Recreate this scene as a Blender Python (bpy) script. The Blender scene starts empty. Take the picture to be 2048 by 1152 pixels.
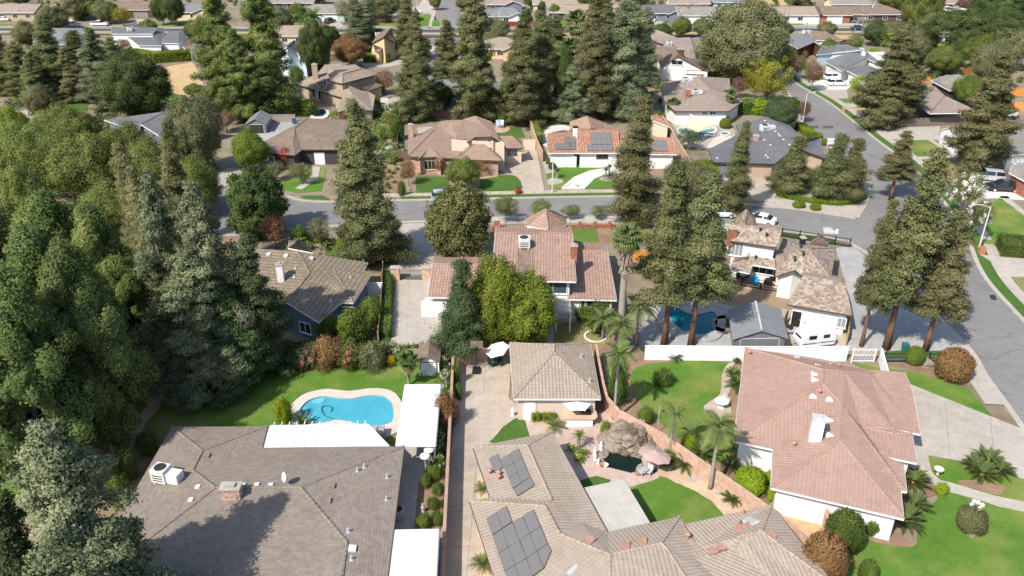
import bpy,math,random
import numpy as np
from mathutils import Vector,Matrix
from mathutils.geometry import tessellate_polygon
random.seed(11)
rng=np.random.default_rng(11)
R=math.radians
scene=bpy.context.scene
COL=scene.collection
# ------------------------------------------------------------------ camera
CAM_H,LENS,PITCH=48.0,29.0,R(27.42)
cam_data=bpy.data.cameras.new('camera')
cam_data.lens=LENS;cam_data.sensor_width=36.0;cam_data.sensor_fit='HORIZONTAL'
cam_data.clip_start=0.5;cam_data.clip_end=6000
cam=bpy.data.objects.new('camera',cam_data);COL.objects.link(cam)
cam.location=(0,0,CAM_H);cam.rotation_euler=(math.pi/2-PITCH,0,0)
scene.camera=cam
# ------------------------------------------------------------------ sky and sun
SUN_EL,SUN_AZ=R(47),math.atan2(-0.64,-0.77)      # the sun stands behind the camera, to its left
world=bpy.data.worlds.new('World');scene.world=world;world.use_nodes=True
wn=world.node_tree;wn.nodes.clear()
sky=wn.nodes.new('ShaderNodeTexSky');sky.sky_type='NISHITA';sky.sun_disc=False
sky.sun_elevation=SUN_EL;sky.sun_rotation=SUN_AZ%(2*math.pi)
sky.air_density=1.0;sky.dust_density=1.2;sky.ozone_density=1.0
bgn=wn.nodes.new('ShaderNodeBackground');bgn.inputs[1].default_value=0.15
wo=wn.nodes.new('ShaderNodeOutputWorld')
wn.links.new(sky.outputs[0],bgn.inputs[0]);wn.links.new(bgn.outputs[0],wo.inputs[0])
sun_data=bpy.data.lights.new('sun','SUN');sun_data.energy=4.7;sun_data.angle=R(0.53)
sun_data.color=(1.0,0.94,0.845)
sun=bpy.data.objects.new('sun',sun_data);COL.objects.link(sun)
sdir=Vector((math.sin(SUN_AZ)*math.cos(SUN_EL),math.cos(SUN_AZ)*math.cos(SUN_EL),math.sin(SUN_EL)))
sun.rotation_euler=sdir.to_track_quat('Z','Y').to_euler();sun.location=(-40,-60,120)
vs=scene.view_settings
vs.view_transform='Standard';vs.look='None';vs.exposure=0.42;vs.gamma=1.0;vs.use_curve_mapping=False
scene.cycles.max_bounces=5;scene.cycles.transparent_max_bounces=6
scene.cycles.diffuse_bounces=3;scene.cycles.glossy_bounces=2;scene.cycles.transmission_bounces=2
scene.cycles.caustics_reflective=False;scene.cycles.caustics_refractive=False
scene.cycles.use_denoising=True
# ------------------------------------------------------------------ measuring: photograph pixel + height -> place on the map
FPX=LENS/36.0*2048.0
CT,ST=math.cos(PITCH),math.sin(PITCH)
REG=dict(A=(0,0,2.88),B=(680,0,2.88),C=(1348,0,2.88),D=(0,380,2.88),E=(680,380,2.88),F=(1348,380,2.88),
           G=(0,752,2.88),H=(680,752,2.88),I=(1348,752,2.88),J=(1460,680,2.88),K=(930,850,3.815),L=(1260,980,5.12),
           M=(840,400,3.84),N=(1440,410,3.9714),O=(490,470,5.12),Q=(800,220,6.7759),R=(1070,220,6.4),S=(1310,140,5.486),
           T=(1600,60,4.1138),U=(520,60,6.4),V=(0,0,5.12),W=(680,0,5.12),X=(1060,0,5.12),Y=(1360,0,6.0235),
           Z=(1660,0,5.278),a=(400,0,6.8267),b=(1090,820,6.4),c=(560,700,5.486),d=(1560,560,5.76),P=(0,0,1.0))
def px(reg,x,y):
    r=REG[reg];return (r[0]+x/r[2],r[1]+y/r[2])
def ray(x,y):
    u=(x-1024)/FPX;v=(y-576)/FPX
    return Vector((u,CT-v*ST,-ST-v*CT))
def at(x,y,z=0.0):
    d=ray(x,y);t=(z-CAM_H)/d.z
    return Vector((d.x*t,d.y*t,z))
def zp(reg,pts,z=0.0):
    return [at(*px(reg,x,y),z) for x,y in pts]
def pp(pts,z=0.0):
    return [at(x,y,z) for x,y in pts]
def height_at(x,y,ytop):            # height of a thing that stands at (x, y) and reaches up to row ytop
    b=at(x,y);d=ray(x,ytop)
    return CAM_H+b.y*d.z/d.y
def width_at(x,y,w):
    return (at(x+w/2,y)-at(x-w/2,y)).length
# ------------------------------------------------------------------ materials
MATS={}
class NT:
    def __init__(s,name):
        s.m=bpy.data.materials.new(name);s.m.use_nodes=True
        s.t=s.m.node_tree;s.t.nodes.clear()
        s.out=s.n('OutputMaterial');s.b=s.n('BsdfPrincipled')
        s.l(s.b.outputs[0],s.out.inputs[0])
        MATS[name]=s.m
    def n(s,k,**kw):
        o=s.t.nodes.new('ShaderNode'+k)
        for a,v in kw.items(): setattr(o,a,v)
        return o
    def l(s,a,b): s.t.links.new(a,b)
    def math(s,op,a,b=None,c=None):
        o=s.n('Math',operation=op)
        for i,v in enumerate((a,b,c)):
            if v is None: continue
            if isinstance(v,(int,float)): o.inputs[i].default_value=v
            else: s.l(v,o.inputs[i])
        return o.outputs[0]
    def noise(s,co,scale,detail=3,rough=0.55):
        o=s.n('TexNoise');o.inputs['Scale'].default_value=scale;o.inputs['Detail'].default_value=detail
        o.inputs['Roughness'].default_value=rough
        if co is not None: s.l(co,o.inputs['Vector'])
        return o.outputs[0]
    def ramp(s,fac,stops):
        o=s.n('ValToRGB');e=o.color_ramp.elements
        while len(e)<len(stops): e.new(0.5)
        for i,(p,c) in enumerate(stops):
            e[i].position=p;e[i].color=(c[0],c[1],c[2],1)
        s.l(fac,o.inputs[0]);return o.outputs[0]
    def mix(s,fac,a,b,blend='MIX'):
        o=s.n('Mix',data_type='RGBA',blend_type=blend)
        for i,v in ((0,fac),(6,a),(7,b)):
            if isinstance(v,(int,float)): o.inputs[i].default_value=v
            elif isinstance(v,tuple): o.inputs[i].default_value=(v[0],v[1],v[2],1)
            else: s.l(v,o.inputs[i])
        return o.outputs[2]
    def bump(s,h,strength=0.4,dist=0.05):
        o=s.n('Bump');o.inputs['Strength'].default_value=strength;o.inputs['Distance'].default_value=dist
        s.l(h,o.inputs['Height']);s.l(o.outputs[0],s.b.inputs['Normal'])
    def pos(s): return s.n('NewGeometry').outputs['Position']
    def obj(s): return s.n('TexCoord').outputs['Object']
    def uv(s): return s.n('UVMap').outputs[0]
    def fin(s,col,rough=0.9,spec=0.3,metal=0.0):
        if isinstance(col,tuple): s.b.inputs['Base Color'].default_value=(*col,1)
        else: s.l(col,s.b.inputs['Base Color'])
        s.b.inputs['Roughness'].default_value=rough
        s.b.inputs['Specular IOR Level'].default_value=spec
        s.b.inputs['Metallic'].default_value=metal
        return s.m

def mottled(name,c1,c2,s1=0.15,s2=2.5,rough=0.9,bump=0.0,bs=12,spec=0.25,c3=None,fine=0.12,metal=0.0):
    t=NT(name);p=t.pos()
    a=t.noise(p,s1,4);b=t.noise(p,s2,4)
    f=t.math('ADD',t.math('MULTIPLY',a,0.6),t.math('MULTIPLY',b,0.4))
    stops=[(0.36,c1),(0.64,c2)] if c3 is None else [(0.34,c1),(0.52,c2),(0.66,c3)]
    c=t.ramp(f,stops)
    g=t.noise(p,9.0,3,0.7)
    c=t.mix(fine,c,t.ramp(g,[(0.3,(0.25,0.25,0.25)),(0.7,(1,1,1))]),'MULTIPLY') if fine else c
    if bump: t.bump(t.noise(p,bs,4,0.7),bump,0.06)
    return t.fin(c,rough,spec,metal)

def plain(name,c,rough=0.6,spec=0.4,metal=0.0,var=0.08):
    t=NT(name);p=t.pos()
    k=t.noise(p,1.3,4)
    d=tuple(max(0,x*(1-2.2*var)) for x in c)
    return t.fin(t.ramp(k,[(0.3,d),(0.62,c)]),rough,spec,metal)

mottled('soil',(0.17,0.115,0.075),(0.30,0.215,0.145),0.12,1.6,bump=0.3,c3=(0.25,0.20,0.11))
mottled('ground_mix',(0.165,0.13,0.085),(0.265,0.215,0.155),0.05,0.5,bump=0.3,c3=(0.13,0.14,0.06))
mottled('dry_grass',(0.40,0.27,0.13),(0.52,0.37,0.20),0.2,2.0,bump=0.4,c3=(0.34,0.25,0.12))
mottled('mulch',(0.20,0.125,0.08),(0.31,0.205,0.14),0.4,4.0,bump=0.4)
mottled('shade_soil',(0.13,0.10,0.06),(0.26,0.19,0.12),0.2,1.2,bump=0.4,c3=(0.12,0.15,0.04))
mottled('gravel_bed',(0.50,0.36,0.24),(0.66,0.50,0.36),0.5,6.0,bump=0.8,bs=9,fine=0.35)
mottled('pebbles',(0.30,0.27,0.23),(0.55,0.50,0.43),0.5,5.0,bump=0.8,bs=9,fine=0.45)
def asphalt_mat(name,c1,c2):
    t=NT(name);p=t.pos()
    f=t.math('ADD',t.math('MULTIPLY',t.noise(p,.07,5,.65),.55),t.math('MULTIPLY',t.noise(p,.8,5,.7),.45))
    c=t.ramp(f,[(.36,c1),(.62,c2)])
    w=t.n('VectorMath',operation='MULTIPLY_ADD');ns=t.n('TexNoise');ns.inputs['Scale'].default_value=.35;t.l(p,ns.inputs['Vector'])
    t.l(ns.outputs['Color'],w.inputs[0]);w.inputs[1].default_value=(5,5,0);t.l(p,w.inputs[2])
    vo=t.n('TexVoronoi',feature='DISTANCE_TO_EDGE');vo.inputs['Scale'].default_value=.13;t.l(w.outputs[0],vo.inputs['Vector'])
    cr=t.math('MULTIPLY',t.math('LESS_THAN',vo.outputs['Distance'],.012),t.math('GREATER_THAN',t.noise(p,.12,2),.5))
    c=t.mix(t.math('MULTIPLY',cr,.24),c,(.05,.05,.05))
    c=t.mix(.3,c,t.ramp(t.noise(p,2.6,5,.75),[(.3,(.6,.6,.6)),(.5,(1,1,1))]),'MULTIPLY')
    return t.fin(c,.9,.25)
asphalt_mat('asphalt',(0.165,0.158,0.152),(0.225,0.217,0.208))
mottled('asphalt_dark',(0.055,0.058,0.065),(0.085,0.088,0.095),0.08,0.7,fine=0.2)
mottled('asphalt_patch',(0.085,0.083,0.082),(0.12,0.118,0.115),0.2,0.9,fine=0.2)
def concrete_mat(name,c1,c2,c3):
    t=NT(name);p=t.pos()
    f=t.math('ADD',t.math('MULTIPLY',t.noise(p,0.10,5,0.6),0.5),t.math('MULTIPLY',t.noise(p,0.9,5,0.65),0.5))
    c=t.ramp(f,[(0.36,c1),(0.5,c2),(0.62,c3)])
    st=t.noise(p,3.5,5,0.75)
    c=t.mix(0.5,c,t.ramp(st,[(0.32,(0.62,0.60,0.57)),(0.5,(1,1,1))]),'MULTIPLY')
    t.bump(t.noise(p,25,3,0.7),0.15,0.03)
    return t.fin(c,0.9,0.25)
concrete_mat('concrete',(0.331,0.299,0.258),(0.391,0.354,0.308),(0.442,0.405,0.354))
concrete_mat('concrete_warm',(0.331,0.281,0.225),(0.400,0.340,0.276),(0.451,0.391,0.322))
concrete_mat('concrete_pale',(0.52,0.49,0.45),(0.60,0.57,0.52),(0.66,0.63,0.58))
concrete_mat('concrete_grey',(0.27,0.265,0.255),(0.34,0.33,0.32),(0.40,0.39,0.37))
concrete_mat('coping',(0.478,0.423,0.368),(0.552,0.497,0.432),(0.589,0.534,0.478))
concrete_mat('pavers_pink',(0.368,0.267,0.225),(0.432,0.327,0.281),(0.497,0.382,0.331))
concrete_mat('path_red',(0.36,0.235,0.17),(0.44,0.30,0.22),(0.50,0.36,0.28))
def lawn_mat(name,dark,mid,light,dry=None,amount=0.0):
    t=NT(name);p=t.pos()
    f=t.math('ADD',t.math('MULTIPLY',t.noise(p,0.22,5,0.6),0.55),t.math('MULTIPLY',t.noise(p,2.2,5,0.7),0.45))
    c=t.ramp(f,[(0.34,dark),(0.5,mid),(0.66,light)])
    if dry: c=t.mix(t.ramp(t.noise(p,0.13,4,0.6),[(0.62-amount,(0,0,0)),(0.80-amount*0.6,(1,1,1))]),c,dry)
    fi=t.noise(p,14,3,0.8)
    pt=t.noise(p,.6,6,.75)
    c=t.mix(.55,c,t.ramp(pt,[(.30,(.72,.78,.7)),(.48,(1,1,1)),(.62,(1,1,1)),(.78,(1.5,1.25,1.3))]),'MULTIPLY')
    c=t.mix(0.45,c,t.ramp(fi,[(0.3,(0.45,0.5,0.4)),(0.65,(1,1,1))]),'MULTIPLY')
    t.bump(fi,0.5,0.08)
    return t.fin(c,0.95,0.15)
lawn_mat('lawn',(0.075,0.16,0.022),(0.098,0.195,0.028),(0.135,0.235,0.04),(0.25,0.25,0.075),0.16)
lawn_mat('lawn_deep',(0.055,0.115,0.022),(0.072,0.140,0.027),(0.095,0.17,0.035))
lawn_mat('lawn_pale',(0.085,0.145,0.03),(0.115,0.185,0.038),(0.15,0.215,0.05),(0.26,0.235,0.085),0.14)
lawn_mat('lawn_dry',(0.15,0.16,0.05),(0.23,0.21,0.08),(0.31,0.26,0.12),(0.34,0.25,0.13),0.15)

def tile_mat(name,c1,c2,pu=0.30,pv=0.38,barrel=1.0,step=0.5,strength=0.9,blot=0.5,c3=None,gap=0.5):
    """roof covering laid in courses; the UV map is in metres, u along the eave, v up the slope"""
    t=NT(name);sx=t.n('SeparateXYZ');t.l(t.uv(),sx.inputs[0])
    u,v=sx.outputs[0],sx.outputs[1]
    vv=t.math('DIVIDE',v,pv);row=t.math('FLOOR',vv);fv=t.math('FRACT',vv)
    uu=t.math('DIVIDE',u,pu)
    if barrel<0.5: uu=t.math('ADD',uu,t.math('MULTIPLY',row,0.37))
    colm=t.math('FLOOR',uu);fu=t.math('FRACT',uu)
    cx=t.n('CombineXYZ');t.l(colm,cx.inputs[0]);t.l(row,cx.inputs[1])
    wn_=t.n('TexWhiteNoise');t.l(cx.outputs[0],wn_.inputs['Vector'])
    r=wn_.outputs['Value']
    big=t.noise(t.pos(),0.35,4)
    f=t.math('ADD',t.math('MULTIPLY',r,blot),t.math('MULTIPLY',big,1-blot))
    stops=[(0.25,c1),(0.75,c2)] if c3 is None else [(0.2,c1),(0.5,c2),(0.8,c3)]
    c=t.ramp(f,stops)
    dirt=t.noise(t.pos(),1.7,5,0.7)
    c=t.mix(0.35,c,t.ramp(dirt,[(0.3,(0.55,0.52,0.5)),(0.6,(1,1,1))]),'MULTIPLY')
    st=t.noise(t.pos(),.45,6,.7)
    c=t.mix(0.28,c,t.ramp(st,[(0.34,(0.62,0.58,0.54)),(0.46,(1,1,1)),(0.6,(1,1,1)),(0.72,(1.12,1.1,1.08))]),'MULTIPLY')
    if gap:       # darker band at each course joint, and in the barrel grooves
        g=t.math('LESS_THAN',fv,0.16)
        c=t.mix(t.math('MULTIPLY',g,gap),c,tuple(x*0.32 for x in c1))
        if barrel>=0.5:
            g2=t.math('GREATER_THAN',t.math('ABSOLUTE',t.math('SUBTRACT',fu,0.5)),0.40)
            c=t.mix(t.math('MULTIPLY',g2,gap*0.7),c,tuple(x*0.35 for x in c1))
    h=t.math('MULTIPLY',t.math('SUBTRACT',1.0,fv),step)
    if barrel: h=t.math('ADD',h,t.math('MULTIPLY',t.math('SINE',t.math('MULTIPLY',fu,math.pi)),barrel))
    t.bump(h,strength,0.07)
    return t.fin(c,0.85,0.25)
tile_mat('roof_brown_shingle',(0.21,0.175,0.145),(0.265,0.225,0.188),0.32,0.24,0.1,0.5,0.5,0.45,gap=0.3)
tile_mat('roof_tan_tile',(0.345,0.28,0.222),(0.39,0.322,0.26),0.33,0.42,1.0,0.35,0.5,0.2,gap=0.13)
tile_mat('roof_garage_tile',(0.335,0.27,0.215),(0.40,0.33,0.265),0.33,0.42,1.0,0.4,0.75,0.3,gap=0.28)
tile_mat('roof_pink_tile',(0.355,0.232,0.185),(0.395,0.265,0.215),0.33,0.42,1.0,0.4,0.4,0.2,gap=0.12)
tile_mat('roof_rose_tile',(0.325,0.212,0.165),(0.395,0.265,0.212),0.36,0.46,1.0,0.5,0.75,0.45,gap=0.4)
tile_mat('roof_orange_tile',(0.38,0.185,0.12),(0.48,0.26,0.18),0.42,0.6,1.2,0.4,1.0,0.6,gap=0.5)
tile_mat('roof_tanrose_tile',(0.36,0.235,0.165),(0.46,0.315,0.23),0.4,0.5,1.0,0.4,0.9,0.4,gap=0.45)
tile_mat('roof_olive_tile',(0.215,0.175,0.125),(0.305,0.255,0.185),0.34,0.55,0.6,0.7,0.9,0.4,gap=0.8)
tile_mat('roof_shake',(0.215,0.165,0.13),(0.31,0.245,0.195),0.34,0.30,0.1,0.5,0.5,0.65,(0.41,0.34,0.28),gap=0.2)
tile_mat('roof_brown',(0.255,0.178,0.135),(0.305,0.22,0.17),0.3,0.3,0.1,0.4,0.4,0.4,gap=0.25)
tile_mat('roof_umber',(0.17,0.125,0.095),(0.25,0.19,0.15),0.3,0.32,0.1,0.4,0.4,0.5,gap=0.3)
tile_mat('roof_grey',(0.115,0.118,0.125),(0.165,0.168,0.175),0.3,0.3,0.1,0.4,0.4,0.5,gap=0.25)
tile_mat('roof_slate',(0.16,0.165,0.17),(0.225,0.23,0.235),0.3,0.3,0.1,0.4,0.4,0.5,gap=0.2)
tile_mat('roof_warmgrey',(0.22,0.195,0.175),(0.30,0.27,0.24),0.3,0.3,0.1,0.4,0.4,0.5,gap=0.3)
tile_mat('roof_tan',(0.30,0.235,0.18),(0.38,0.31,0.245),0.33,0.40,0.6,0.5,0.7,0.4,gap=0.4)
tile_mat('roof_taupe',(0.27,0.21,0.175),(0.35,0.28,0.235),0.3,0.42,0.3,0.5,0.6,0.4,gap=0.5)
tile_mat('brick_red',(0.26,0.095,0.06),(0.40,0.17,0.115),0.24,0.09,0.1,0.2,0.3,0.7,gap=0.3)
tile_mat('brick_pale',(0.36,0.215,0.165),(0.56,0.40,0.33),0.24,0.09,0.1,0.2,0.3,0.85,gap=0.3)
tile_mat('siding_white',(0.70,0.70,0.69),(0.78,0.78,0.77),9.0,0.2,0.0,0.4,0.3,0.2,gap=0.12)
tile_mat('siding_blue',(0.135,0.20,0.30),(0.165,0.235,0.345),9.0,0.2,0.0,0.4,0.3,0.2,gap=0.2)
tile_mat('siding_paleblue',(0.50,0.62,0.70),(0.56,0.68,0.75),9.0,0.2,0.0,0.4,0.3,0.2,gap=0.1)
tile_mat('boards_redbrown',(0.115,0.045,0.03),(0.16,0.07,0.05),0.25,9.0,0.0,0.3,0.3,0.4,gap=0.1)
tile_mat('block_peach',(0.46,0.295,0.215),(0.58,0.40,0.30),0.4,0.2,0.0,0.3,0.3,0.45,gap=0.25)
tile_mat('block_tan',(0.36,0.235,0.175),(0.46,0.32,0.245),0.4,0.2,0.0,0.3,0.3,0.45,gap=0.25)
for nm,c in dict(stucco_white=(0.74,0.73,0.71),stucco_cream=(0.66,0.53,0.42),stucco_pinkish=(0.62,0.50,0.43),stucco_tan=(0.44,0.34,0.25),
                  stucco_yellow=(0.66,0.49,0.29),stucco_paleyellow=(0.72,0.64,0.42),stucco_taupe=(0.30,0.255,0.22),stucco_darkbrown=(0.105,0.075,0.06),
                  stucco_dark=(0.06,0.055,0.055),stucco_slate=(0.17,0.19,0.23),stucco_green=(0.42,0.55,0.47)).items():
    mottled(nm,tuple(x*0.93 for x in c),c,0.4,3.0,0.9,bump=0.1,bs=20,fine=0.06)
for nm,c,ro in (('paint_white',(0.80,0.80,0.79),0.55),('cover_white',(0.70,0.70,0.71),0.5),('cover_tan',(0.46,0.435,0.395),0.7),('trim_brown',(0.10,0.065,0.045),0.7),
                  ('trim_dark',(0.035,0.032,0.03),0.6),('paint_blue',(0.05,0.12,0.30),0.5),('wood_fence',(0.155,0.105,0.075),0.9),('wood_orange',(0.62,0.25,0.055),0.8),
                  ('wood_light',(0.42,0.28,0.15),0.85),('wood_red',(0.24,0.035,0.03),0.8),('wood_grey',(0.20,0.165,0.14),0.9),('iron_black',(0.02,0.02,0.021),0.5),
                  ('iron_green',(0.02,0.045,0.035),0.5),('metal_grey',(0.50,0.51,0.52),0.4),('metal_pale',(0.62,0.63,0.63),0.45),('pole_grey',(0.58,0.58,0.57),0.5),
                  ('umbrella_pink',(0.52,0.36,0.32),0.8),('umbrella_white',(0.86,0.86,0.87),0.7),('sail_cream',(0.72,0.58,0.38),0.8),('terracotta',(0.45,0.17,0.09),0.8),
                  ('pipe_clay',(0.40,0.22,0.16),0.7),('plastic_blue',(0.02,0.30,0.55),0.4),('plastic_green',(0.10,0.48,0.10),0.5),('tarp_orange',(0.60,0.18,0.03),0.7),('tyre_black',(0.018,0.018,0.018),0.85),
                  ('chrome',(0.55,0.55,0.56),0.25),('bin_green',(0.02,0.16,0.13),0.6),('bin_blue',(0.02,0.08,0.22),0.6),('lamp_red',(0.35,0.02,0.02),0.4),('statue_white',(0.76,0.75,0.73),0.7),
                  ('vinyl_white',(0.78,0.80,0.84),0.5),('shed_grey',(0.17,0.175,0.18),0.6),('shed_greylight',(0.21,0.215,0.22),0.6),('shed_ridge',(0.55,0.54,0.52),0.6),('yellow_line',(0.62,0.40,0.05),0.7),('white_line',(0.72,0.72,0.70),0.7),
                  ('mat_green',(0.06,0.15,0.08),0.9),('teal_metal',(0.02,0.20,0.19),0.6)):
    plain(nm,c,ro,var=.06 if nm in ('cover_white','vinyl_white','cover_tan') else .08)
def car_paint(name,c):
    t=NT(name);t.b.inputs['Coat Weight'].default_value=0.7;t.b.inputs['Coat Roughness'].default_value=0.08
    return t.fin(c,0.35,0.5)
for nm,c in (('car_white',(0.78,0.80,0.84)),('car_silver',(0.42,0.44,0.47)),('car_silverblue',(0.34,0.44,0.58)),('car_black',(0.02,0.02,0.023)),('car_blue',(0.02,0.07,0.14)),('car_grey',(0.12,0.12,0.13)),('car_brown',(0.045,0.033,0.03))):
    car_paint(nm,c)
def glass_mat(name,c,rough=0.08):
    t=NT(name);return t.fin(c,rough,0.8)
glass_mat('glass_dark',(0.018,0.021,0.025));glass_mat('glass_blue',(0.05,0.075,0.11));glass_mat('skylight',(0.42,0.45,0.46),0.25);glass_mat('glass_pale',(0.25,0.27,0.29),0.2)
def solar_mat(name):
    t=NT(name);c=t.ramp(t.noise(t.pos(),14,4,0.7),[(0.35,(0.145,0.138,0.132)),(0.65,(0.185,0.178,0.17))])
    return t.fin(c,0.55,0.35)
solar_mat('solar_face')
def water_mat(name,tint,wave=0.06,depth=0.35):
    t=NT(name);t.t.nodes.remove(t.b)
    tr=t.n('BsdfTransparent');tr.inputs[0].default_value=(*tint,1)
    gl=t.n('BsdfGlossy');gl.inputs['Roughness'].default_value=0.06
    fr=t.n('Fresnel');fr.inputs[0].default_value=1.33
    bp=t.n('Bump');bp.inputs['Strength'].default_value=wave;bp.inputs['Distance'].default_value=0.2
    t.l(t.noise(t.pos(),2.4,3),bp.inputs['Height'])
    for q in (gl,fr): t.l(bp.outputs[0],q.inputs['Normal'])
    mx=t.n('MixShader');t.l(fr.outputs[0],mx.inputs[0]);t.l(tr.outputs[0],mx.inputs[1]);t.l(gl.outputs[0],mx.inputs[2])
    t.l(mx.outputs[0],t.out.inputs[0]);return t.m
water_mat('water_clear',(0.72,0.93,0.98));water_mat('water_dark',(0.55,0.72,0.72),0.15)
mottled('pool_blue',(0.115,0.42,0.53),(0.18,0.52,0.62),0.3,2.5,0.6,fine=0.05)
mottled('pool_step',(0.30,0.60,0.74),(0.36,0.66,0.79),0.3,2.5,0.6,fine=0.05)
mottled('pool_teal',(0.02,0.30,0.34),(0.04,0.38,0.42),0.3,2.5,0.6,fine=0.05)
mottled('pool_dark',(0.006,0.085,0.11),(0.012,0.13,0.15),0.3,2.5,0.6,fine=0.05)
mottled('pond_floor',(0.012,0.022,0.02),(0.03,0.045,0.04),0.5,3,0.8,fine=0.1)
mottled('boulder',(0.15,0.12,0.09),(0.31,0.255,0.20),0.5,2.2,0.95,bump=0.9,bs=5,c3=(0.30,0.25,0.19),fine=0.4)
mottled('boulder_wet',(0.11,0.085,0.05),(0.19,0.15,0.10),0.5,2.2,0.8,bump=0.9,bs=5,fine=0.3)
mottled('bark_red',(0.135,0.075,0.05),(0.215,0.13,0.09),1.2,6,0.95,bump=0.8,bs=10)
mottled('bark_grey',(0.16,0.135,0.11),(0.27,0.235,0.20),1.2,6,0.95,bump=0.8,bs=10)
mottled('palm_trunk',(0.25,0.215,0.19),(0.36,0.32,0.285),1.2,6,0.95,bump=0.8,bs=8)
mottled('palm_thatch',(0.24,0.19,0.145),(0.37,0.30,0.225),1.2,5,0.95,bump=0.8,bs=8)
mottled('cone_orange',(0.55,0.26,0.07),(0.68,0.36,0.12),3,9,0.9,bump=0.6,bs=12)

def leaf_mat(name,dark,mid,light,transl=0.32,scale=0.45,var=0.10):
    t=NT(name);o=t.n('TexCoord').outputs['Object']
    inf=t.n('ObjectInfo').outputs['Random']
    off=t.n('VectorMath',operation='SCALE');off.inputs[0].default_value=(31,17,23);t.l(inf,off.inputs['Scale'])
    ad=t.n('VectorMath',operation='ADD');t.l(o,ad.inputs[0]);t.l(off.outputs[0],ad.inputs[1])
    f=t.math('ADD',t.math('MULTIPLY',t.noise(ad.outputs[0],scale,3),0.55),t.math('MULTIPLY',t.noise(o,3.3,2),0.45))
    c=t.ramp(f,[(0.34,dark),(0.5,mid),(0.66,light)])  # random leaf tone, with sunlit highlights and dark depths painted into the stops
    hs=t.n('HueSaturation')
    t.l(t.math('ADD',0.5-var*0.12,t.math('MULTIPLY',inf,var*0.24)),hs.inputs['Hue'])
    t.l(t.math('ADD',1-var,t.math('MULTIPLY',inf,2*var)),hs.inputs['Value']);t.l(c,hs.inputs['Color'])
    c=hs.outputs[0]
    t.fin(c,0.7,0.2)
    tl=t.n('BsdfTranslucent');t.l(c,tl.inputs[0])
    mx=t.n('MixShader');mx.inputs[0].default_value=transl
    t.l(t.b.outputs[0],mx.inputs[1]);t.l(tl.outputs[0],mx.inputs[2]);t.l(mx.outputs[0],t.out.inputs[0])
    return t.m
leaf_mat('leaf_redwood',(0.083,0.103,0.041),(0.162,0.178,0.073),(0.317,0.302,0.138))
leaf_mat('leaf_redwood_brown',(0.105,0.115,0.050),(0.185,0.185,0.080),(0.34,0.285,0.145))
leaf_mat('leaf_redwood_grey',(0.095,0.122,0.063),(0.190,0.222,0.118),(0.367,0.383,0.223))
leaf_mat('leaf_conifer_green',(0.052,0.085,0.034),(0.088,0.130,0.052),(0.155,0.205,0.085))
leaf_mat('leaf_pine',(0.070,0.108,0.030),(0.149,0.194,0.052),(0.301,0.324,0.106))
leaf_mat('leaf_pine_green',(0.070,0.106,0.028),(0.129,0.183,0.053),(0.253,0.330,0.118))
leaf_mat('leaf_deciduous',(0.082,0.109,0.027),(0.157,0.192,0.049),(0.299,0.319,0.093))
leaf_mat('leaf_yellowgreen',(0.125,0.165,0.022),(0.195,0.245,0.032),(0.29,0.335,0.05))
leaf_mat('leaf_yellow',(0.17,0.18,0.02),(0.26,0.25,0.028),(0.36,0.32,0.05))
leaf_mat('leaf_bright',(0.088,0.146,0.022),(0.154,0.220,0.035),(0.242,0.299,0.058))
leaf_mat('leaf_lime',(0.193,0.276,0.017),(0.290,0.386,0.025),(0.414,0.497,0.048))
leaf_mat('leaf_magnolia',(0.064,0.085,0.026),(0.149,0.162,0.056),(0.385,0.330,0.151))
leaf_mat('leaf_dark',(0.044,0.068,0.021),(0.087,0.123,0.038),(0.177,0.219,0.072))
leaf_mat('leaf_olive',(0.101,0.112,0.046),(0.190,0.196,0.089),(0.335,0.330,0.173))
leaf_mat('leaf_brown',(0.186,0.103,0.044),(0.283,0.159,0.072),(0.373,0.228,0.103))
leaf_mat('leaf_myrtle',(0.145,0.086,0.058),(0.228,0.135,0.094),(0.317,0.207,0.145))
leaf_mat('leaf_redshrub',(0.276,0.048,0.028),(0.428,0.083,0.041),(0.552,0.166,0.069))
leaf_mat('leaf_hedge',(0.124,0.172,0.017),(0.200,0.255,0.028),(0.283,0.324,0.052))
leaf_mat('leaf_hedge_green',(0.059,0.100,0.021),(0.109,0.170,0.033),(0.206,0.285,0.059))
leaf_mat('leaf_palm',(0.076,0.131,0.030),(0.117,0.186,0.044),(0.186,0.255,0.076))
leaf_mat('leaf_queen',(0.117,0.159,0.048),(0.172,0.221,0.072),(0.241,0.283,0.117))
leaf_mat('leaf_sago',(0.069,0.103,0.028),(0.103,0.145,0.039),(0.159,0.200,0.066))
leaf_mat('leaf_straw',(0.25,0.20,0.09),(0.36,0.29,0.14),(0.45,0.37,0.20))
leaf_mat('petal_white',(0.62,0.60,0.50),(0.76,0.75,0.70),(0.82,0.81,0.78),0.15)
leaf_mat('petal_pink',(0.55,0.10,0.14),(0.66,0.18,0.22),(0.72,0.38,0.42),0.15)
leaf_mat('petal_yellow',(0.60,0.42,0.02),(0.72,0.52,0.03),(0.78,0.60,0.06),0.15)
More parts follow.
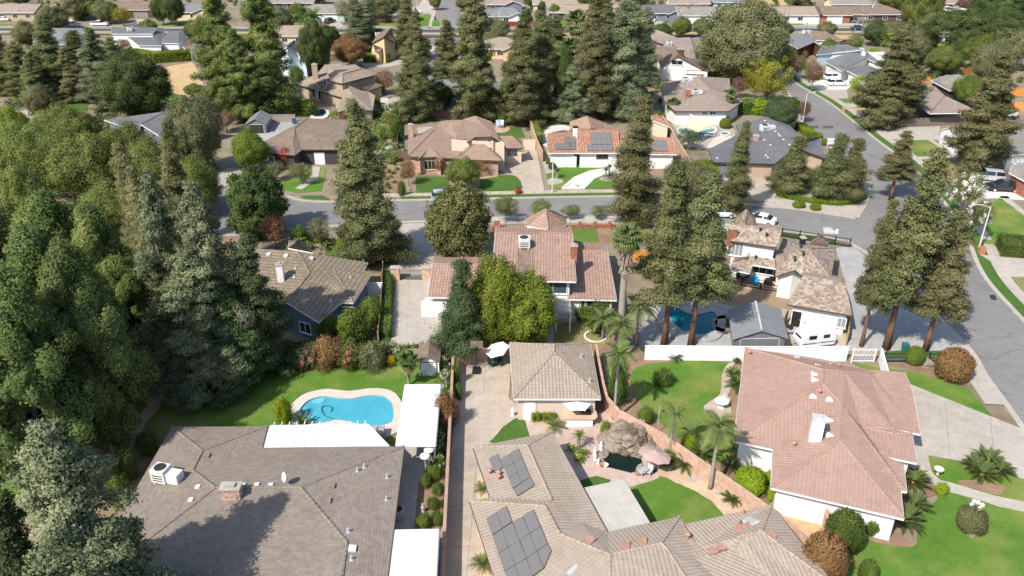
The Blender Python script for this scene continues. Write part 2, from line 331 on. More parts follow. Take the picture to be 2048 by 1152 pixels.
# ------------------------------------------------------------------ builders
ORG={}
def org(o): return ORG.get(o.name,Vector((0,0,0))) if o else Vector((0,0,0))
def tag(o,label=None,cat=None,group=None,kind=None):
    for k,v in (('label',label),('category',cat),('group',group),('kind',kind)):
        if v: o[k]=v
    return o
def thing(name,label,cat,loc=(0,0,0),rz=0.0,group=None):
    o=bpy.data.objects.new(name,None);COL.objects.link(o)
    o.location=loc;o.rotation_euler=(0,0,rz);o.empty_display_size=0.3
    ORG[o.name]=Vector(loc)
    return tag(o,label,cat,group)
class MB:
    """collects boxes, tubes and sheets into ONE mesh; coordinates are on the map unless local=True at build"""
    def __init__(s): s.v=[];s.f=[];s.uvs=[]
    def add(s,vs,fs):
        n=len(s.v);s.v+=[Vector(p) for p in vs];s.f+=[tuple(i+n for i in q) for q in fs];return s
    def hexa(s,b,t):                   # bottom ring and top ring
        n=len(b)
        fs=[tuple(range(n-1,-1,-1)),tuple(range(n,2*n))]+[(i,(i+1)%n,n+(i+1)%n,n+i) for i in range(n)]
        return s.add(list(b)+list(t),fs)
    def box(s,c,size,rz=0.0,rx=0.0):
        c=Vector(c);m=Matrix.Rotation(rz,3,'Z') @ Matrix.Rotation(rx,3,'X')
        x,y,z=[k/2 for k in size]
        q=[(-x,-y),(x,-y),(x,y),(-x,y)]
        return s.hexa([c+m @ Vector((a,b,-z)) for a,b in q],[c+m @ Vector((a,b,z)) for a,b in q])
    def prism(s,pts,z0,z1):
        pts=[Vector(p) for p in pts]
        ar=sum(a.x*b.y-b.x*a.y for a,b in zip(pts,pts[1:]+pts[:1]))
        if ar<0: pts=pts[::-1]
        return s.hexa([Vector((p.x,p.y,z0)) for p in pts],[Vector((p.x,p.y,z1)) for p in pts])
    def slab(s,pts,th):                # a sloping sheet with thickness
        pts=[Vector(p) for p in pts]
        return s.hexa([p-Vector((0,0,th)) for p in pts],pts)
    def tube(s,pts,rad,n=6,cap=True):
        pts=[Vector(p) for p in pts]
        if not hasattr(rad,'__len__'): rad=[rad]*len(pts)
        rings=[]
        for i,p in enumerate(pts):
            d=(pts[min(i+1,len(pts)-1)]-pts[max(i-1,0)]).normalized()
            a=d.orthogonal().normalized() if abs(d.z)<0.95 else d.cross(Vector((1,0,0))).normalized()
            b=d.cross(a)
            rings.append([p+(a*math.cos(2*math.pi*k/n)+b*math.sin(2*math.pi*k/n))*rad[i] for k in range(n)])
        vs=[q for r in rings for q in r]
        fs=[(i*n+k,i*n+(k+1)%n,(i+1)*n+(k+1)%n,(i+1)*n+k) for i in range(len(pts)-1) for k in range(n)]
        if cap: fs+=[tuple(range(n-1,-1,-1)),tuple((len(pts)-1)*n+k for k in range(n))]
        return s.add(vs,fs)
    def lathe(s,c,prof,n=14):         # prof: (radius, height) rings
        c=Vector(c);vs=[];m=len(prof)
        for r,h in prof: vs+=[c+Vector((r*math.cos(2*math.pi*k/n),r*math.sin(2*math.pi*k/n),h)) for k in range(n)]
        fs=[(i*n+k,i*n+(k+1)%n,(i+1)*n+(k+1)%n,(i+1)*n+k) for i in range(m-1) for k in range(n)]
        fs+=[tuple(range(n-1,-1,-1)),tuple((m-1)*n+k for k in range(n))]
        return s.add(vs,fs)
    def mesh(s,name,mat,off=Vector((0,0,0)),smooth=False):
        me=bpy.data.meshes.new(name)
        me.from_pydata([tuple(p-off) for p in s.v],[],s.f)
        if isinstance(mat,str): mat=MATS[mat]
        me.materials.append(mat)
        add_uv(me,off)
        if smooth:
            for p in me.polygons: p.use_smooth=True
        return me
    def build(s,name,mat,parent=None,smooth=False,local=False):
        o_=org(parent)
        me=s.mesh(name,mat,Vector((0,0,0)) if local else o_,smooth)
        o=bpy.data.objects.new(name,me);COL.objects.link(o)
        if parent: o.parent=parent
        ORG[o.name]=o_
        return o
def add_uv(me,off):
    """metres on every face: u level, v up the slope"""
    uv=me.uv_layers.new(name='UVMap');Z=Vector((0,0,1))
    co=[v.co+off for v in me.vertices]
    data=[0.0]*(2*len(me.loops))
    for p in me.polygons:
        n=p.normal;u=Z.cross(n)
        u=u.normalized() if u.length>1e-3 else Vector((1,0,0))
        w=n.cross(u)
        for li in p.loop_indices:
            c=co[me.loops[li].vertex_index];data[2*li]=c.dot(u);data[2*li+1]=c.dot(w)
    uv.data.foreach_set('uv',data)
def copy_tree(o,parent=None):
    c=o.copy();COL.objects.link(c);c.parent=parent
    ORG[c.name]=org(o)
    for ch in [x for x in o.children]: copy_tree(ch,c)
    return c
# ---- sheets of the setting
def sheet(name,pts,z,mat,parent=None,label=None,cat=None,z0=-0.05,kind='structure'):
    m=MB();m.prism(pts,z0,z);o=m.build(name,mat,parent)
    if not parent: tag(o,label,cat,kind=kind)
    return o
def smooth_line(pts,n=6,closed=False):
    pts=[Vector(p) for p in pts];out=[]
    N=len(pts)
    for i in range(N if closed else N-1):
        g=(lambda k: pts[k%N]) if closed else (lambda k: pts[max(0,min(N-1,k))])
        p0,p1,p2,p3=g(i-1),g(i),g(i+1),g(i+2)
        for k in range(n):
            t=k/n
            out.append(0.5*((2*p1)+(p2-p0)*t+(2*p0-5*p1+4*p2-p3)*t*t+(3*p1-p0-3*p2+p3)*t**3))
    if not closed: out.append(pts[-1])
    return out
def side(pts,d):                        # polyline moved sideways by d (left is positive)
    out=[]
    for i,p in enumerate(pts):
        t=(pts[min(i+1,len(pts)-1)]-pts[max(i-1,0)]);n=Vector((-t.y,t.x,0)).normalized()
        out.append(p+n*d)
    return out
def resample(pts,step):
    out=[pts[0]];acc=0
    for a,b in zip(pts,pts[1:]):
        L=(b-a).length
        if L<1e-6: continue
        t=step-acc
        while t<=L: out.append(a+(b-a)*(t/L));t+=step
        acc=(acc+L)%step
    if (out[-1]-pts[-1]).length>step*0.3: out.append(pts[-1])
    return out
def ribbon(name,line,d0,d1,z,mat,parent=None,z0=-0.05):
    a,b=side(line,d0),side(line,d1);m=MB()
    n=len(line)
    vs=[Vector((p.x,p.y,z)) for p in a]+[Vector((p.x,p.y,z)) for p in b]+[Vector((p.x,p.y,z0)) for p in a]+[Vector((p.x,p.y,z0)) for p in b]
    fs=[]
    for i in range(n-1):
        fs+=[(i,i+1,n+i+1,n+i),(2*n+i,2*n+i+1,i+1,i),(n+i,n+i+1,3*n+i+1,3*n+i)]
    m.add(vs,fs)
    o=m.build(name,mat,parent)
    if not parent: tag(o,kind='structure')
    return o
def slabs(name,piece,line,d0,d1,z,mat,step=1.6,gap=0.03):
    """a pavement of single concrete slabs along a line"""
    ro=bpy.data.objects.new(name,None);COL.objects.link(ro);tag(ro,kind='structure');ORG[ro.name]=Vector((0,0,0))
    line=resample(line,step);a,b=side(line,d0),side(line,d1)
    for i in range(len(line)-1):
        e=(line[i+1]-line[i]).normalized()*gap
        q=[a[i]+e,a[i+1]-e,b[i+1]-e,b[i]+e]
        m=MB();m.prism(q,-0.05,z+random.uniform(-0.006,0.006));m.build(piece,mat,ro)
    return ro
def slab_grid(name,quad,nx,ny,z,mat,gap=0.02,piece='concrete_slab'):
    """a court poured in bays: quad is four corners, bays are pieces"""
    ro=bpy.data.objects.new(name,None);COL.objects.link(ro);tag(ro,kind='structure');ORG[ro.name]=Vector((0,0,0))
    A,B,C_,D_=[Vector(p) for p in quad]
    f=lambda u,v: (A*(1-u)+B*u)*(1-v)+(D_*(1-u)+C_*u)*v
    for i in range(nx):
        for j in range(ny):
            g=gap/2;u0,u1,v0,v1=i/nx,(i+1)/nx,j/ny,(j+1)/ny
            q=[f(u0,v0),f(u1,v0),f(u1,v1),f(u0,v1)];c=sum(q,Vector())/4
            q=[p+(c-p).normalized()*gap for p in q]
            m=MB();m.prism(q,-0.05,z+random.uniform(-0.006,0.006));m.build(piece,mat,ro)
    return ro
# ---- houses
def solve_planar(P,faces,fixed,z0,lam=0.05):
    """heights of ridge points so that every roof plane comes out flat"""
    free=[i for i in range(len(P)) if not fixed[i]]
    z=np.array(z0,float);D=np.array([[d.x,d.y,d.z] for d in P])
    def pos(zz): return np.array([0,0,CAM_H])+D*((zz-CAM_H)/D[:,2])[:,None]
    def res(zz):
        p=pos(zz);r=[]
        for f in faces:
            if len(f)<4: continue
            q=p[list(f)];c=q.mean(0);_,_,vt=np.linalg.svd(q-c);r+=list((q-c) @ vt[2])
        r+=list(lam*(zz[free]-np.array(z0)[free]));return np.array(r)
    if free:
        for _ in range(12):
            r0=res(z);Jm=np.zeros((len(r0),len(free)))
            for k,i in enumerate(free):
                zz=z.copy();zz[i]+=1e-3;Jm[:,k]=(res(zz)-r0)/1e-3
            dz=np.linalg.lstsq(Jm,-r0,rcond=None)[0];dz=np.clip(dz,-0.5,0.5)
            z[free]+=dz
            z[free]=np.clip(z[free],np.array(z0)[free]-1.2,np.array(z0)[free]+1.2)
    return z
class House:
    def __init__(s,name,label,center,cat='house'):
        s.root=thing(name,label,cat,(center.x,center.y,0));s.segs=[];s.tris=[]
    def roof_px(s,reg,V,faces,rmat,wmat,free=True,**kw):
        """V: name -> (x, y, z[, region]); z below 0 is a height still to be solved for"""
        keys=list(V);rays=[];z0=[];fx=[]
        for k in keys:
            v=V[k];rg=v[3] if len(v)>3 else reg
            rays.append(ray(*px(rg,v[0],v[1])));z0.append(abs(v[2]));fx.append(v[2]>0)
        fi=[[keys.index(q) for q in f.split()] for f in faces]
        z=solve_planar(rays,fi,fx,z0)
        pts=[Vector((d.x,d.y,d.z))*((zz-CAM_H)/d.z)+Vector((0,0,CAM_H)) for d,zz in zip(rays,z)]
        s.roof(pts,fi,rmat,wmat,**kw)
    def roof(s,pts,faces,rmat,wmat,over=0.55,base=0.0,fascia='paint_white',caps=True,cap_mat=None,walls=True,th=0.2):
        fs=[]
        for f in faces:
            n=Vector()
            for a,b in zip(f,f[1:]+f[:1]):
                A,B=pts[a],pts[b];n+=Vector(((A.y-B.y)*(A.z+B.z),(A.z-B.z)*(A.x+B.x),(A.x-B.x)*(A.y+B.y)))
            fs.append(list(f) if n.z>0 else list(f)[::-1])
        m=MB();m.add(pts,fs);ro=m.build('roof',rmat,s.root)
        tris=[]
        for f in fs:
            for t in tessellate_polygon([[pts[i] for i in f]]): tris.append([pts[f[i]] for i in t])
        s.tris+=[(t,ro) for t in tris]
        ec={}
        for f in fs:
            for a,b in zip(f,f[1:]+f[:1]): ec.setdefault(frozenset((a,b)),[]).append((a,b,f))
        # fascia boards and the underside
        m=MB();nxt={}
        for e,L in ec.items():
            if len(L)==1:
                a,b,f=L[0];nxt[a]=b;A,B=pts[a],pts[b];d=Vector((0,0,th))
                o=(B-A).cross(Vector((0,0,1)));o=o.normalized()*0.03 if o.length else o
                m.add([A-d+o,B-d+o,B+o-Vector((0,0,.02)),A+o-Vector((0,0,.02)),A-d-o,B-d-o,B-o-Vector((0,0,.03)),A-o-Vector((0,0,.03))],[(0,1,2,3),(5,4,7,6),(1,0,4,5),(3,2,6,7)])
        m.build('fascia',fascia,s.root)
        # ridge and hip caps
        if caps:
            for e,L in ec.items():
                if len(L)==2:
                    a,b,f=L[0];g=L[1][2]
                    c1=sum((pts[i] for i in f),Vector())/len(f);c2=sum((pts[i] for i in g),Vector())/len(g)
                    mid=(pts[a]+pts[b])/2;t=0.5
                    e_=pts[b]-pts[a]
                    # convex when the two faces fall away from the edge
                    n1=e_.cross(c1-mid);n1=n1 if n1.z>0 else -n1
                    side2=(c2-mid).dot(n1.normalized())
                    if side2<-0.05:
                        m=MB();k=max(1,int(e_.length/0.45));seg=e_/k
                        for q in range(k):
                            p=pts[a]+seg*q
                            m.tube([p+Vector((0,0,0.0)),p+seg*0.97+Vector((0,0,0.0))],[0.11,0.135],6,False)
                        m.build('ridge_cap',cap_mat or rmat,s.root)
        if not walls: return ro
        # walls: eave outline moved in, carried up to the roof
        left=dict(nxt);m=MB()
        while left:
            st=next(iter(left));loop=[st];c=left.pop(st)
            while c!=st and c in left: loop.append(c);c=left.pop(c)
            if len(loop)<3: continue
            P_=[Vector((pts[i].x,pts[i].y,0)) for i in loop];n=len(P_)
            ins=[]
            for i in range(n):
                a,b,c_=P_[i-1],P_[i],P_[(i+1)%n]
                d1,d2=(b-a),(c_-b)
                n1=Vector((-d1.y,d1.x,0)).normalized();n2=Vector((-d2.y,d2.x,0)).normalized()
                k=n1+n2
                k=k.normalized()/max(0.45,k.normalized().dot(n1)) if k.length>0.05 else n1
                ins.append(b+k*over)
            def rz(x,y):
                best=None
                for t in tris:
                    zz=tri_z(t,x,y)
                    if zz is not None and (best is None or zz>best): best=zz
                return best
            zb=[pts[i].z for i in loop]
            for i in range(n):
                A,B=ins[i],ins[(i+1)%n];L=(B-A).length
                if L<0.05: continue
                k=max(1,int(L/0.6));prev=None;top=0
                for q in range(k+1):
                    p=A+(B-A)*(q/k);zz=rz(p.x,p.y)
                    if zz is None: zz=zb[i]*(1-q/k)+zb[(i+1)%n]*(q/k)
                    zz=max(base+0.3,zz-0.06);top=max(top,zz)
                    if prev: m.add([Vector((prev[0].x,prev[0].y,base)),Vector((p.x,p.y,base)),Vector((p.x,p.y,zz)),Vector((prev[0].x,prev[0].y,prev[1]))],[(0,1,2,3)])
                    prev=(p,zz)
                t=(B-A).normalized()
                s.segs.append((A,B,base,top,Vector((t.y,-t.x,0))))
        if m.v: m.build('wall',wmat,s.root)
        return ro
    def on_wall(s,x,y):
        d=ray(x,y);O=Vector((0,0,CAM_H));best=None
        for A,B,zb,zt,n in s.segs:
            dn=d.dot(n)
            if dn>-1e-4: continue
            t=(A-O).dot(n)/dn;p=O+d*t;u=(p-A).dot((B-A))/(B-A).length_squared
            if t>0 and -0.02<=u<=1.02 and zb-0.8<=p.z<=zt+0.8 and (best is None or t<best[0]): best=(t,p,n)
        return best
    def on_roof(s,x,y):
        d=ray(x,y);O=Vector((0,0,CAM_H));best=None
        for (a,b,c),ro in s.tris:
            n=(b-a).cross(c-a)
            if n.z<0: n=-n
            dn=d.dot(n)
            if abs(dn)<1e-9: continue
            t=(a-O).dot(n)/dn;p=O+d*t
            if t>0 and tri_z((a,b,c),p.x,p.y,0.02) is not None and (best is None or t<best[0]): best=(t,p,n.normalized(),ro)
        return best
    def window(s,reg,x,y,w,h,frame='paint_white',glass='glass_dark',bars=1,sill=True,name='window'):
        r=s.on_wall(*px(reg,x,y))
        if not r: return None
        _,p,n=r;return opening(s.root,name,p,n,w,h,frame,glass,bars,sill)
    def door(s,reg,x,y,w,h,mat='paint_white',panels=0,frame='paint_white'):
        r=s.on_wall(*px(reg,x,y))
        if not r: return None
        _,p,n=r;p=Vector((p.x,p.y,h/2+0.03));t=Vector((-n.y,n.x,0));rz=math.atan2(t.y,t.x)
        m=MB()
        for q,sz in ((t*(w/2+.05),(0.1,0.1,h+.1)),(-t*(w/2+.05),(0.1,0.1,h+.1)),(Vector((0,0,h/2+.05)),(w+.2,0.1,0.1))): m.box(p+q+n*.03,sz,rz)
        d=m.build('door',frame,s.root)
        if panels:
            for k in range(panels): MB().box(p+n*.03+Vector((0,0,-h/2+h*(k+.5)/panels)),(w,0.06,h/panels-.025),rz).build('door_panel',mat,d)
        else:
            MB().box(p+n*.03,(w,0.06,h),rz).build('door_leaf',mat,d)
            MB().box(p+n*.08+t*(w*.4),(0.05,0.05,0.12),rz).build('handle','metal_grey',d)
        return d
    def chimney(s,reg,x,y,w,d,h,mat='brick_red',rz=0.0,cap='concrete',name='chimney'):
        r=s.on_roof(*px(reg,x,y))
        if not r: return None
        _,p,n,ro=r
        c=MB().box((p.x,p.y,p.z+h/2-.6),(w,d,h+1.2),rz).build(name,mat,s.root)
        m=MB().box((p.x,p.y,p.z+h+.05),(w+.12,d+.12,.1),rz);m.box((p.x,p.y,p.z+h+.18),(w*.5,d*.5,.2),rz)
        m.build('chimney_cap',cap,c);return c
    def vent(s,reg,x,y,kind='pipe',mat='pipe_clay',rz=0.0,sc=1.0):
        r=s.on_roof(*px(reg,x,y))
        if not r: return None
        _,p,n,ro=r
        if kind=='pipe': m=MB().tube([p-n*.1,p+Vector((0,0,.45*sc))],.08*sc,8);m.tube([p,p+n*.05],.18*sc,8);nm='vent_pipe'
        elif kind=='cap': m=MB().lathe(p,[(.1,-.1),(.1,.35),(.22,.36),(.22,.42),(.05,.55)],10);nm='roof_vent'
        elif kind=='box': m=MB().hexa(*[[p+n*(hh*sc)+a*(k*.28*sc)+b*(l*.28*sc) for k,l in ((-1,-1),(1,-1),(1,1),(-1,1))] for hh in (-.05,.16) for a,b in (plane_axes(n),)]);nm='roof_vent'
        elif kind=='hood':
            a,b=plane_axes(n)
            q=[p-a*.35*sc-b*.3*sc,p+a*.35*sc-b*.3*sc,p+a*.12*sc+b*.35*sc,p-a*.12*sc+b*.35*sc]
            m=MB().hexa([k-n*.05 for k in q],[q[0]+n*.22*sc,q[1]+n*.22*sc,q[2]+n*.03,q[3]+n*.03]);nm='roof_vent'
        elif kind=='skylight':
            a,b=plane_axes(n)
            q=[p-a*.45*sc-b*.6*sc,p+a*.45*sc-b*.6*sc,p+a*.45*sc+b*.6*sc,p-a*.45*sc+b*.6*sc]
            o=MB().hexa([k-n*.05 for k in q],[k+n*.12 for k in q]).build('skylight','metal_pale',s.root)
            c=sum(q,Vector())/4;q=[c+(k-c)*.86 for k in q]
            MB().hexa([k+n*.1 for k in q],[k+n*.145 for k in q]).build('pane','skylight',o);return o
        return m.build(nm,mat,s.root)
    def solar(s,reg,quad,nx,ny,skip=()):
        """quad: near-left, near-right, far-right, far-left corners of the array on the picture"""
        q=[s.on_roof(*px(reg,*p)) for p in quad]
        if any(k is None for k in q): print('solar missed',quad);return
        n=q[0][2];A,B,C_,D_=[k[1]+n*.10 for k in q]
        f=lambda u,v: (A*(1-u)+B*u)*(1-v)+(D_*(1-u)+C_*u)*v
        for i in range(nx):
            for j in range(ny):
                if (i,j) in skip: continue
                c=[f(i/nx,j/ny),f((i+1)/nx,j/ny),f((i+1)/nx,(j+1)/ny),f(i/nx,(j+1)/ny)];ce=sum(c,Vector())/4
                if (c[1]-c[0]).cross(c[3]-c[0]).z<0: c=c[::-1]
                fr=MB().hexa([k-n*.04 for k in c],c).build('solar_panel','trim_dark',s.root)
                c2=[k+(ce-k)*.03+n*.006 for k in c]
                MB().hexa([k-n*.01 for k in c2],c2).build('cell_sheet','solar_face',fr)
    def ac_unit(s,reg,x,y,size=(1.1,1.1,1.1),rz=0.0,duct=None,mat='metal_pale'):
        r=s.on_roof(*px(reg,x,y))
        if not r: return None
        _,p,n,ro=r;return ac_box(p,size,rz,duct,s.root,mat)
def ac_box(p,size,rz,duct,parent,mat='metal_pale',z0=0.15):
    w,d,h=size;c=Vector((p.x,p.y,p.z+z0+h/2))
    m=MB().box(c,size,rz)
    for k in (-1,1): m.box(c+Matrix.Rotation(rz,3,'Z') @ Vector((k*w*.35,0,-h/2-.1)),(.12,d*.9,.3),rz)
    o=m.build('cooling_unit',mat,parent)
    MB().lathe(c+Vector((0,0,h/2)),[(w*.38,0),(w*.38,.04),(w*.3,.05),(w*.3,.02)],14).build('fan_ring','trim_dark',o)
    fr=Matrix.Rotation(rz,3,'Z') @ Vector((0,-d/2-.01,0))
    for k in range(3): MB().box(c+fr+Vector((0,0,-h*.3+k*h*.2)),(w*.7,.03,h*.07),rz).build('louvre','trim_dark',o)
    if duct:
        q=c+Matrix.Rotation(rz,3,'Z') @ Vector((w*.5+duct/2,0,-h*.1))
        MB().box(q,(duct,d*.8,h*.75),rz).build('duct',mat,o)
    return o
def plane_axes(n):
    a=Vector((0,0,1)).cross(n);a=a.normalized() if a.length>1e-3 else Vector((1,0,0));return a,n.cross(a)
def tri_z(t,x,y,eps=1e-4):
    a,b,c=t;d=(b.y-c.y)*(a.x-c.x)+(c.x-b.x)*(a.y-c.y)
    if abs(d)<1e-9: return None
    u=((b.y-c.y)*(x-c.x)+(c.x-b.x)*(y-c.y))/d;v=((c.y-a.y)*(x-c.x)+(a.x-c.x)*(y-c.y))/d;w=1-u-v
    return None if min(u,v,w)<-eps else u*a.z+v*b.z+w*c.z
def opening(root,name,p,n,w,h,frame,glass,bars,sill):
    t=Vector((-n.y,n.x,0));rz=math.atan2(t.y,t.x);m=MB()
    for q,sz in ((t*(w/2),(.09,.1,h+.09)),(-t*(w/2),(.09,.1,h+.09)),(Vector((0,0,h/2)),(w+.09,.1,.09)),(Vector((0,0,-h/2)),(w+.09,.1,.09))): m.box(p+q+n*.03,sz,rz)
    for k in range(bars): m.box(p+t*(w*((k+1)/(bars+1)-.5))+n*.04,(.06,.08,h),rz)
    o=m.build(name,frame,root)
    for k in range(bars+1):
        pw=w/(bars+1);MB().box(p+t*(pw*(k+.5)-w/2)+n*.015,(pw-.02,.03,h-.04),rz).build('pane',glass,o)
    if sill: MB().box(p+n*.08+Vector((0,0,-h/2-.07)),(w+.25,.16,.05),rz).build('sill',frame,o)
    return o
def block(cx,cy,w,d,rz,eave,ridge,kind='hip',axis='x',over=0.6,hipk=1.0):
    """corner points and planes of a plain hip or gable roof"""
    m=Matrix.Rotation(rz,3,'Z');hw,hd=w/2+over,d/2+over
    if axis=='y': hw,hd=hd,hw;m=m @ Matrix.Rotation(math.pi/2,3,'Z')
    r=0 if kind=='gable' else min(hd*hipk,hw*.98)
    L=[(-hw,-hd,eave),(hw,-hd,eave),(hw,hd,eave),(-hw,hd,eave),(-hw+r,0,ridge),(hw-r,0,ridge)]
    pts=[Vector((cx,cy,0))+m @ Vector((a,b,0))+Vector((0,0,c)) for a,b,c in L]
    fs=[[0,1,5,4],[2,3,4,5]]
    if kind!='gable': fs+=[[0,4,3],[1,2,5]]
    return pts,fs
def simple_house(name,label,reg,x,y,w,d,rz,rmat,wmat,kind='hip',axis='x',eave=2.7,ridge=4.6,fascia='paint_white',wings=(),over=.55,hipk=1.0,wins=True,garage=None,zref=0.0,glass='glass_dark'):
    """x, y: where the middle of the near eave shows; w along the front, d in depth"""
    p=at(*px(reg,x,y),eave);m=Matrix.Rotation(rz,3,'Z');c=p+m @ Vector((0,d/2+over,0))
    h=House(name,label,c);h.roof(*block(c.x,c.y,w,d,rz,eave,ridge,kind,axis,over,hipk),rmat,wmat,over=over,fascia=fascia)
    for dx,dy,ww,dd,kk,ax,ev,rg in wings:
        q=c+m @ Vector((dx,dy,0));h.roof(*block(q.x,q.y,ww,dd,rz,ev,rg,kk,ax,over,hipk),rmat,wmat,over=over,fascia=fascia)
    if wins:
        nrm=m @ Vector((0,-1,0));t=m @ Vector((1,0,0))
        k=max(2,int(w/4));
        for i in range(k):
            u=-w/2+w*(i+.5)/k;q=c+t*u+nrm*(d/2-.0)
            if garage is not None and abs(u-garage)<3.2: continue
            opening(h.root,'window',Vector((q.x,q.y,1.55)),nrm,1.6,1.15,'paint_white',glass,1,False)
        if garage is not None:
            q=c+t*garage+nrm*(d/2);rzz=rz
            g=MB().box(Vector((q.x,q.y,1.2))+nrm*.02,(5.1,.1,2.4),rzz).build('door','trim_brown' if wmat.startswith('stucco_dark') else 'paint_white',h.root)
            for i in range(4): MB().box(Vector((q.x,q.y,.32+.58*i))+nrm*.06,(4.9,.06,.54),rzz).build('door_panel','stucco_taupe' if wmat.startswith('stucco_dark') else 'paint_white',g)
    return h
# ---- fences and walls
def fence(name,label,pts,h,kind='boards',mat='wood_fence',cat='fence',post=2.4,z=0.0,group=None,cap=True,th=0.05):
    """pts: line on the map; every bay is a panel of its own between posts"""
    line=resample([Vector((p.x,p.y,0)) for p in pts],post)
    f=thing(name,label,cat,(line[0].x,line[0].y,0),0,group)
    for i,p in enumerate(line):
        pw=.42 if kind=='block' else .11
        if kind!='block' or i%3==0:
            MB().box((p.x,p.y,z+h/2+(.05 if kind!='block' else .04)),(pw*.6 if kind=='block' else pw,pw*.6 if kind=='block' else pw,h+.1),0).build('post',mat,f)
    for a,b in zip(line,line[1:]):
        d=b-a;L=d.length
        if L<.2: continue
        rz=math.atan2(d.y,d.x);c=(a+b)/2
        if kind in ('boards','block','vinyl'):
            w=.16 if kind=='block' else th
            if kind=='boards':
                m=MB();k=max(2,int(L/.16))
                for j in range(k):
                    q=a+d*((j+.5)/k);m.box((q.x,q.y,z+h/2+random.uniform(-.015,.015)),(L/k-.012,w*.5,h),rz)
                m.box((c.x,c.y,z+h*.85),(L,w*1.4,.09),rz);m.box((c.x,c.y,z+h*.2),(L,w*1.4,.09),rz)
            else: m=MB().box((c.x,c.y,z+h/2),(L-.004,w,h),rz)
            if kind=='vinyl':
                k=int(L/.2)
                for j in range(k):
                    q=a+d*((j+.5)/k);m.box((q.x,q.y,z+h/2),(.175,w*1.5,h-.3),rz)
            o=m.build('panel',mat,f)
            if kind!='boards' and cap: MB().box((c.x,c.y,z+h+.03),(L-.004,w+.1,.07),rz).build('cap',mat,o)
        elif kind=='rails':
            m=MB().box((c.x,c.y,z+h-.06),(L,.06,.08),rz);m.box((c.x,c.y,z+.2),(L,.06,.08),rz);m.box((c.x,c.y,z+h*.55),(L,.05,.06),rz)
            m.build('rail',mat,f)
            k=max(2,int(L/.16));mm=MB()
            for j in range(k):
                q=a+d*((j+.5)/k);mm.box((q.x,q.y,z+h/2),(.035,.035,h),rz)
            mm.build('baluster',mat,f)
    return f
# ------------------------------------------------------------------ plants: foliage is many leaf-sized faces
def leaf_mesh(name,mat,C,Rr,N,size,axis=None,aspect=1.6,shell=0.45,droop=0.0,inner=0.55,flat=0.0,up=0.25,fill=4.6):
    """C: clump centres, Rr: clump radii (n,3), N: leaves per clump; axis: line that the crown turns outward from"""
    C=np.asarray(C,float);Rr=np.asarray(Rr,float)
    if Rr.ndim==1: Rr=np.repeat(Rr[:,None],3,1)
    N=np.asarray(N,int) if hasattr(N,'__len__') else np.full(len(C),N,int)
    N=(N*fill).astype(int);size=size*(1.5/fill)**.5
    idx=np.repeat(np.arange(len(C)),N);n=len(idx)
    d=rng.normal(size=(n,3));d /= np.linalg.norm(d,axis=1)[:,None]
    r=rng.random(n)**shell*(1+.30*np.abs(rng.normal(size=n)))
    p=C[idx]+d*Rr[idx]*r[:,None]
    ax=np.array(C.mean(0) if axis is None else axis)
    o2=p-ax
    if axis is not None: o2[:,2] *= 0.35
    o2 /= np.linalg.norm(o2,axis=1)[:,None]+1e-6
    out=d*0.58+o2*0.46+np.array([0,0,up]);out /= np.linalg.norm(out,axis=1)[:,None]
    nn=out*(1-inner)+rng.normal(size=(n,3))*inner*0.9;nn[:,2]+=flat;nn /= np.linalg.norm(nn,axis=1)[:,None]+1e-6
    fl=(nn*out).sum(1)<0;nn[fl] *=-1
    t=rng.normal(size=(n,3));t[:,2] -= droop;t -= nn*(t*nn).sum(1)[:,None];t /= np.linalg.norm(t,axis=1)[:,None]+1e-6
    b=np.cross(nn,t)
    s=size*rng.uniform(0.6,1.35,n);a=s*aspect*0.5;w=s*0.5
    V=np.stack([p+t*a[:,None],p-t*(a*.6)[:,None]+b*w[:,None],p-t*(a*.6)[:,None]-b*w[:,None]],1).reshape(-1,3)
    sn=out*0.6+nn*0.4;sn /= np.linalg.norm(sn,axis=1)[:,None]
    F_=np.arange(3*n).reshape(-1,3)
    return raw_mesh(name,mat,V,F_,np.repeat(sn,3,0))
def raw_mesh(name,mat,V,F_,nrm=None):
    me=bpy.data.meshes.new(name);k=F_.shape[1]
    me.vertices.add(len(V));me.vertices.foreach_set('co',np.ascontiguousarray(V,np.float32).ravel())
    me.loops.add(F_.size);me.loops.foreach_set('vertex_index',F_.ravel().astype(np.int32))
    me.polygons.add(len(F_));me.polygons.foreach_set('loop_start',np.arange(0,F_.size,k,dtype=np.int32))
    me.polygons.foreach_set('loop_total',np.full(len(F_),k,np.int32));me.polygons.foreach_set('use_smooth',np.ones(len(F_),bool))
    me.materials.append(MATS[mat]);me.update(calc_edges=True);me.validate()
    if nrm is not None and len(me.vertices)==len(nrm): me.normals_split_custom_set_from_vertices([tuple(x) for x in nrm])
    return me
def trunk_mesh(name,mat,h,r,limbs=(),bend=0.02):
    m=MB();k=7;pts=[];rad=[]
    for i in range(k+1):
        t=i/k;pts.append(Vector((math.sin(t*3+h)*bend*h*t,math.cos(t*2.3+h)*bend*h*t,t*h)));rad.append(r*(1-t)**.8*(1.35 if i==0 else 1)+r*.08)
    m.tube(pts,rad,8)
    for a,b,r0 in limbs:
        a=Vector(a);b=Vector(b);mid=(a+b)/2+Vector((0,0,(b-a).length*.08));m.tube([a,mid,b],[r0,r0*.7,r0*.25],5)
    return m.mesh(name,mat,smooth=True)
PROTO={}
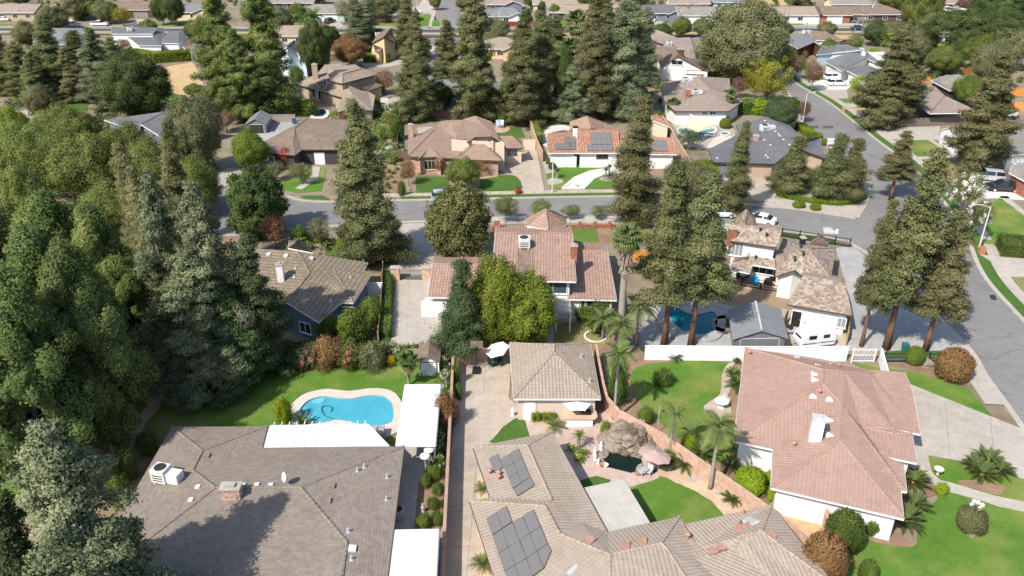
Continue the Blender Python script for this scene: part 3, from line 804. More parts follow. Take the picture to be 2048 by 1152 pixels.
def redwood(key,mat,h=20.0,Rm=3.4,n=62,power=0.85,gap=0.0,low=0.05,size=0.34,leaves=24,lean=1.0,round_=0.0,bark='bark_red',droop=0.12):
    C,Rr,N=[],[],[];limbs=[];ph=[random.random()*6.283 for _ in range(6)]
    for i in range(n):
        t=low+(1-low)*(i+random.random())/n
        if gap and random.random()<gap: continue
        pr=((1-t)**power)*(1-round_)+round_*math.sqrt(max(0,1-(1.6*t-.55)**2) if t>.34 else max(.1,.55+t*1.3))*.9
        rad=Rm*pr*min(1,.55+t*3)
        nb=max(3,int(3+4.5*(rad/Rm)))
        for b in range(nb):
            az=random.random()*6.283;L=max(.3,rad*random.uniform(.55,1.15)*(1+.22*math.sin(2*az+ph[0]+9*t)+.20*math.sin(3*az+ph[1]-14*t)+.14*math.sin(az+ph[2]+5*t)))
            if math.sin(2*az+ph[3]+17*t)>.86: continue
            k=max(1,int(L/.75))
            for q in range(k):
                f=(q+.7)/k
                if f<.25 and L>1.2: continue
                cr=(.32+.42*(1-f*.5))*(.65+.5*L/Rm)*random.uniform(.75,1.25)
                z=t*h+f*L*(.05-droop)+random.uniform(-.25,.25)
                bx=.5*math.sin(4*t+ph[4])*t;C.append((bx+math.cos(az)*f*L+random.uniform(-.25,.25),math.sin(az)*f*L+random.uniform(-.25,.25),z))
                Rr.append((cr*1.15,cr*1.15,cr*.72));N.append(int(leaves*(cr/.6)**1.3)+6)
            if b<2 and i%3==0: limbs.append(((0,0,t*h-.3),(math.cos(az)*L*.7,math.sin(az)*L*.7,t*h-L*.05),.07))
    me=leaf_mesh(key+'_crown',mat,C,Rr,N,size,axis=(0,0,h*.45),aspect=1.8,inner=.5,droop=.4,fill=10)
    PROTO[key]=(me,trunk_mesh(key+'_trunk',bark,h*.97,(.28 if low>.15 else .4)*(h/20)**.8,limbs,.006),h,Rm*1.12)
def pine(key,mat,h=20.0,Rm=4.2,n=480,size=0.34,leaves=105,clump=1.0,bark='bark_grey'):
    C,Rr,N=[],[],[];limbs=[]
    for i in range(n):
        t=.12+.88*(i+.5)/n
        prof=math.sin(min(1,(t+.12)/.62)*math.pi/2) if t<.5 else math.cos((t-.5)/.53*math.pi/2)**1.0
        az=i*2.399+random.uniform(-.4,.4);rr=Rm*max(.12,prof)*random.choice((1.1,1,.85,.6,.4))*random.uniform(.8,1.15)*(1+.2*math.sin(2*az+8*t)+.15*math.sin(3*az-11*t))
        if math.sin(3*az+13*t)>.45 or math.sin(2*az-23*t)>.8: continue
        cr=clump*random.choice((.34,.45,.6,.8))
        z=t*h+random.uniform(-.6,.6)
        C.append((math.cos(az)*rr,math.sin(az)*rr,z));Rr.append((cr,cr,cr*1.25));N.append(int(leaves*1.15*cr**1.5))
        if i%17==0: limbs.append(((0,0,z-rr*.4),(C[-1][0]*.9,C[-1][1]*.9,z-.2),.09))
    me=leaf_mesh(key+'_crown',mat,C,Rr,N,size,axis=(0,0,h*.5),aspect=2.4,inner=.42,shell=.42,fill=9)
    PROTO[key]=(me,trunk_mesh(key+'_trunk',bark,h*.95,.4,limbs,.01),h,Rm*1.15)
def broadleaf(key,mat,h=8.0,Rm=4.0,n=120,size=0.26,leaves=150,clump=.95,low=.22,bark='bark_grey',aspect=1.5,gap=0.0,squash=1.0):
    C,Rr,N=[],[],[];limbs=[]
    zc=h*(low+(1-low)*.5);hz=h*(1-low)*.5
    lob=[(random.random()*6.283,random.uniform(.75,1.15)) for _ in range(7)]
    for i in range(n):
        u=1-2*(i+.5)/n;az=i*2.399+random.uniform(-.3,.3)
        l=min(lob,key=lambda q: abs(((q[0]-az+3.14)%6.283)-3.14))[1]
        if gap and random.random()<gap: continue
        rr=math.sqrt(1-u*u);k=l*random.choice((1,1,.92,.7))*random.uniform(.82,1.06)
        zz=u*hz*(k if u<0 else (k+.15));cr=clump*random.uniform(.7,1.25)
        C.append((math.cos(az)*rr*Rm*k,math.sin(az)*rr*Rm*k,zc+zz));Rr.append((cr,cr,cr*.8));N.append(int(leaves*cr*cr))
        if i%9==0: limbs.append(((0,0,h*low*.9),(C[-1][0]*.8,C[-1][1]*.8,C[-1][2]-.2),.09*Rm/4))
    me=leaf_mesh(key+'_crown',mat,C,Rr,N,size,aspect=aspect,inner=.5)
    PROTO[key]=(me,trunk_mesh(key+'_trunk',bark,h*.6,.22*Rm/3.5,limbs,.02),h,Rm+clump*.55)
redwood('redwood_full','leaf_redwood',20,3.5,70,.58,size=.36,leaves=21)
redwood('redwood_tall','leaf_redwood',20,3.4,64,.52,gap=.04,size=.36,leaves=21)
redwood('redwood_slim','leaf_redwood',20,2.4,64,.58,gap=.06,size=.30,leaves=18)
redwood('redwood_open','leaf_redwood',20,3.4,54,.6,gap=.2,low=.31,size=.34,leaves=17,droop=.2)
redwood('conifer_dense','leaf_conifer_green',10,2.5,46,.9,low=.03,size=.24,leaves=30,droop=-.1)
redwood('cedar','leaf_redwood_grey',17,4.2,46,.65,low=.06,size=.36,leaves=24,round_=.25,droop=.05)
pine('pine_full','leaf_pine',21,4.0,760)
pine('pine_loose','leaf_pine_green',20,4.6,760,size=.34,leaves=95,clump=1.2)
broadleaf('tree_round','leaf_deciduous',8,4.0,130)
broadleaf('tree_wide','leaf_deciduous',8,4.6,120,leaves=130,clump=1.1,gap=.08)
broadleaf('tree_maple','leaf_yellowgreen',7.5,3.2,140,size=.24,leaves=150,clump=.72,low=.12)
broadleaf('tree_magnolia','leaf_magnolia',8,3.4,190,size=.30,leaves=115,clump=.72,low=.06,aspect=1.9)
broadleaf('tree_airy','leaf_yellow',8,3.4,70,size=.24,leaves=85,clump=.8,low=.2,gap=.2)
broadleaf('tree_small','leaf_myrtle',4.2,1.6,46,size=.17,leaves=120,clump=.55,low=.38)
broadleaf('tree_oak','leaf_olive',11,6.0,190,size=.32,leaves=120,clump=1.15,low=.1)
broadleaf('shrub_loose','leaf_bright',2.4,1.4,44,size=.20,leaves=130,clump=.52,low=.04,gap=.1)
def ball(key,mat,h=1.5,r=.9,n=150):
    C=[];m=MB()
    for i in range(n):
        u=1-1.75*(i+.5)/n;az=i*2.399;q=math.sqrt(max(0,1-u*u))**.8*random.uniform(.95,1.04)*(1+.07*math.sin(2*az+1)+.05*math.sin(3*az+4*u))
        C.append((math.cos(az)*q*r,math.sin(az)*q*r,h*(.5+.5*u)))
    m.lathe((0,0,0),[(r*.55,.02),(r*.86,h*.3),(r*.9,h*.55),(r*.7,h*.8),(r*.3,h*.93)],12)  # added dark core; fills the gaps between leaves with painted-in shade
    PROTO[key]=(leaf_mesh(key+'_leaves',mat,C,np.full(n,r*.15),30,.085,inner=.45),m.mesh(key+'_core','leaf_dark'),h,r)
ball('shrub_round','leaf_hedge_green')
def add_tree(kind,mat,x,y,ytop,w,label,name=None,cat='tree',group=None,h=None,z=0.0,rz=None,lean=0.0,flowers=None):
    """x, y: foot of the trunk in the photograph; ytop: row of its top; w: crown width in pixels there"""
    me,tr,ph,pr=PROTO[kind]
    if y-ytop>60 and 'open redwood' not in label: x=1024+(x-1024)*(3756-y)/(3756-(y*.45+ytop*.55))
    b=at(x,y,z);hh=h if h else max(.4,height_at(x,y,ytop)-z)
    ws=width_at(x,y,w) if not h else None
    d=math.hypot(b.y,CAM_H-hh*.5)/math.hypot(b.y,CAM_H)
    sr=(ws*d/2)/pr if ws else hh/ph
    o=thing(name or 'tree',label,cat,(b.x,b.y,z),rng.uniform(0,6.28) if rz is None else rz,group)
    o.scale=(sr,sr,hh/ph)
    c=bpy.data.objects.new('foliage' if cat=='shrub' else 'crown',me);COL.objects.link(c);c.parent=o
    if mat:
        c.material_slots[0].link='OBJECT';c.material_slots[0].material=MATS[mat]
    t=bpy.data.objects.new('core_or_stem' if cat=='shrub' else 'trunk',tr);COL.objects.link(t);t.parent=o  # clipped shrubs hold the added dark core here, loose ones real stems
    if flowers:
        f=bpy.data.objects.new('blossoms',flower_mesh(kind,flowers));COL.objects.link(f);f.parent=o
    return o
FLW={}
def flower_mesh(kind,mat):
    if (kind,mat) in FLW: return FLW[(kind,mat)]
    _,_,h,r=PROTO[kind];C=[];Rr=[]
    for i in range(14 if 'pink' in mat else 34):
        u=random.uniform(-.3,1);az=random.random()*6.283;q=math.sqrt(1-u*u)*r*random.uniform(.85,1.02)
        C.append((math.cos(az)*q,math.sin(az)*q,h*(.55+.45*u)));Rr.append(r*.13)
    FLW[(kind,mat)]=leaf_mesh(kind+'_blossoms',mat,C,np.array(Rr),9,r*.12,aspect=1.1)
    return FLW[(kind,mat)]
def hedge(label,line,w,h,mat='leaf_hedge',name='hedge',size=.14,dens=95,group=None,rounded=.12):
    """clipped hedge: leaves over a box that follows the line"""
    ln=resample([Vector((p.x,p.y,0)) for p in line],.45);c0=ln[len(ln) // 2]
    C=[];Rr=[];N=[]
    root=thing(name,label,'hedge',(c0.x,c0.y,0),0,group)
    m=MB();A,B=side(ln,w/2-.1),side(ln,-w/2+.1)
    for i in range(len(ln)-1):
        q=[A[i],A[i+1],B[i+1],B[i]];m.prism(q,0,h-.12)
        for u in np.linspace(-w/2,w/2,max(2,int(w/.35)+1)):
            nrm=side(ln,u)[i] if False else (ln[i]+(A[i]-B[i]).normalized()*u)
            C.append((nrm.x-c0.x,nrm.y-c0.y,h-.10+random.uniform(-.04,.04)));Rr.append(.24)
        for zz in np.arange(.15,h-.1,.35):
            for u in (-w/2,w/2):
                nrm=ln[i]+(A[i]-B[i]).normalized()*u;C.append((nrm.x-c0.x+random.uniform(-.04,.04),nrm.y-c0.y,zz));Rr.append(.24)
    m.build('core_or_stem','leaf_dark',root)  # no stems: added dark box that paints shade behind the leaves
    k=max(5,int(dens*.2*(.14/size)**2))
    o=bpy.data.objects.new('foliage',leaf_mesh('hedge_foliage',mat,C,np.array(Rr),k,size,aspect=1.4,inner=.45));COL.objects.link(o);o.parent=root
    return root
# ---- palms: every frond is a part
def frond_mesh(key,mat,L,n,leaf,arch,wid,vee=.5,thick=.03,droop=.0):
    V=[];F_=[];N_=[]
    def P(t): return Vector((L*t*(1-.12*arch*t),0,L*(arch*.55*t-arch*.95*t*t)))
    def q4(a,b,c,d):
        k=len(V);V.extend([a,b,c,d]);F_.append((k,k+1,k+2,k+3));nn=(b-a).cross(d-a).normalized()
        nn=nn if nn.z>0 else -nn
        N_.extend([nn]*4)
    for i in range(6):
        a,b=P(i/6),P((i+1)/6);y=Vector((0,thick,0));q4(a-y,b-y,b+y,a+y)
    for i in range(n):
        t=.16+.84*i/(n-1);p=P(t);e=min(1,1.4*math.sin(math.pi*min(.97,.1+t*.9)))
        for s in (-1,1):
            l=leaf*e;tip=p+Vector((l*.55,s*l,l*(vee*.4)-droop*l));w=Vector((wid,0,0))
            if s>0: q4(p-w,p+w,tip+w*.25,tip-w*.25)
            else: q4(p+w,p-w,tip-w*.25,tip+w*.25)
    return raw_mesh(key,mat,np.array([tuple(v) for v in V]),np.array(F_),np.array([tuple(v) for v in N_]))
def fan_mesh(key,mat,L,r,n=12,droop=.25):
    V=[];F_=[];N_=[]
    def q4(a,b,c,d):
        k=len(V);V.extend([a,b,c,d]);F_.append((k,k+1,k+2,k+3));nn=(b-a).cross(d-a)
        nn=nn.normalized() if nn.length else Vector((0,0,1));N_.extend([nn if nn.z>0 else -nn]*4)
    y=Vector((0,.025,0));c=Vector((L,0,L*.1));q4(Vector()-y,c-y,c+y,Vector()+y)
    for i in range(n):
        a=-2.0+4.0*(i+.5)/n;d=Vector((math.cos(a),math.sin(a),0));p=Vector((-d.y,d.x,0))
        m=c+d*r*.6+Vector((0,0,.05*r));e=c+d*r+Vector((0,0,-droop*r));w=p*(.6*r*2.0/n*1.05)
        q4(c,m-w,m+w,c+Vector((0,0,.001)));q4(m-w,e-w*.2,e+w*.2,m+w)
    return raw_mesh(key,mat,np.array([tuple(v) for v in V]),np.array(F_),np.array([tuple(v) for v in N_]))
FR=dict(queen=frond_mesh('queen_frond','leaf_queen',2.5,26,.62,1.15,.05,.1,.035,.35),sago=frond_mesh('sago_frond','leaf_sago',1.35,26,.17,.45,.028,.7,.02),
          date=frond_mesh('date_frond','leaf_palm',2.2,22,.42,.75,.04,.4,.03),fan=fan_mesh('fan_frond','leaf_palm',.95,.95),fan_dry=fan_mesh('fan_frond_dry','leaf_straw',.8,.9,10,.5),
          agave=frond_mesh('blade_leaf','leaf_olive',.9,4,.05,.3,.04,.2,.05))
def palm(label,x,y,h,crown,n,spread=1.0,name='palm_tree',trunk='palm_trunk',tr=.16,lean=(0,0),fm=None,elev=(75,-25),dry=0,skirt=None,group=None,cone=False,z=0.0,base=None,cat='palm'):
    b=at(x,y,z) if base is None else base
    o=thing(name,label,cat,(b.x,b.y,z),0,group)
    top=Vector((lean[0],lean[1],h));m=MB()
    if h>.3:
        k=8;m.tube([Vector((lean[0]*(i/k)**2,lean[1]*(i/k)**2,h*i/k)) for i in range(k+1)],[tr*(1.3 if i==0 else 1-.25*i/k) for i in range(k+1)],9)
        m.build('trunk',trunk,o,smooth=True,local=True)
    if skirt:
        m=MB();hs=skirt
        for j in range(150):
            a=random.random()*6.283;u=random.random();zz=h-hs*.8*u;q=tr*(1.9-.9*u);l=random.uniform(.6,1.1)
            m.tube([(top.x+math.cos(a)*q*.6,top.y+math.sin(a)*q*.6,zz),(top.x+math.cos(a)*q*1.25,top.y+math.sin(a)*q*1.25,zz-l)],[.09,.05],4)
        m.build('thatch_skirt','palm_thatch',o,local=True)
    me=FR[crown]
    for i in range(n+dry):
        dr=i>=n
        f=bpy.data.objects.new('dry_frond' if dr else 'frond',FR['fan_dry'] if dr and crown=='fan' else me);COL.objects.link(f);f.parent=o
        u=(i+.5)/n if not dr else 1.25
        el=R(elev[0]+(elev[1]-elev[0])*u**.8+random.uniform(-8,8));az=i*2.39996+random.uniform(-.2,.2)
        f.location=top;f.rotation_euler=(random.uniform(-.25,.25),-el,az)
        s=spread*random.uniform(.85,1.1);f.scale=(s,s,s)
        if fm and not dr: f.material_slots[0].link='OBJECT';f.material_slots[0].material=MATS[fm]
    if cone: MB().lathe((top.x,top.y,top.z),[(.17,-.05),(.22,.06),(.17,.16),(.04,.22)],9).build('seed_cone','cone_orange',o,local=True)
    return o
def sago(label,x,y,s=1.0,n=34,group=None,cone=True,h=.35):
    return palm(label,x,y,h,'sago',n,s,'sago_palm','palm_thatch',.2,elev=(62,2),group=group,cone=cone,cat='cycad')
# ------------------------------------------------------------------ the setting
sheet('ground',[Vector((-2500,-300,0)),Vector((2500,-300,0)),Vector((2500,4000,0)),Vector((-2500,4000,0))],0.0,'ground_mix',z0=-.5)
_k=[0]
def patch(name,mat,reg,pts,z,curve=0):
    _k[0]=(_k[0]+1)%6
    p=zp(reg,pts,z)
    if curve: p=smooth_line(p,curve,True)
    if mat.startswith('lawn') or mat in ('mulch','soil','gravel_bed','dry_grass'):      # ragged edges
        p=resample(p+p[:1],.45)[:-1] if (p[0]-p[-1]).length>.1 else p
        p=[q+Vector((random.uniform(-.07,.07),random.uniform(-.07,.07),0)) for q in p]
    return sheet(name,p,z+.003*_k[0],mat)
# --- streets
r1_far=smooth_line(pp([(380,396),(470,392),(562,391),(608,402),(677,404),(801,401),(1000,397),(1221,393),(1320,394),(1417,401),(1511,411),(1570,416),(1636,425),(1690,433),(1712,437)]),4)
r1_near=smooth_line(pp([(370,478),(480,470),(600,458),(700,451),(800,446),(870,443),(985,437),(1100,434),(1250,436),(1400,446),(1480,453),(1563,463),(1640,473),(1692,483)]),4)
sheet('street',r1_far+r1_near[::-1],.02,'asphalt')
r2_left_a=smooth_line(pp([(1478,76),(1505,96),(1530,116),(1570,174),(1605,248),(1657,292),(1699,323),(1727,352),(1737,380),(1730,408),(1712,437)]),4)
r2_left_b=smooth_line(pp([(1692,483),(1740,512),(1800,560),(1870,630),(1938,700),(1970,752),(2000,794),(2060,880),(2110,965)]),4)
r2_right=smooth_line(pp([(1516,76),(1537,98),(1550,118),(1588,163),(1647,198),(1681,222),(1751,278),(1817,328),(1872,385),(1914,439),(1938,481),(1956,528),(1983,571),(2048,642),(2130,735)]),4)
sheet('street',r2_left_a+r2_left_b+r2_right[::-1],.026,'asphalt')
r3_far=pp([(-160,56),(400,58),(860,57.5),(1300,57),(1800,54),(2200,53)])
r3_near=pp([(-160,71),(400,73),(860,78),(1300,78),(1800,74),(2200,73)])
sheet('street',r3_far+r3_near[::-1],.018,'asphalt')
m_=at(1000,65.5)
for nm,dy0,dy1,mt in (('lane_band',4.6,8.6,'asphalt_dark'),('lane_band',-5.0,-0.6,'asphalt_dark'),('centre_line',1.5,2.1,'yellow_line'),('centre_line',2.5,3.1,'yellow_line')):
    c=[a*.5+b*.5 for a,b in zip(r3_far,r3_near)];ribbon(nm,c,dy0-2.0,dy1-2.0,.024 if 'band' in nm else .03,mt,z0=.0)
sheet('street',smooth_line(pp([(866,-12),(875,15),(890,40),(884,58),(845,60),(905,60),(920,40),(918,15),(905,-12)]),3,True),.022,'asphalt')
sheet('street',pp([(842,76),(862,86),(870,98),(862,112),(848,128),(800,136),(752,142),(748,158),(800,166),(880,160),(902,130),(912,100),(930,76)]),.023,'asphalt')
sheet('street',pp([(1868,56),(1876,40),(1880,22),(1868,-10),(1900,-10),(1926,18),(1940,40),(1950,56)]),.022,'asphalt')
for (reg,q) in (('E',[(1478,90),(1560,88),(1566,160),(1490,162)]),('C',[(852,724),(915,723),(922,737),(860,739)]),('C',[(775,724),(828,723),(838,737),(790,739)])):
    patch('asphalt_patch','asphalt_patch',reg,q,.034)
for q in ([(1815,605),(1850,605),(1862,635),(1828,632)],[(1740,1065),(1770,1063),(1785,1088),(1755,1092)]): patch('drain_grate','trim_dark','F',q,.036)
# worn white ladder painted on the street
for k in range(5): patch('road_marking','white_line','F',[(858+k*2,217+k*7.2),(905+k*9,216+k*7.4),(905+k*9,219.5+k*7.4),(858+k*2,220.5+k*7.2)],.036)
patch('road_marking','white_line','F',[(932,226),(948,226),(946,252),(928,250)],.036)
# --- kerbs and pavements
for ln,s in ((r1_far,1),(r1_near,-1),(r2_left_a,-1),(r2_left_b,-1),(r2_right,1)): ribbon('kerb',ln,-.35*s,.22*s,.12,'concrete')
for ln,s in ((r3_far,1),(r3_near,-1)): ribbon('kerb',ln,0,.5*s,.12,'concrete')
sub=lambda ln,a,b: ln[int(len(ln)*a):int(len(ln)*b)]
ribbon('verge',sub(r2_right,.12,1),.22,1.7,.10,'lawn_deep')
slabs('pavement','paving_slab',sub(r2_right,.12,1),1.7,3.1,.13,'concrete',1.8)
ribbon('verge',sub(r1_far,.36,.66),.22,1.5,.10,'lawn_deep')
slabs('pavement','paving_slab',sub(r1_far,.33,.7),1.5,2.9,.13,'concrete_warm',1.8)
slabs('pavement','paving_slab',sub(r1_near,.44,.78),-.22,-2.4,.125,'concrete',2.0)
ribbon('pavement',sub(r1_far,.72,1),.22,3.6,.125,'concrete')
ribbon('pavement',sub(r2_left_a,.62,1),-.22,-2.6,.128,'concrete')
ribbon('verge',sub(r1_near,.80,.98),-.4,-2.0,.11,'lawn_deep')
ribbon('verge',r3_far,.5,2.0,.11,'lawn_dry');ribbon('pavement',r3_far,2.0,3.4,.12,'concrete');ribbon('verge',r3_near,-.5,-2.6,.11,'lawn_dry')
ribbon('pavement',sub(r2_left_b,.42,.8),-.22,-2.0,.125,'concrete')
# --- the left wood and its grounds
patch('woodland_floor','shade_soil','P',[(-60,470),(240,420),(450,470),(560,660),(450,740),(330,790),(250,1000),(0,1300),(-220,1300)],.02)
patch('lawn','lawn_pale','P',[(-40,880),(120,800),(240,760),(270,800),(200,920),(150,960),(60,1000),(-60,1010)],.05)
patch('planting_bed','dry_grass','P',[(262,750),(345,735),(330,790),(295,810)],.06)
patch('path','path_red','P',[(322,770),(336,775),(318,815),(290,850),(245,930),(222,970),(205,960),(235,905),(272,840),(300,805)],.09,3)
patch('garden_floor','mulch','P',[(20,400),(80,392),(122,400),(118,425),(60,450),(20,440)],.05)
patch('path','concrete','P',[(70,445),(118,428),(122,436),(80,455)],.07)
patch('field','dry_grass','P',[(322,135),(385,124),(402,150),(410,190),(330,195),(316,165)],.04)
patch('lawn','lawn_deep','P',[(325,186),(372,190),(368,205),(322,202)],.06)
patch('lawn','lawn_deep','P',[(120,200),(178,200),(175,222),(118,222)],.05)
patch('patio','concrete','P',[(30,205),(75,200),(120,215),(60,262),(25,255)],.04)
# --- pool garden of the brown shingled house
patch('lawn','lawn','P',[(262,800),(330,752),(470,742),(628,738),(700,736),(790,729),(870,726),(906,735),(895,800),(840,880),(600,905),(340,880),(300,860)],.05)
patch('planting_bed','mulch','P',[(560,735),(600,705),(700,690),(800,690),(905,690),(908,735),(860,722),(795,729),(735,735),(628,738)],.08)
patch('planting_bed','mulch','H',[(580,0),(640,0),(600,560),(580,890),(425,890),(455,615),(560,560)],.09)
patch('patio','concrete','H',[(370,400),(560,390),(520,560),(455,615),(425,900),(300,900),(345,640)],.07)
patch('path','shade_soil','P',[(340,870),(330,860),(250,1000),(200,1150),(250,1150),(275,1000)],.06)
# --- drive and back garden of the solar-roofed house
slab_grid('driveway',pp([(862,1262),(985,1262),(1024,716),(922,720)]),2,9,.10,'concrete_warm')
patch('driveway','concrete_warm','P',[(1016,795),(1040,815),(1052,836),(1029,838),(980,884),(944,892),(946,960),(930,1010),(930,780)],.085)
patch('planting_bed','gravel_bed','K',[(95,310),(190,560),(90,565),(90,330)],.115)
patch('planting_bed','gravel_bed','K',[(85,980),(150,960),(240,1200),(100,1200)],.115)
patch('lawn','lawn_deep','H',[(860,380),(935,300),(1010,242),(1065,240),(1068,290),(1090,340),(1000,400)],.11)
patch('patio','pavers_pink','H',[(1062,236),(1110,228),(1470,228),(1545,180),(1600,262),(1700,330),(1858,560),(1830,592),(1690,634),(1400,660),(1230,400),(1090,340)],.10)
patch('lawn','lawn_deep','H',[(1370,610),(1470,574),(1566,602),(1480,640),(1400,650)],.13)
patch('lawn','lawn','P',[(1258,978),(1329,951),(1348,964),(1390,982),(1420,1000),(1448,1030),(1369,1060),(1300,1060)],.13)
patch('planting_bed','gravel_bed','P',[(1322,952),(1312,925),(1330,900),(1400,935),(1470,985),(1537,1022),(1500,1040),(1448,1030),(1420,1000),(1390,982)],.12)
patch('planting_bed','gravel_bed','b',[(820,40),(960,60),(1040,150),(880,200),(800,120)],.125)
patch('planting_bed','gravel_bed','b',[(690,210),(880,230),(840,330),(700,340)],.125)
patch('planting_bed','gravel_bed','b',[(300,470),(540,500),(560,600),(480,680),(400,640)],.125,3)
patch('planting_bed','gravel_bed','b',[(0,120),(190,100),(230,260),(60,300),(-20,260)],.125,3)
# --- pink-roofed house: gardens and drive
patch('planting_bed','mulch','P',[(1200,720),(1480,716),(1560,900),(1570,1010),(1530,1010),(1400,925),(1230,815)],.04)
patch('lawn','lawn','P',[(1262,770),(1272,735),(1330,724),(1400,722),(1462,726),(1448,745),(1443,785),(1412,806),(1440,830),(1472,850),(1470,885),(1462,912),(1430,925),(1395,905),(1345,862),(1295,826)],.08,3)
patch('path','concrete_warm','P',[(1476,722),(1464,735),(1462,775),(1452,800),(1462,815),(1460,840),(1440,842),(1415,830),(1408,812),(1440,788),(1444,750),(1456,728)],.11,3)
patch('planting_bed','dry_grass','P',[(1540,1005),(1650,1000),(1660,1085),(1600,1080)],.05)
patch('lawn','lawn','P',[(1700,722),(1760,735),(1815,742),(1870,755),(1938,778),(1986,834),(1810,768),(1770,760)],.08)
slab_grid('driveway',pp([(1806,764),(2075,872),(2085,968),(1812,905)]),3,2,.105,'concrete')
patch('driveway','concrete','P',[(1815,890),(1862,905),(1862,935),(1884,962),(1850,955),(1818,930)],.09)
patch('lawn','lawn','I',[(1465,455),(1690,500),(2080,610),(2080,740),(1850,690),(1590,612),(1540,602),(1490,560)],.115)
patch('path','concrete','I',[(1470,560),(1540,602),(1590,612),(1850,690),(2080,738),(2080,792),(1865,750),(1765,712),(1560,660),(1460,600)],.12)
patch('planting_bed','mulch','I',[(1640,600),(1760,600),(1920,640),(1880,690),(1640,625)],.13)
patch('lawn','lawn','P',[(1888,982),(1960,1000),(1998,1013),(2080,1030),(2140,1400),(1640,1400),(1700,1120),(1722,1075),(1770,1090),(1830,1095),(1845,1030)],.10)
patch('planting_bed','mulch','I',[(1000,880),(1240,850),(1390,980),(1360,1000),(1130,950),(1090,960)],.09)
patch('planting_bed','mulch','I',[(1310,620),(1500,620),(1560,660),(1420,720),(1400,900),(1320,830)],.09)
patch('planting_bed','mulch','P',[(1650,1080),(1720,1080),(1715,1150),(1640,1300),(1600,1180)],.06)
patch('planting_bed','mulch','F',[(1000,980),(1240,1000),(1450,1000),(1700,1010),(1720,1130),(1550,1090),(1420,1040),(1250,1010)],.07)
patch('verge','lawn_deep','F',[(1220,930),(1540,905),(1560,950),(1230,965)],.06)
patch('lawn','lawn','P',[(2052,700),(2300,900),(2500,1400),(2160,1400),(2100,1040),(2110,1000)],.04)
# --- two-storey house with the gate
slab_grid('driveway',pp([(776,693),(893,696),(862,540),(795,540)]),3,3,.09,'concrete')
patch('driveway','concrete','P',[(800,447),(868,446),(873,508),(860,545),(795,545),(797,500)],.075)
patch('driveway','concrete','P',[(856,540),(985,560),(985,610),(905,640),(880,640)],.07)
patch('planting_bed','mulch','P',[(920,690),(985,600),(1240,640),(1260,690),(1200,700)],.05)
patch('lawn','lawn_dry','E',[(1240,780),(1400,760),(1560,790),(1540,890),(1280,880)],.07,3)
patch('path','concrete','E',[(1190,780),(1235,780),(1230,885),(1185,885)],.09)
patch('patio','concrete','E',[(1140,690),(1330,690),(1420,740),(1360,780),(1160,780)],.08)
patch('lawn','lawn_pale','M',[(1140,200),(1320,200),(1350,225),(1375,325),(1180,325)],.09)
patch('planting_bed','mulch','M',[(1320,195),(1460,195),(1480,330),(1375,325),(1355,225)],.07)
patch('lawn','lawn_pale','P',[(985,455),(1120,448),(1120,470),(985,475)],.06)
patch('planting_bed','mulch','P',[(770,540),(795,540),(778,700),(755,700)],.05)
patch('lawn','lawn_deep','P',[(655,490),(720,480),(745,520),(700,530),(650,510)],.06)
# --- white house with shake roof
patch('patio','path_red','F',[(150,440),(690,500),(670,600),(230,540)],.07)
patch('garden_floor','soil','F',[(-120,250),(330,420),(230,545),(660,605),(640,700),(400,700),(-120,640)],.05)
patch('patio','concrete_grey','F',[(-200,600),(220,640),(420,690),(400,900),(-200,900)],.075)
patch('patio','concrete_warm','F',[(610,680),(1000,740),(990,900),(600,900)],.09)
patch('driveway','concrete_grey','F',[(930,330),(1040,330),(1480,700),(1620,880),(1540,925),(1000,925),(1020,660)],.07)
patch('verge','lawn_deep','F',[(640,245),(830,268),(820,290),(650,268)],.12)
patch('verge','lawn_deep','F',[(860,275),(930,285),(920,308),(870,295)],.12)
# --- across the street
patch('planting_bed','mulch','P',[(700,340),(800,335),(815,390),(700,395)],.04)
patch('lawn','lawn_deep','Q',[(218,905),(420,900),(600,905),(690,930),(664,1000),(670,1060),(690,1098),(218,1117)],.13)
patch('planting_bed','mulch','Q',[(220,800),(640,790),(700,930),(600,895),(400,890),(215,900)],.11)
patch('path','path_red','Q',[(690,925),(720,975),(790,1100),(690,1105),(668,1050),(665,985)],.145)
patch('path','path_red','Q',[(1085,915),(1250,885),(1370,855),(1400,870),(1300,905),(1090,935)],.12)
patch('planting_bed','mulch','Q',[(720,930),(1085,850),(1360,830),(1340,865),(1080,915),(1100,1080),(790,1095)],.10)
patch('lawn','lawn_deep','Q',[(1085,935),(1260,910),(1420,885),(1530,882),(1600,915),(1640,980),(1662,1075),(1080,1095)],.13)
slab_grid('driveway',zp('Q',[(1660,1110),(1960,1105),(1850,540),(1340,640)]),3,4,.105,'concrete_warm')
patch('driveway','concrete_warm','Q',[(1340,815),(1540,600),(1700,600),(1660,1000),(1600,900),(1530,870),(1400,850)],.09)
patch('lawn','lawn_deep','Q',[(1310,300),(1480,290),(1490,230),(1640,240),(1690,370),(1340,375)],.09)
patch('patio','path_red','Q',[(1290,210),(1440,215),(1490,260),(1430,300),(1310,300)],.11,3)
patch('patio','concrete','Q',[(230,240),(430,225),(470,300),(250,330)],.09)
patch('planting_bed','pebbles','R',[(100,660),(960,640),(1040,700),(880,740),(300,740),(240,800),(130,815)],.08)
patch('lawn','lawn','R',[(140,815),(230,800),(300,735),(700,715),(890,735),(700,780),(500,860),(320,1005),(195,1005)],.115)
patch('planting_bed','pebbles','R',[(165,890),(250,870),(350,895),(350,930),(250,955),(170,950)],.135,3)
patch('driveway','concrete_pale','R',[(320,1005),(500,855),(700,775),(920,738),(1100,735),(1120,790),(900,820),(760,880),(640,1005)],.125)
patch('lawn','lawn','R',[(640,1000),(760,890),(900,830),(1040,820),(1100,1000)],.14)
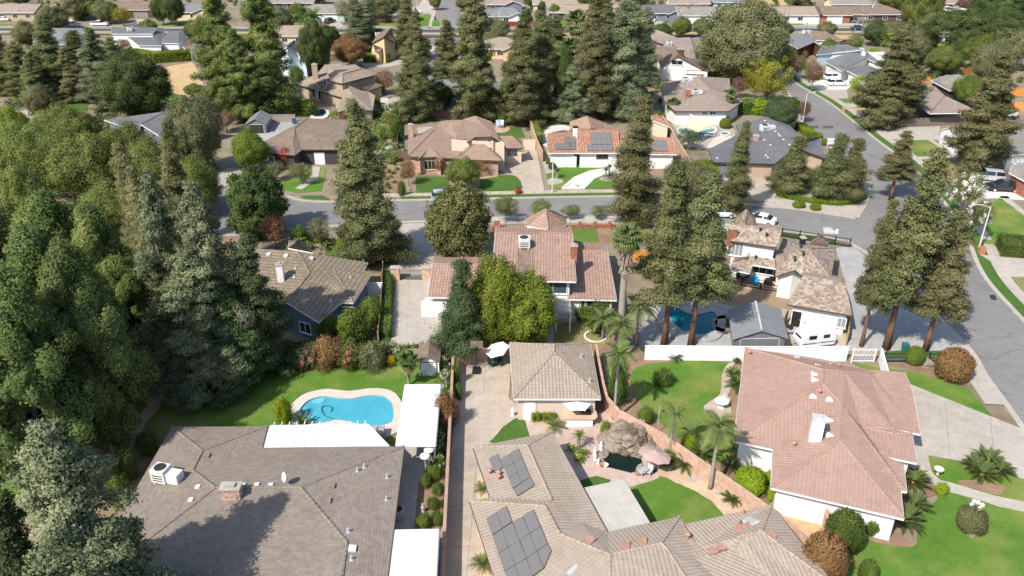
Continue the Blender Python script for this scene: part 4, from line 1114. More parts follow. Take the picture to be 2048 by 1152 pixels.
patch('planting_bed','pebbles','R',[(820,880),(880,855),(980,860),(1000,900),(900,915)],.155,3)
patch('patio','concrete_pale','R',[(60,330),(200,200),(480,180),(480,320),(160,340),(150,480),(100,440)],.07)
patch('garden_floor','mulch','R',[(1500,640),(1900,640),(1980,900),(1500,800)],.06)
patch('garden_floor','pebbles','S',[(180,570),(720,560),(880,660),(870,850),(480,870),(300,800)],.06)
patch('patio','coping','S',[(690,700),(820,690),(900,840),(720,860),(560,850)],.09)
patch('driveway','concrete_warm','C',[(180,990),(480,990),(600,1110),(560,1160),(300,1140),(240,1100)],.09)
patch('planting_bed','pebbles','C',[(520,1010),(620,1010),(1100,960),(1140,1060),(1090,1130),(900,1150),(640,1110)],.07)
patch('planting_bed','pebbles','F',[(600,10),(1090,40),(1060,100),(820,100),(640,60)],.075)
patch('lawn','lawn_deep','C',[(520,1060),(600,1060),(640,1090),(540,1080)],.1);patch('lawn','lawn_deep','C',[(740,1070),(800,1060),(800,1090),(730,1090)],.1)
# --- right side of the bending street
patch('lawn','lawn','T',[(0,262),(60,258),(90,300),(30,345),(0,345)],.10)
patch('lawn','lawn','T',[(10,375),(60,365),(225,372),(225,405),(80,415)],.10)
patch('driveway','concrete_pale','T',[(85,415),(400,400),(420,465),(385,490),(120,490)],.105)
patch('driveway','concrete','T',[(90,495),(380,492),(400,560),(190,568)],.09)
patch('lawn','lawn','T',[(285,568),(530,562),(595,625),(480,640),(380,640)],.115)
patch('path','path_red','T',[(380,642),(480,642),(597,625),(545,580),(640,610),(670,655),(400,665)],.105)
patch('lawn','lawn','T',[(440,672),(560,660),(690,658),(760,740),(600,785)],.115)
patch('planting_bed','pebbles','T',[(375,605),(430,600),(470,630),(400,642)],.13,3);patch('planting_bed','mulch','T',[(470,672),(560,665),(590,690),(490,698)],.13,3)
patch('driveway','concrete','T',[(540,815),(640,810),(1150,790),(1150,900),(1060,905),(840,900),(620,880)],.095)
patch('lawn','lawn_pale','T',[(900,910),(1050,903),(1245,1032),(960,1047)],.115)
patch('path','concrete','T',[(920,1045),(1250,1032),(1060,905),(1090,905),(1290,1030),(1270,1050),(930,1065)],.12)
patch('lawn','lawn_dry','T',[(1000,1068),(1250,1055),(1300,1150),(1090,1152)],.11)
patch('lawn','lawn','P',[(1890,480),(1945,435),(2000,395),(2060,440),(2060,500),(1995,490)],.115)
patch('driveway','concrete_pale','P',[(1920,375),(1960,352),(2048,345),(2060,400),(1990,395),(1935,402)],.105)
patch('path','concrete','P',[(1998,392),(2015,392),(2070,440),(2060,448)],.12)
patch('driveway','concrete','F',[(1760,370),(1860,385),(2030,395),(2060,420),(2060,500),(1930,500),(1890,450)],.12)
patch('lawn','lawn_dry','F',[(1930,495),(2060,490),(2060,650),(2010,610)],.1)
patch('garden_floor','soil','P',[(1940,240),(2048,235),(2048,340),(1960,340)],.03)
# --- far blocks
patch('lawn','lawn','W',[(690,155),(940,152),(900,270),(690,280)],.1);patch('lawn','lawn','W',[(945,210),(1010,205),(1020,260),(945,275)],.1)
patch('pavement','concrete','W',[(930,100),(985,110),(935,290),(905,290)],.11);patch('driveway','concrete','W',[(690,145),(930,135),(960,60),(860,-20),(800,60),(690,90)],.09)
patch('driveway','concrete','W',[(230,230),(370,220),(330,290),(180,295)],.09);patch('lawn','lawn_pale','W',[(360,240),(600,225),(620,280),(340,275)],.09)
patch('pavement','concrete','W',[(830,420),(930,440),(975,470),(965,520),(900,580),(860,610),(820,600),(850,520)],.1);patch('lawn','lawn','W',[(900,465),(950,465),(925,520),(880,518)],.12);patch('lawn','lawn','W',[(840,560),(890,540),(900,570),(850,600)],.12)
patch('lawn','lawn_pale','W',[(1465,130),(1560,120),(1540,210),(1460,210)],.09);patch('driveway','concrete','W',[(1400,210),(1620,170),(1740,260),(1420,270)],.08)
patch('lawn','lawn','X',[(280,215),(380,200),(400,270),(270,270)],.09);patch('lawn','lawn','X',[(1640,215),(1740,215),(1810,268),(1660,270)],.1)
patch('driveway','concrete','X',[(1250,215),(1370,215),(1460,270),(1460,305),(1240,300)],.09);patch('lawn','lawn_pale','X',[(1390,215),(1500,210),(1480,250),(1420,245)],.1)
patch('driveway','concrete','X',[(500,190),(620,190),(640,270),(540,270)],.09)
patch('driveway','concrete','Y',[(275,265),(435,265),(520,345),(340,345)],.1);patch('lawn','lawn','Y',[(150,255),(230,250),(320,315),(150,315)],.09);patch('lawn','lawn','Y',[(450,285),(540,285),(560,315),(490,315)],.09)
patch('lawn','lawn_pale','Y',[(1140,265),(1210,265),(1255,310),(1140,310)],.09);patch('lawn','lawn_pale','Y',[(1295,275),(1460,272),(1510,308),(1330,312)],.09)
patch('driveway','concrete','Y',[(1455,262),(1630,258),(2200,258),(2200,335),(1540,330)],.1);patch('path','concrete','Y',[(1215,255),(1250,255),(1340,320),(1280,320)],.105)
patch('lawn','lawn_pale','Z',[(330,232),(600,225),(640,262),(350,268)],.095);patch('lawn','lawn_dry','Z',[(640,235),(800,232),(810,265),(680,268)],.095)
patch('lawn','lawn','P',[(1416,80),(1440,85),(1455,130),(1430,130),(1405,110)],.08)
patch('driveway','concrete','V',[(1390,195),(1525,195),(1530,270),(1420,275)],.09);patch('lawn','lawn_pale','V',[(1540,250),(1960,225),(1960,265),(1530,275)],.09)
patch('garden_floor','dry_grass','V',[(500,215),(720,175),(760,240),(520,260)],.06);patch('lawn','lawn','V',[(0,250),(120,248),(110,268),(0,270)],.09)
patch('lawn','lawn','a',[(1180,290),(1350,285),(1470,275),(1480,330),(1300,345)],.08);patch('driveway','concrete','a',[(1740,285),(1900,285),(1960,360),(1780,350)],.08)
patch('field','dry_grass','Y',[(900,0),(1240,0),(1300,60),(930,70)],.04);patch('lawn','lawn','Z',[(1200,70),(1380,80),(1420,100),(1210,100)],.06)
patch('patio','concrete_pale','Z',[(390,550),(560,545),(640,600),(560,640),(400,640)],.06);patch('lawn','lawn_pale','Z',[(410,510),(500,505),(560,545),(430,550)],.07)
patch('driveway','concrete_pale','Z',[(620,350),(820,345),(900,400),(700,400)],.06)
# garden of the tan house beyond the trees
patch('lawn','lawn','U',[(-60,970),(150,920),(560,870),(680,900),(640,1090),(100,1060),(-60,1060)],.06);patch('patio','path_red','U',[(380,830),(660,800),(1000,900),(950,1000),(720,960),(640,880)],.08)
patch('driveway','concrete','U',[(1620,880),(1790,850),(1800,1100),(1560,1080)],.08);patch('driveway','concrete','U',[(1300,430),(1650,430),(1800,350),(1850,430),(1660,470),(1330,480)],.09)
patch('lawn','lawn','P',[(800,205),(825,200),(830,240),(802,236)],.05)
patch('driveway','concrete','P',[(417,385),(430,355),(460,335),(486,345),(470,372),(455,392)],.08,3)
patch('patio','concrete_grey','A',[(1480,680),(1780,700),(1640,750),(1530,820),(1480,780)],.06)
patch('lawn','lawn','A',[(1560,1060),(1700,1020),(1800,960),(1880,980),(1850,1100),(1700,1110)],.08);patch('path','concrete','A',[(1800,960),(1845,960),(1830,1030),(1740,1090),(1700,1085),(1790,1020)],.1)
patch('verge','lawn_deep','A',[(1730,1125),(1860,1125),(1900,1150),(1740,1140)],.12)
# --- swimming pools: kerbed basins let into their decks
def pool(label,reg,inner,outer,floor,water='water_clear',deck='coping',zt=.30,name='swimming_pool',steps=None):
    I_=smooth_line(zp(reg,inner,zt),4,True);O_=smooth_line(zp(reg,outer,zt),4,True);n=len(I_)
    if sum(a.x*b.y-b.x*a.y for a,b in zip(I_,I_[1:]+I_[:1]))<0: I_,O_=I_[::-1],O_[::-1]
    r=thing(name,label,'pool',tuple(I_[0].xy)+(0,))
    Z=lambda L,z: [Vector((p.x,p.y,z)) for p in L]
    m=MB();m.add(Z(O_,zt)+Z(I_,zt)+Z(O_,0)+Z(I_,.1),[q for i in range(n) for j in ((i+1)%n,) for q in ((i,j,n+j,n+i),(2*n+i,2*n+j,j,i),(n+i,n+j,3*n+j,3*n+i))])
    m.build('coping',deck,r)
    MB().prism(I_,.02,.135).build('basin',floor,r)
    MB().add(Z(I_,zt-.06),[tuple(range(n))]).build('water',water,r)
    if steps: MB().prism(smooth_line(zp(reg,steps,.2),3,True),.1,.19).build('step','pool_step',r)
    return r
big_pool=pool('blue kidney-shaped swimming pool with pale coping on the lawn','c',
     [(222,670),(245,610),(330,540),(480,503),(640,520),(740,526),(830,520),(980,493),(1130,502),(1215,560),(1243,650),(1226,785),(1010,843),(860,812),(720,775),(600,768),(480,795),(300,770)],
     [(120,650),(150,570),(280,475),(480,428),(630,436),(740,447),(850,438),(1000,418),(1190,435),(1300,510),(1350,640),(1330,860),(1100,960),(860,950),(720,950),(600,950),(450,950),(160,860)],'pool_blue',steps=[(355,552),(470,520),(490,545),(450,580),(380,575)])
cl=MB();cl.tube([p+Vector((0,0,.22)) for p in smooth_line(zp('c',[(590,768),(500,740),(462,690),(465,645),(510,632),(560,640),(575,670),(560,690)]),4)],.05,5)
tag(cl.build('cleaner_hose','teal_metal'),'dark blue cleaner hose coiling through the kidney-shaped pool','hose')
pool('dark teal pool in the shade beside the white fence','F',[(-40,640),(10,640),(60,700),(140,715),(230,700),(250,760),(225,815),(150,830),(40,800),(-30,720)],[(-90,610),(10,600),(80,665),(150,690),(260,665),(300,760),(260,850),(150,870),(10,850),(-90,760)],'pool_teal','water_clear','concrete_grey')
pool('round stone spa at the end of the dark teal pool','F',[(240,750),(300,740),(345,765),(300,795),(250,785)],[(215,745),(300,720),(370,765),(310,815),(225,800)],'pool_dark','water_dark','boulder',name='garden_spa')
pool('turquoise pool under the cream shade sail','S',[(260,650),(330,640),(420,690),(540,660),(640,640),(650,670),(560,690),(500,750),(440,765),(420,710),(290,685)],[(240,640),(330,622),(430,670),(540,640),(660,620),(680,680),(590,710),(520,780),(430,790),(390,720),(260,700)],'pool_teal')
pool('small round spa beside the turquoise pool','S',[(730,690),(780,680),(810,692),(790,705),(745,705)],[(710,690),(780,668),(835,692),(795,720),(725,718)],'pool_teal',name='garden_spa')
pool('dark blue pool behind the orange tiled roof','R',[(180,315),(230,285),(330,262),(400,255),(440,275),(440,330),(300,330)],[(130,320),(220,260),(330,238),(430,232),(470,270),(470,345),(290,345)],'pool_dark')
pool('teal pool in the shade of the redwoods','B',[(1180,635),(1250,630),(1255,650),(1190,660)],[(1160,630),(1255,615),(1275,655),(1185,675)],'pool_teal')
pool('small blue garden pool near the tan house','U',[(690,1040),(800,1010),(850,1050),(800,1100),(690,1100)],[(660,1030),(800,985),(890,1050),(830,1130),(660,1130)],'pool_dark')
pool('turquoise pool behind the grey-roofed houses','Z',[(265,520),(310,508),(345,525),(320,545),(280,540)],[(245,518),(310,495),(370,525),(330,560),(265,552)],'pool_teal')
pool('pale blue pool beside the orange fence','C',[(1880,640),(1930,625),(1960,650),(1920,665),(1885,660)],[(1860,635),(1930,610),(1985,652),(1925,680),(1870,672)],'pool_blue')
# ------------------------------------------------------------------ houses, nearest first
def cover(label,quad,z,mat,n,parent=None,name='patio_cover',posts=(),th=.12,lift=None,beam=True):
    """flat patio roof of single panels on posts; quad near-left, near-right, far-right, far-left on the map"""
    A,B,C_,D_=[Vector(p) for p in quad]
    r=thing(name,label,'patio cover',(A.x,A.y,0))
    for i in range(n):
        u0,u1=i/n+.0012,(i+1)/n-.0012
        q=[A+(B-A)*u0,A+(B-A)*u1,D_+(C_-D_)*u1,D_+(C_-D_)*u0]
        MB().slab(q,.07).build('roof_panel',mat,r)
        m=MB();k=3
        for j in range(k):
            a=q[0]+(q[1]-q[0])*((j+.5)/k);b=q[3]+(q[2]-q[3])*((j+.5)/k);m.tube([a,b],.016,4,False)
        m.build('seam',mat,r)
    if beam:
        m=MB()
        for a,b in ((A,B),(D_,C_),(A,D_),(B,C_)):
            d=(b-a).normalized();a2,b2=a-Vector((0,0,.16)),b-Vector((0,0,.16));nn=Vector((-d.y,d.x,0))*.06
            m.hexa([a2-nn-Vector((0,0,.09)),b2-nn-Vector((0,0,.09)),b2+nn-Vector((0,0,.09)),a2+nn-Vector((0,0,.09))],[a2-nn+Vector((0,0,.07)),b2-nn+Vector((0,0,.07)),b2+nn+Vector((0,0,.07)),a2+nn+Vector((0,0,.07))])
        m.build('beam',mat,r)
    for u,v in posts:
        p=(A*(1-u)+B*u)*(1-v)+(D_*(1-u)+C_*u)*v
        MB().box((p.x,p.y,(p.z-.1)/2),(.14,.14,p.z-.1)).build('post','paint_white',r)
    return r
# --- brown shingled house, bottom left
h1=House('shingle_house','large brown shingle hip roof with white patio covers by the kidney-shaped pool',at(520,1010,3))
h1.roof_px('G',dict(a=(990,293,2.9),b=(1540,290,2.9),c=(1510,413,2.9),d=(370,405,2.9,'H'),e=(232,1500,2.9,'H'),p=(1165,430,-4.2),f=(1110,543,-4.2),g=(1240,645,-5.0),h=(1730,640,-5.0),
     i=(2000,960,-4.3),j=(-40,1500,-4.3,'H'),k=(428,1266,2.9),m=(1640,1300,2.9),n=(1500,1560,2.9)),
     ['a p f g k','a b p','b c f p','c d h g f','d e j i h','k g h i m','m i j n'],'roof_brown_shingle','stucco_tan',fascia='trim_brown')
h1.chimney('G',1338,690,1.5,.9,.9,'brick_pale',.03)
h1.ac_unit('G',940,600,(1.25,1.15,1.2),-.25,1.1)
for x,y in ((1187,460),(1908,635),(1885,720)): h1.vent('G',x,y,'box','roof_brown_shingle')
for x,y in ((1140,640),(1100,715),(1330,628),(1400,628),(1480,626),(1560,628)): h1.vent('G',x,y,'box','metal_pale',sc=.7)
for x,y in ((140,527),(272,587),(268,715),(48,900),(66,1060),(100,550)): h1.vent('H',x,y,'pipe','metal_grey',sc=.9)
h1.vent('H',70,997,'box','metal_pale')
def dish(label,p,sc=1.0,rz=2.6,mat='metal_pale'):
    o=thing('satellite_dish',label,'satellite dish',p,rz)
    MB().tube([(0,0,-.15),(0,0,.5),(0,.12,.75)],.03,6).build('mast','metal_grey',o,local=True)
    m=MB().lathe((0,0,0),[(.02,-.02),(.22,.03),(.40,.12),(.405,.13),(.2,.06),(.02,.02)],14);d=m.build('reflector',mat,o,local=True)
    d.location=(0,.16,.8);d.rotation_euler=(R(-70),0,0)
    MB().tube([(0,.15,.55),(0,.62,.75)],.02,5).build('feed_arm','metal_grey',o,local=True);o.scale=(sc,sc,sc);return o
r_=h1.on_roof(*px('G',1662,622));dish('grey satellite dish on the ridge of the brown shingle roof',r_[1],1.0,2.2)
cover('long white patio cover along the pool side of the brown shingle roof',[at(*px('G',1510,413),2.78),at(*px('H',285,400),2.78),at(*px('H',165,275),2.78),at(*px('G',1555,283),2.78)],2.78,'cover_white',12,posts=((.02,.97),(.33,.97),(.66,.97),(.97,.97)))
m_=MB()
for k in range(13):
    a,b=at(*px('G',1555,283),2.62),at(*px('H',165,275),2.62);q=a+(b-a)*((k+.5)/13);m_.box((q.x,q.y+.12,q.z),(.07,.6,.12))
tag(m_.build('rafter_tail','paint_white'),'row of white rafter tails along the poolside edge of the patio cover','rafters')
cover('wide white patio cover standing alone between the pool and the tan wall',[at(*px('H',322,393),2.8),at(*px('H',550,393),2.8),at(*px('H',580,46),2.8),at(*px('H',375,48),2.8)],2.8,'cover_white',8,posts=((.04,.03),(.96,.03),(.04,.97),(.96,.97),(.96,.5)))
cover('white patio cover at the bottom edge beside the brown shingle roof',[at(*px('H',262,1320),2.8),at(*px('H',546,1320),2.8),at(*px('H',570,880),2.8),at(*px('H',308,885),2.8)],2.8,'cover_white',8,posts=((.04,.97),(.96,.97),(.96,.5)))
# --- solar-roofed tile house, bottom middle
h2=House('tile_house','tan barrel-tile house with grey solar panels at the bottom middle',at(1150,1050,3))
h2.roof_px('K',dict(a=(62,170,3.0),b=(665,50,3.0),r0=(475,155,-4.8),r1=(662,575,-4.8),c=(190,550,3.0),d=(35,580,3.0),r2=(612,618,-5.0),r3=(725,832,-5.0),g=(1087,817,3.0),
     v=(590,1140,-4.0),v2=(520,1330,-3.4),f=(300,1400,3.0),r5=(885,740,-4.2),cc=(1105,990,-5.3),cd=(1112,1330,-4.6),h=(505,272,3.0,'L'),r6=(318,545,-5.2,'L'),r7=(380,605,-5.1,'L'),x7=(640,1010,-4.2,'L'),
     i=(710,590,-3.6,'L'),q=(660,692,-4.2,'L'),q2=(990,1010,-3.2,'L'),jj=(1448,155,3.0,'L'),r8=(1345,422,-5.0,'L'),r9=(1130,473,-4.9,'L'),r10=(1058,615,-4.6,'L'),i0=(560,348,3.2,'L'),
     e8=(2180,1075,3.0,'L'),x8=(2100,985,-3.6,'L'),x9=(1880,1005,-3.6,'L'),x10=(1560,1005,-3.5,'L')),
     ['a b r0','a r0 r1 c','r0 b g r5 r3 r2 r1','d c r1 r2','d r2 r3 v v2 f','r3 r5 g cc','r3 cc cd v2 v','g h r6 cc','cc r6 r7 x7 cd','r6 h i q q2 x7 r7','i0 jj r8 r9 r10 q i','r8 jj e8 x8','r9 r8 x8 x9','r10 r9 x9 x10','q r10 x10 q2'],
     'roof_tan_tile','stucco_pinkish',fascia='trim_brown',over=.5)
h2.solar('K',[(402,548),(532,465),(500,402),(372,490)],1,1);h2.solar('K',[(365,490),(498,402),(408,183),(275,265)],2,3)
h2.solar('K',[(230,372),(292,332),(250,225),(185,265)],1,1)
h2.solar('K',[(212,845),(360,745),(315,624),(165,720)],2,1)
for quad in ([(258,985),(332,938),(283,800),(212,848)],[(332,938),(418,892),(363,748),(283,800)],[(418,892),(497,832),(440,706),(365,748)],[(497,832),(578,780),(522,650),(440,702)],
             [(305,1125),(382,1077),(332,938),(258,985)],[(382,1077),(470,1025),(415,888),(332,938)],[(470,1025),(550,968),(497,832),(418,888)],[(550,968),(632,912),(578,780),(497,832)],
             [(352,1260),(430,1212),(382,1077),(305,1125)],[(430,1212),(515,1160),(470,1025),(382,1077)],[(515,1160),(602,1100),(550,968),(470,1025)],[(602,1100),(660,965),(632,912),(550,968)]): h2.solar('K',quad,1,1)
for x,y in ((188,372),(256,385),(258,415)): h2.vent('K',x,y,'cap','pipe_clay',sc=.8)
for x,y in ((950,892),(1230,932),(1360,902)): h2.vent('K',x,y,'hood','pipe_clay',sc=1.15)
h2.vent('K',838,1125,'skylight',sc=.95)
for x,y,k in ((1160,240,'pipe'),(1120,350,'pipe'),(1212,372,'hood'),(1125,412,'hood'),(925,585,'hood'),(845,620,'hood'),(590,490,'cap'),(590,470,'pipe'),(1435,455,'hood')): h2.vent('L',x,y,k,'pipe_clay')
h2.vent('L',1235,328,'skylight',sc=.9)
cover('pale tan flat patio roof on the solar-panel house beside the back lawn',[at(*px('K',1090,815),2.7),at(*px('K',1412,745),2.7),at(*px('K',1215,415),2.7),at(*px('K',905,478),2.7)],2.7,'cover_tan',9,posts=((.97,.03),(.97,.97),(.97,.5)))
# --- detached garage
h3=House('detached_garage','detached garage with square tan tile hip roof and white side door',at(1110,750,3),'garage')
h3.roof_px('P',dict(tl=(1019,686,2.9),tr=(1181,686,2.9),br=(1201.5,797,2.9),bl=(1027,797,2.9),r0=(1108,705,-4.6),r1=(1108.5,690,-4.6)),['tl tr r1','tl r1 r0 bl','tr br r0 r1','bl r0 br'],'roof_garage_tile','stucco_pinkish',fascia='paint_white',over=.45)
h3.door('H',1092,185,.95,2.05);h3.vent('H',1438,35,'pipe','metal_grey');h3.vent('E',1390,965,'pipe','metal_grey')
# --- pink tiled house, right
h4=House('pink_tile_house','large pink tile hip roof with white chimney and wide driveway',at(1640,860,3))
h4.roof_px('J',dict(a=(85,45,3.0),b=(22,580,3.0),c=(245,628,3.0),d=(235,850,3.0),e=(1003,1030,3.0),f=(985,868,3.0),g=(1020,872,3.0),hh=(1000,715,3.0),i=(905,672,3.0),n1=(525,108,3.0),n3=(805,172,3.0),m=(1008,185,3.0),k=(1050,288,3.0),j=(1098,541,3.0),j2=(942,511,3.0),
     a0=(537,172,-5.6),a1=(530,248,-5.6),a2=(645,370,-5.2),b0=(638,440,-5.2),b1=(633,580,-5.2),x1=(660,183,-5.3),x2=(806,206,-4.3),p0=(760,500,-4.3),p1=(940,540,-4.2),pr=(1078,708,3.0),pb=(1050,540,3.0)),
     ['a b a1 a0','b c a2 a1','c d b1 b0 a2','d e b1','e f b0 b1','a0 a1 a2 b0 f g hh i p0 j2 x1','a n1 n3 x2 x1 a0','n3 m k j x2','x1 x2 j j2','p0 p1 pr i','p1 pb pr','p0 j2 pb p1'],
     'roof_pink_tile','stucco_white',over=.5)
h4.chimney('J',487,570,1.0,.9,2.2,'paint_white',-.25,'metal_grey')
for x,y in ((485,200),(487,232),(476,325),(570,342),(573,465),(573,550)): h4.vent('J',x,y,'hood','statue_white',sc=.95)
for x,y in ((110,85),(365,612),(575,155),(627,160),(512,310)): h4.vent('J',x,y,'cap','pipe_clay',sc=.8)
h4.vent('J',505,147,'skylight',sc=.7);h4.vent('J',385,100,'skylight',sc=.6)
# --- two-storey house with rose tiles
h5=House('two_storey_house','two-storey white house with rose tile roofs behind the yellow-green trees',at(1080,560,3))
h5.roof_px('M',dict(a=(545,612,5.4),b=(1200,625,5.4),c=(1172,253,-7.3),d=(578,253,-7.3),e=(1150,200,5.5),f=(586,195,5.5)),['a b c d','d c e f'],'roof_rose_tile','stucco_white',over=.7)
h5.roof_px('M',dict(l=(812,150,5.5),ln=(815,197,6.0),nr=(985,224,6.5),rn=(1125,192,6.0),r=(1125,137,5.5),bk=(965,112,5.4),t=(968,70,8.3)),['l ln t','ln nr t','nr rn t','rn r t','r bk t','bk l t'],'roof_rose_tile','stucco_white',over=.4)
h5.roof_px('M',dict(a=(62,744,3.0),b=(560,752,3.0),c=(560,491,-4.7),d=(95,490,-4.7),e=(560,436,3.0),f=(108,440,3.0)),['a b c d','d c e f'],'roof_rose_tile','stucco_white',over=.5)
h5.roof_px('M',dict(a=(1130,760,3.0),b=(1512,767,3.0),c=(1440,390,-4.7),d=(1150,387,-4.7),e=(1420,325,3.0),f=(1150,324,3.0)),['a b c d','d c e f'],'roof_rose_tile','stucco_white',over=.5)
q_=[h5.on_roof(*px('M',*p)) for p in ((748,606),(860,606),(860,312),(748,312))]
q3=[k[1]+k[2]*.03 for k in q_]
w_=MB().hexa([p-Vector((0,0,.1)) for p in q3],q3).build('roof_well','roof_umber',h5.root)
for a,b in ((0,3),(1,2),(2,3)): MB().tube([q3[a],q3[b]],.11,6).build('well_kerb','roof_rose_tile',w_)
h5.ac_unit('M',800,362,(1.4,1.3,1.15),0.0);h5.chimney('M',1180,440,.75,.75,1.5,'brick_red',0);h5.chimney('M',592,205,.8,.7,1.0,'brick_red',0)
h5.vent('M',365,452,'pipe','terracotta');h5.vent('M',840,215,'box','metal_pale',sc=.6);h5.vent('M',755,330,'pipe','metal_grey')
h5.window('M',1022,672,3.2,1.5,bars=1,glass='glass_blue');h5.window('M',1340,790,3.6,1.1,bars=3);h5.window('M',1250,792,.5,1.1,bars=0);h5.door('M',170,805,4.8,2.1,'paint_white',4)
cover('tan flat patio cover on white posts behind the two-storey house',[at(*px('M',936,850),2.9),at(*px('M',1162,852),2.9),at(*px('M',1150,720),2.9),at(*px('M',945,716),2.9)],2.9,'cover_tan',5,posts=((.02,.03),(.5,.03),(.97,.03)))
# --- white house with shake roofs
h6=House('shake_roof_house','white house with mottled wood-shake roofs beside the redwoods',at(1580,560,3))
h6.roof_px('N',dict(a=(82,281,5.4),b=(456,337,5.4),c=(490,204,-6.8),d=(92,150,-6.8),e=(500,165,5.6),f=(100,118,5.6)),['a b c d','d c e f'],'roof_shake','stucco_white',over=.4,fascia='trim_brown')
h6.roof_px('N',dict(a=(100,132,6.3),b=(195,160,6.6),c=(292,155,6.3),d=(280,95,5.6),e=(140,85,5.6),t=(210,38,8.6)),['a b t','b c t','c d t','d e t','e a t'],'roof_shake','stucco_white',over=.3,fascia='trim_brown')
h6.roof_px('N',dict(p1=(500,268,3.0),p2=(922,337,3.0),p3=(880,592,3.0),p4=(650,562,3.3),p5=(597,515,4.3),p6=(438,567,3.0),p7=(446,500,3.1),p8=(437,425,4.2),r=(700,348,5.3)),['p1 p2 r','p2 p3 r','p3 p4 r','p4 p5 p6 p7 r','p7 p8 p1 r'],'roof_shake','stucco_white',over=.5,fascia='trim_brown')
h6.roof_px('N',dict(a=(232,395,4.1),b=(437,426,4.1),c=(446,503,3.0),d=(258,472,3.0),e=(235,540,2.7),f=(95,512,2.7),g=(95,440,3.3)),['a b c d','a d e f g'],'roof_shake','stucco_white',over=.5,fascia='paint_white',walls=False)
h6.roof_px('N',dict(a=(540,788,3.0),b=(1050,877,3.0),c=(1000,628,-4.6),d=(655,562,-4.6),e=(985,575,3.0),f=(690,520,3.0)),['a b c d','d c e f'],'roof_shake','stucco_white',over=.45,fascia='trim_brown')
h6.roof_px('N',dict(a=(718,302,3.6),b=(850,318,3.6),c=(870,290,3.1),d=(740,275,3.1),t=(802,246,5.0)),['a b t','b c t','c d t','d a t'],'roof_shake','stucco_white',over=.3,fascia='trim_brown')
h6.window('N',122,345,1.9,1.9,glass='glass_pale',bars=3,name='french_door');h6.window('N',340,518,2.6,.9,bars=2);h6.window('N',415,555,.9,1.8,bars=1,name='french_door')
h6.door('N',610,875,1.0,2.05,'iron_black');h6.window('N',965,935,.9,1.2,glass='glass_pale',bars=1)
for x,y in ((318,208),(368,250),(487,385),(592,437),(660,395),(283,430),(640,342)): h6.vent('N',x,y,'cap','iron_green',sc=.8)
h6.chimney('N',652,312,.6,.6,.9,'iron_black',.1);h6.chimney('N',95,250,.9,.8,1.1,'brick_red',.15)
bal=thing('balcony','brick-floored balcony with dark railing on the white shake-roofed house','balcony',tuple(at(*px('N',165,470),3).xy)+(0,))
bq=zp('N',[(118,468),(212,470),(232,405),(105,400)],3.0);MB().slab(bq,.25).build('floor','brick_pale',bal)
for a,b in ((0,1),(1,2)):
    k=9
    for j in range(k): q=bq[a]+(bq[b]-bq[a])*(j/(k-1));MB().box((q.x,q.y,q.z+.45),(.04,.04,.9)).build('baluster','iron_black',bal)
    m=MB();m.tube([bq[a]+Vector((0,0,.92)),bq[b]+Vector((0,0,.92))],.04,5);m.build('rail','iron_black',bal)
# --- olive tiled house with the blue gable
h7=House('blue_gable_house','olive-brown tile house with a blue siding gable in the shade of the trees',at(620,600,3))
h7.roof_px('O',dict(w0=(-110,128,-5.4),t=(540,165,5.4),hpt=(665,390,-4.9),u=(330,690,3.0),w1=(-150,650,3.0),ga=(430,690,-4.9),gl=(338,748,3.0),gr=(752,890,3.0),e1=(985,690,3.0),e2=(1110,690,3.0),e3=(1285,412,3.0),e4=(1205,385,3.0),e5=(1258,280,3.0),d0=(805,352,-4.4),d1=(905,350,-4.4)),
     ['w0 t hpt u w1','hpt ga gl u','t hpt ga gr e1 d0 d1 e3 e4 e5','d0 e1 e2 d1','d1 e2 e3'],'roof_olive_tile','siding_blue',over=.45,fascia='paint_white')
h7.roof_px('O',dict(a=(440,132,3.4),b=(700,182,3.4),c=(530,68,5.2),d=(560,40,3.2),e=(450,60,3.2)),['a b c','b d c','d e c','e a c'],'roof_olive_tile','siding_blue',over=.4)
h7.chimney('O',372,460,.75,.75,2.0,'paint_white',.1);h7.window('O',620,950,1.6,1.3,bars=1);h7.window('O',1045,700,1.2,.8,bars=1)
for x,y in ((242,200),(420,215),(680,238)): h7.vent('O',x,y,'box','metal_pale',sc=.9)
for x,y in ((515,345),(505,432),(1080,440),(880,680)): h7.vent('O',x,y,'pipe','metal_pale',sc=.8)
dish('white satellite dish on the eave corner of the olive tile roof',at(*px('O',1228,330),3.0),.9,1.2)
# --- brown house over the street
h8=House('brown_hip_house','large brown hip-roofed house with pale brick walls across the street',at(920,300,3))
h8.roof_px('Q',dict(a=(108,628,3.0),b=(775,655,3.0),v=(900,480,-4.2),w=(775,392,-4.8),x=(965,130,-6.4),r=(690,136,-6.4),s=(592,266,-5.0),t=(470,268,-5.0),l=(100,402,3.0),m=(480,215,3.4),n=(560,150,3.6)),['a b v w x r s t','a t l','t s m l','s r n m'],'roof_brown','brick_pale',over=.5,fascia='trim_brown')
h8.roof_px('Q',dict(a=(765,394,5.3),a2=(905,397,5.3),b=(912,438,5.2),c=(1022,366,5.5),d=(1240,360,5.5),e=(1352,425,5.2),f=(1245,168,5.4),g=(860,128,5.4),p=(1095,188,-7.0),t=(1018,85,-7.4)),['a a2 b p t g','b c d p','d e f t p','f g t'],'roof_brown','stucco_cream',over=.4,fascia='trim_brown')
h8.roof_px('Q',dict(a=(770,665,3.0),b=(1378,688,3.0),c=(1130,465,4.8),d=(998,462,4.8),e=(905,500,4.0),f=(1330,592,3.2)),['a b c d','a d e','b f c'],'roof_brown','brick_pale',over=.5,fascia='trim_brown')
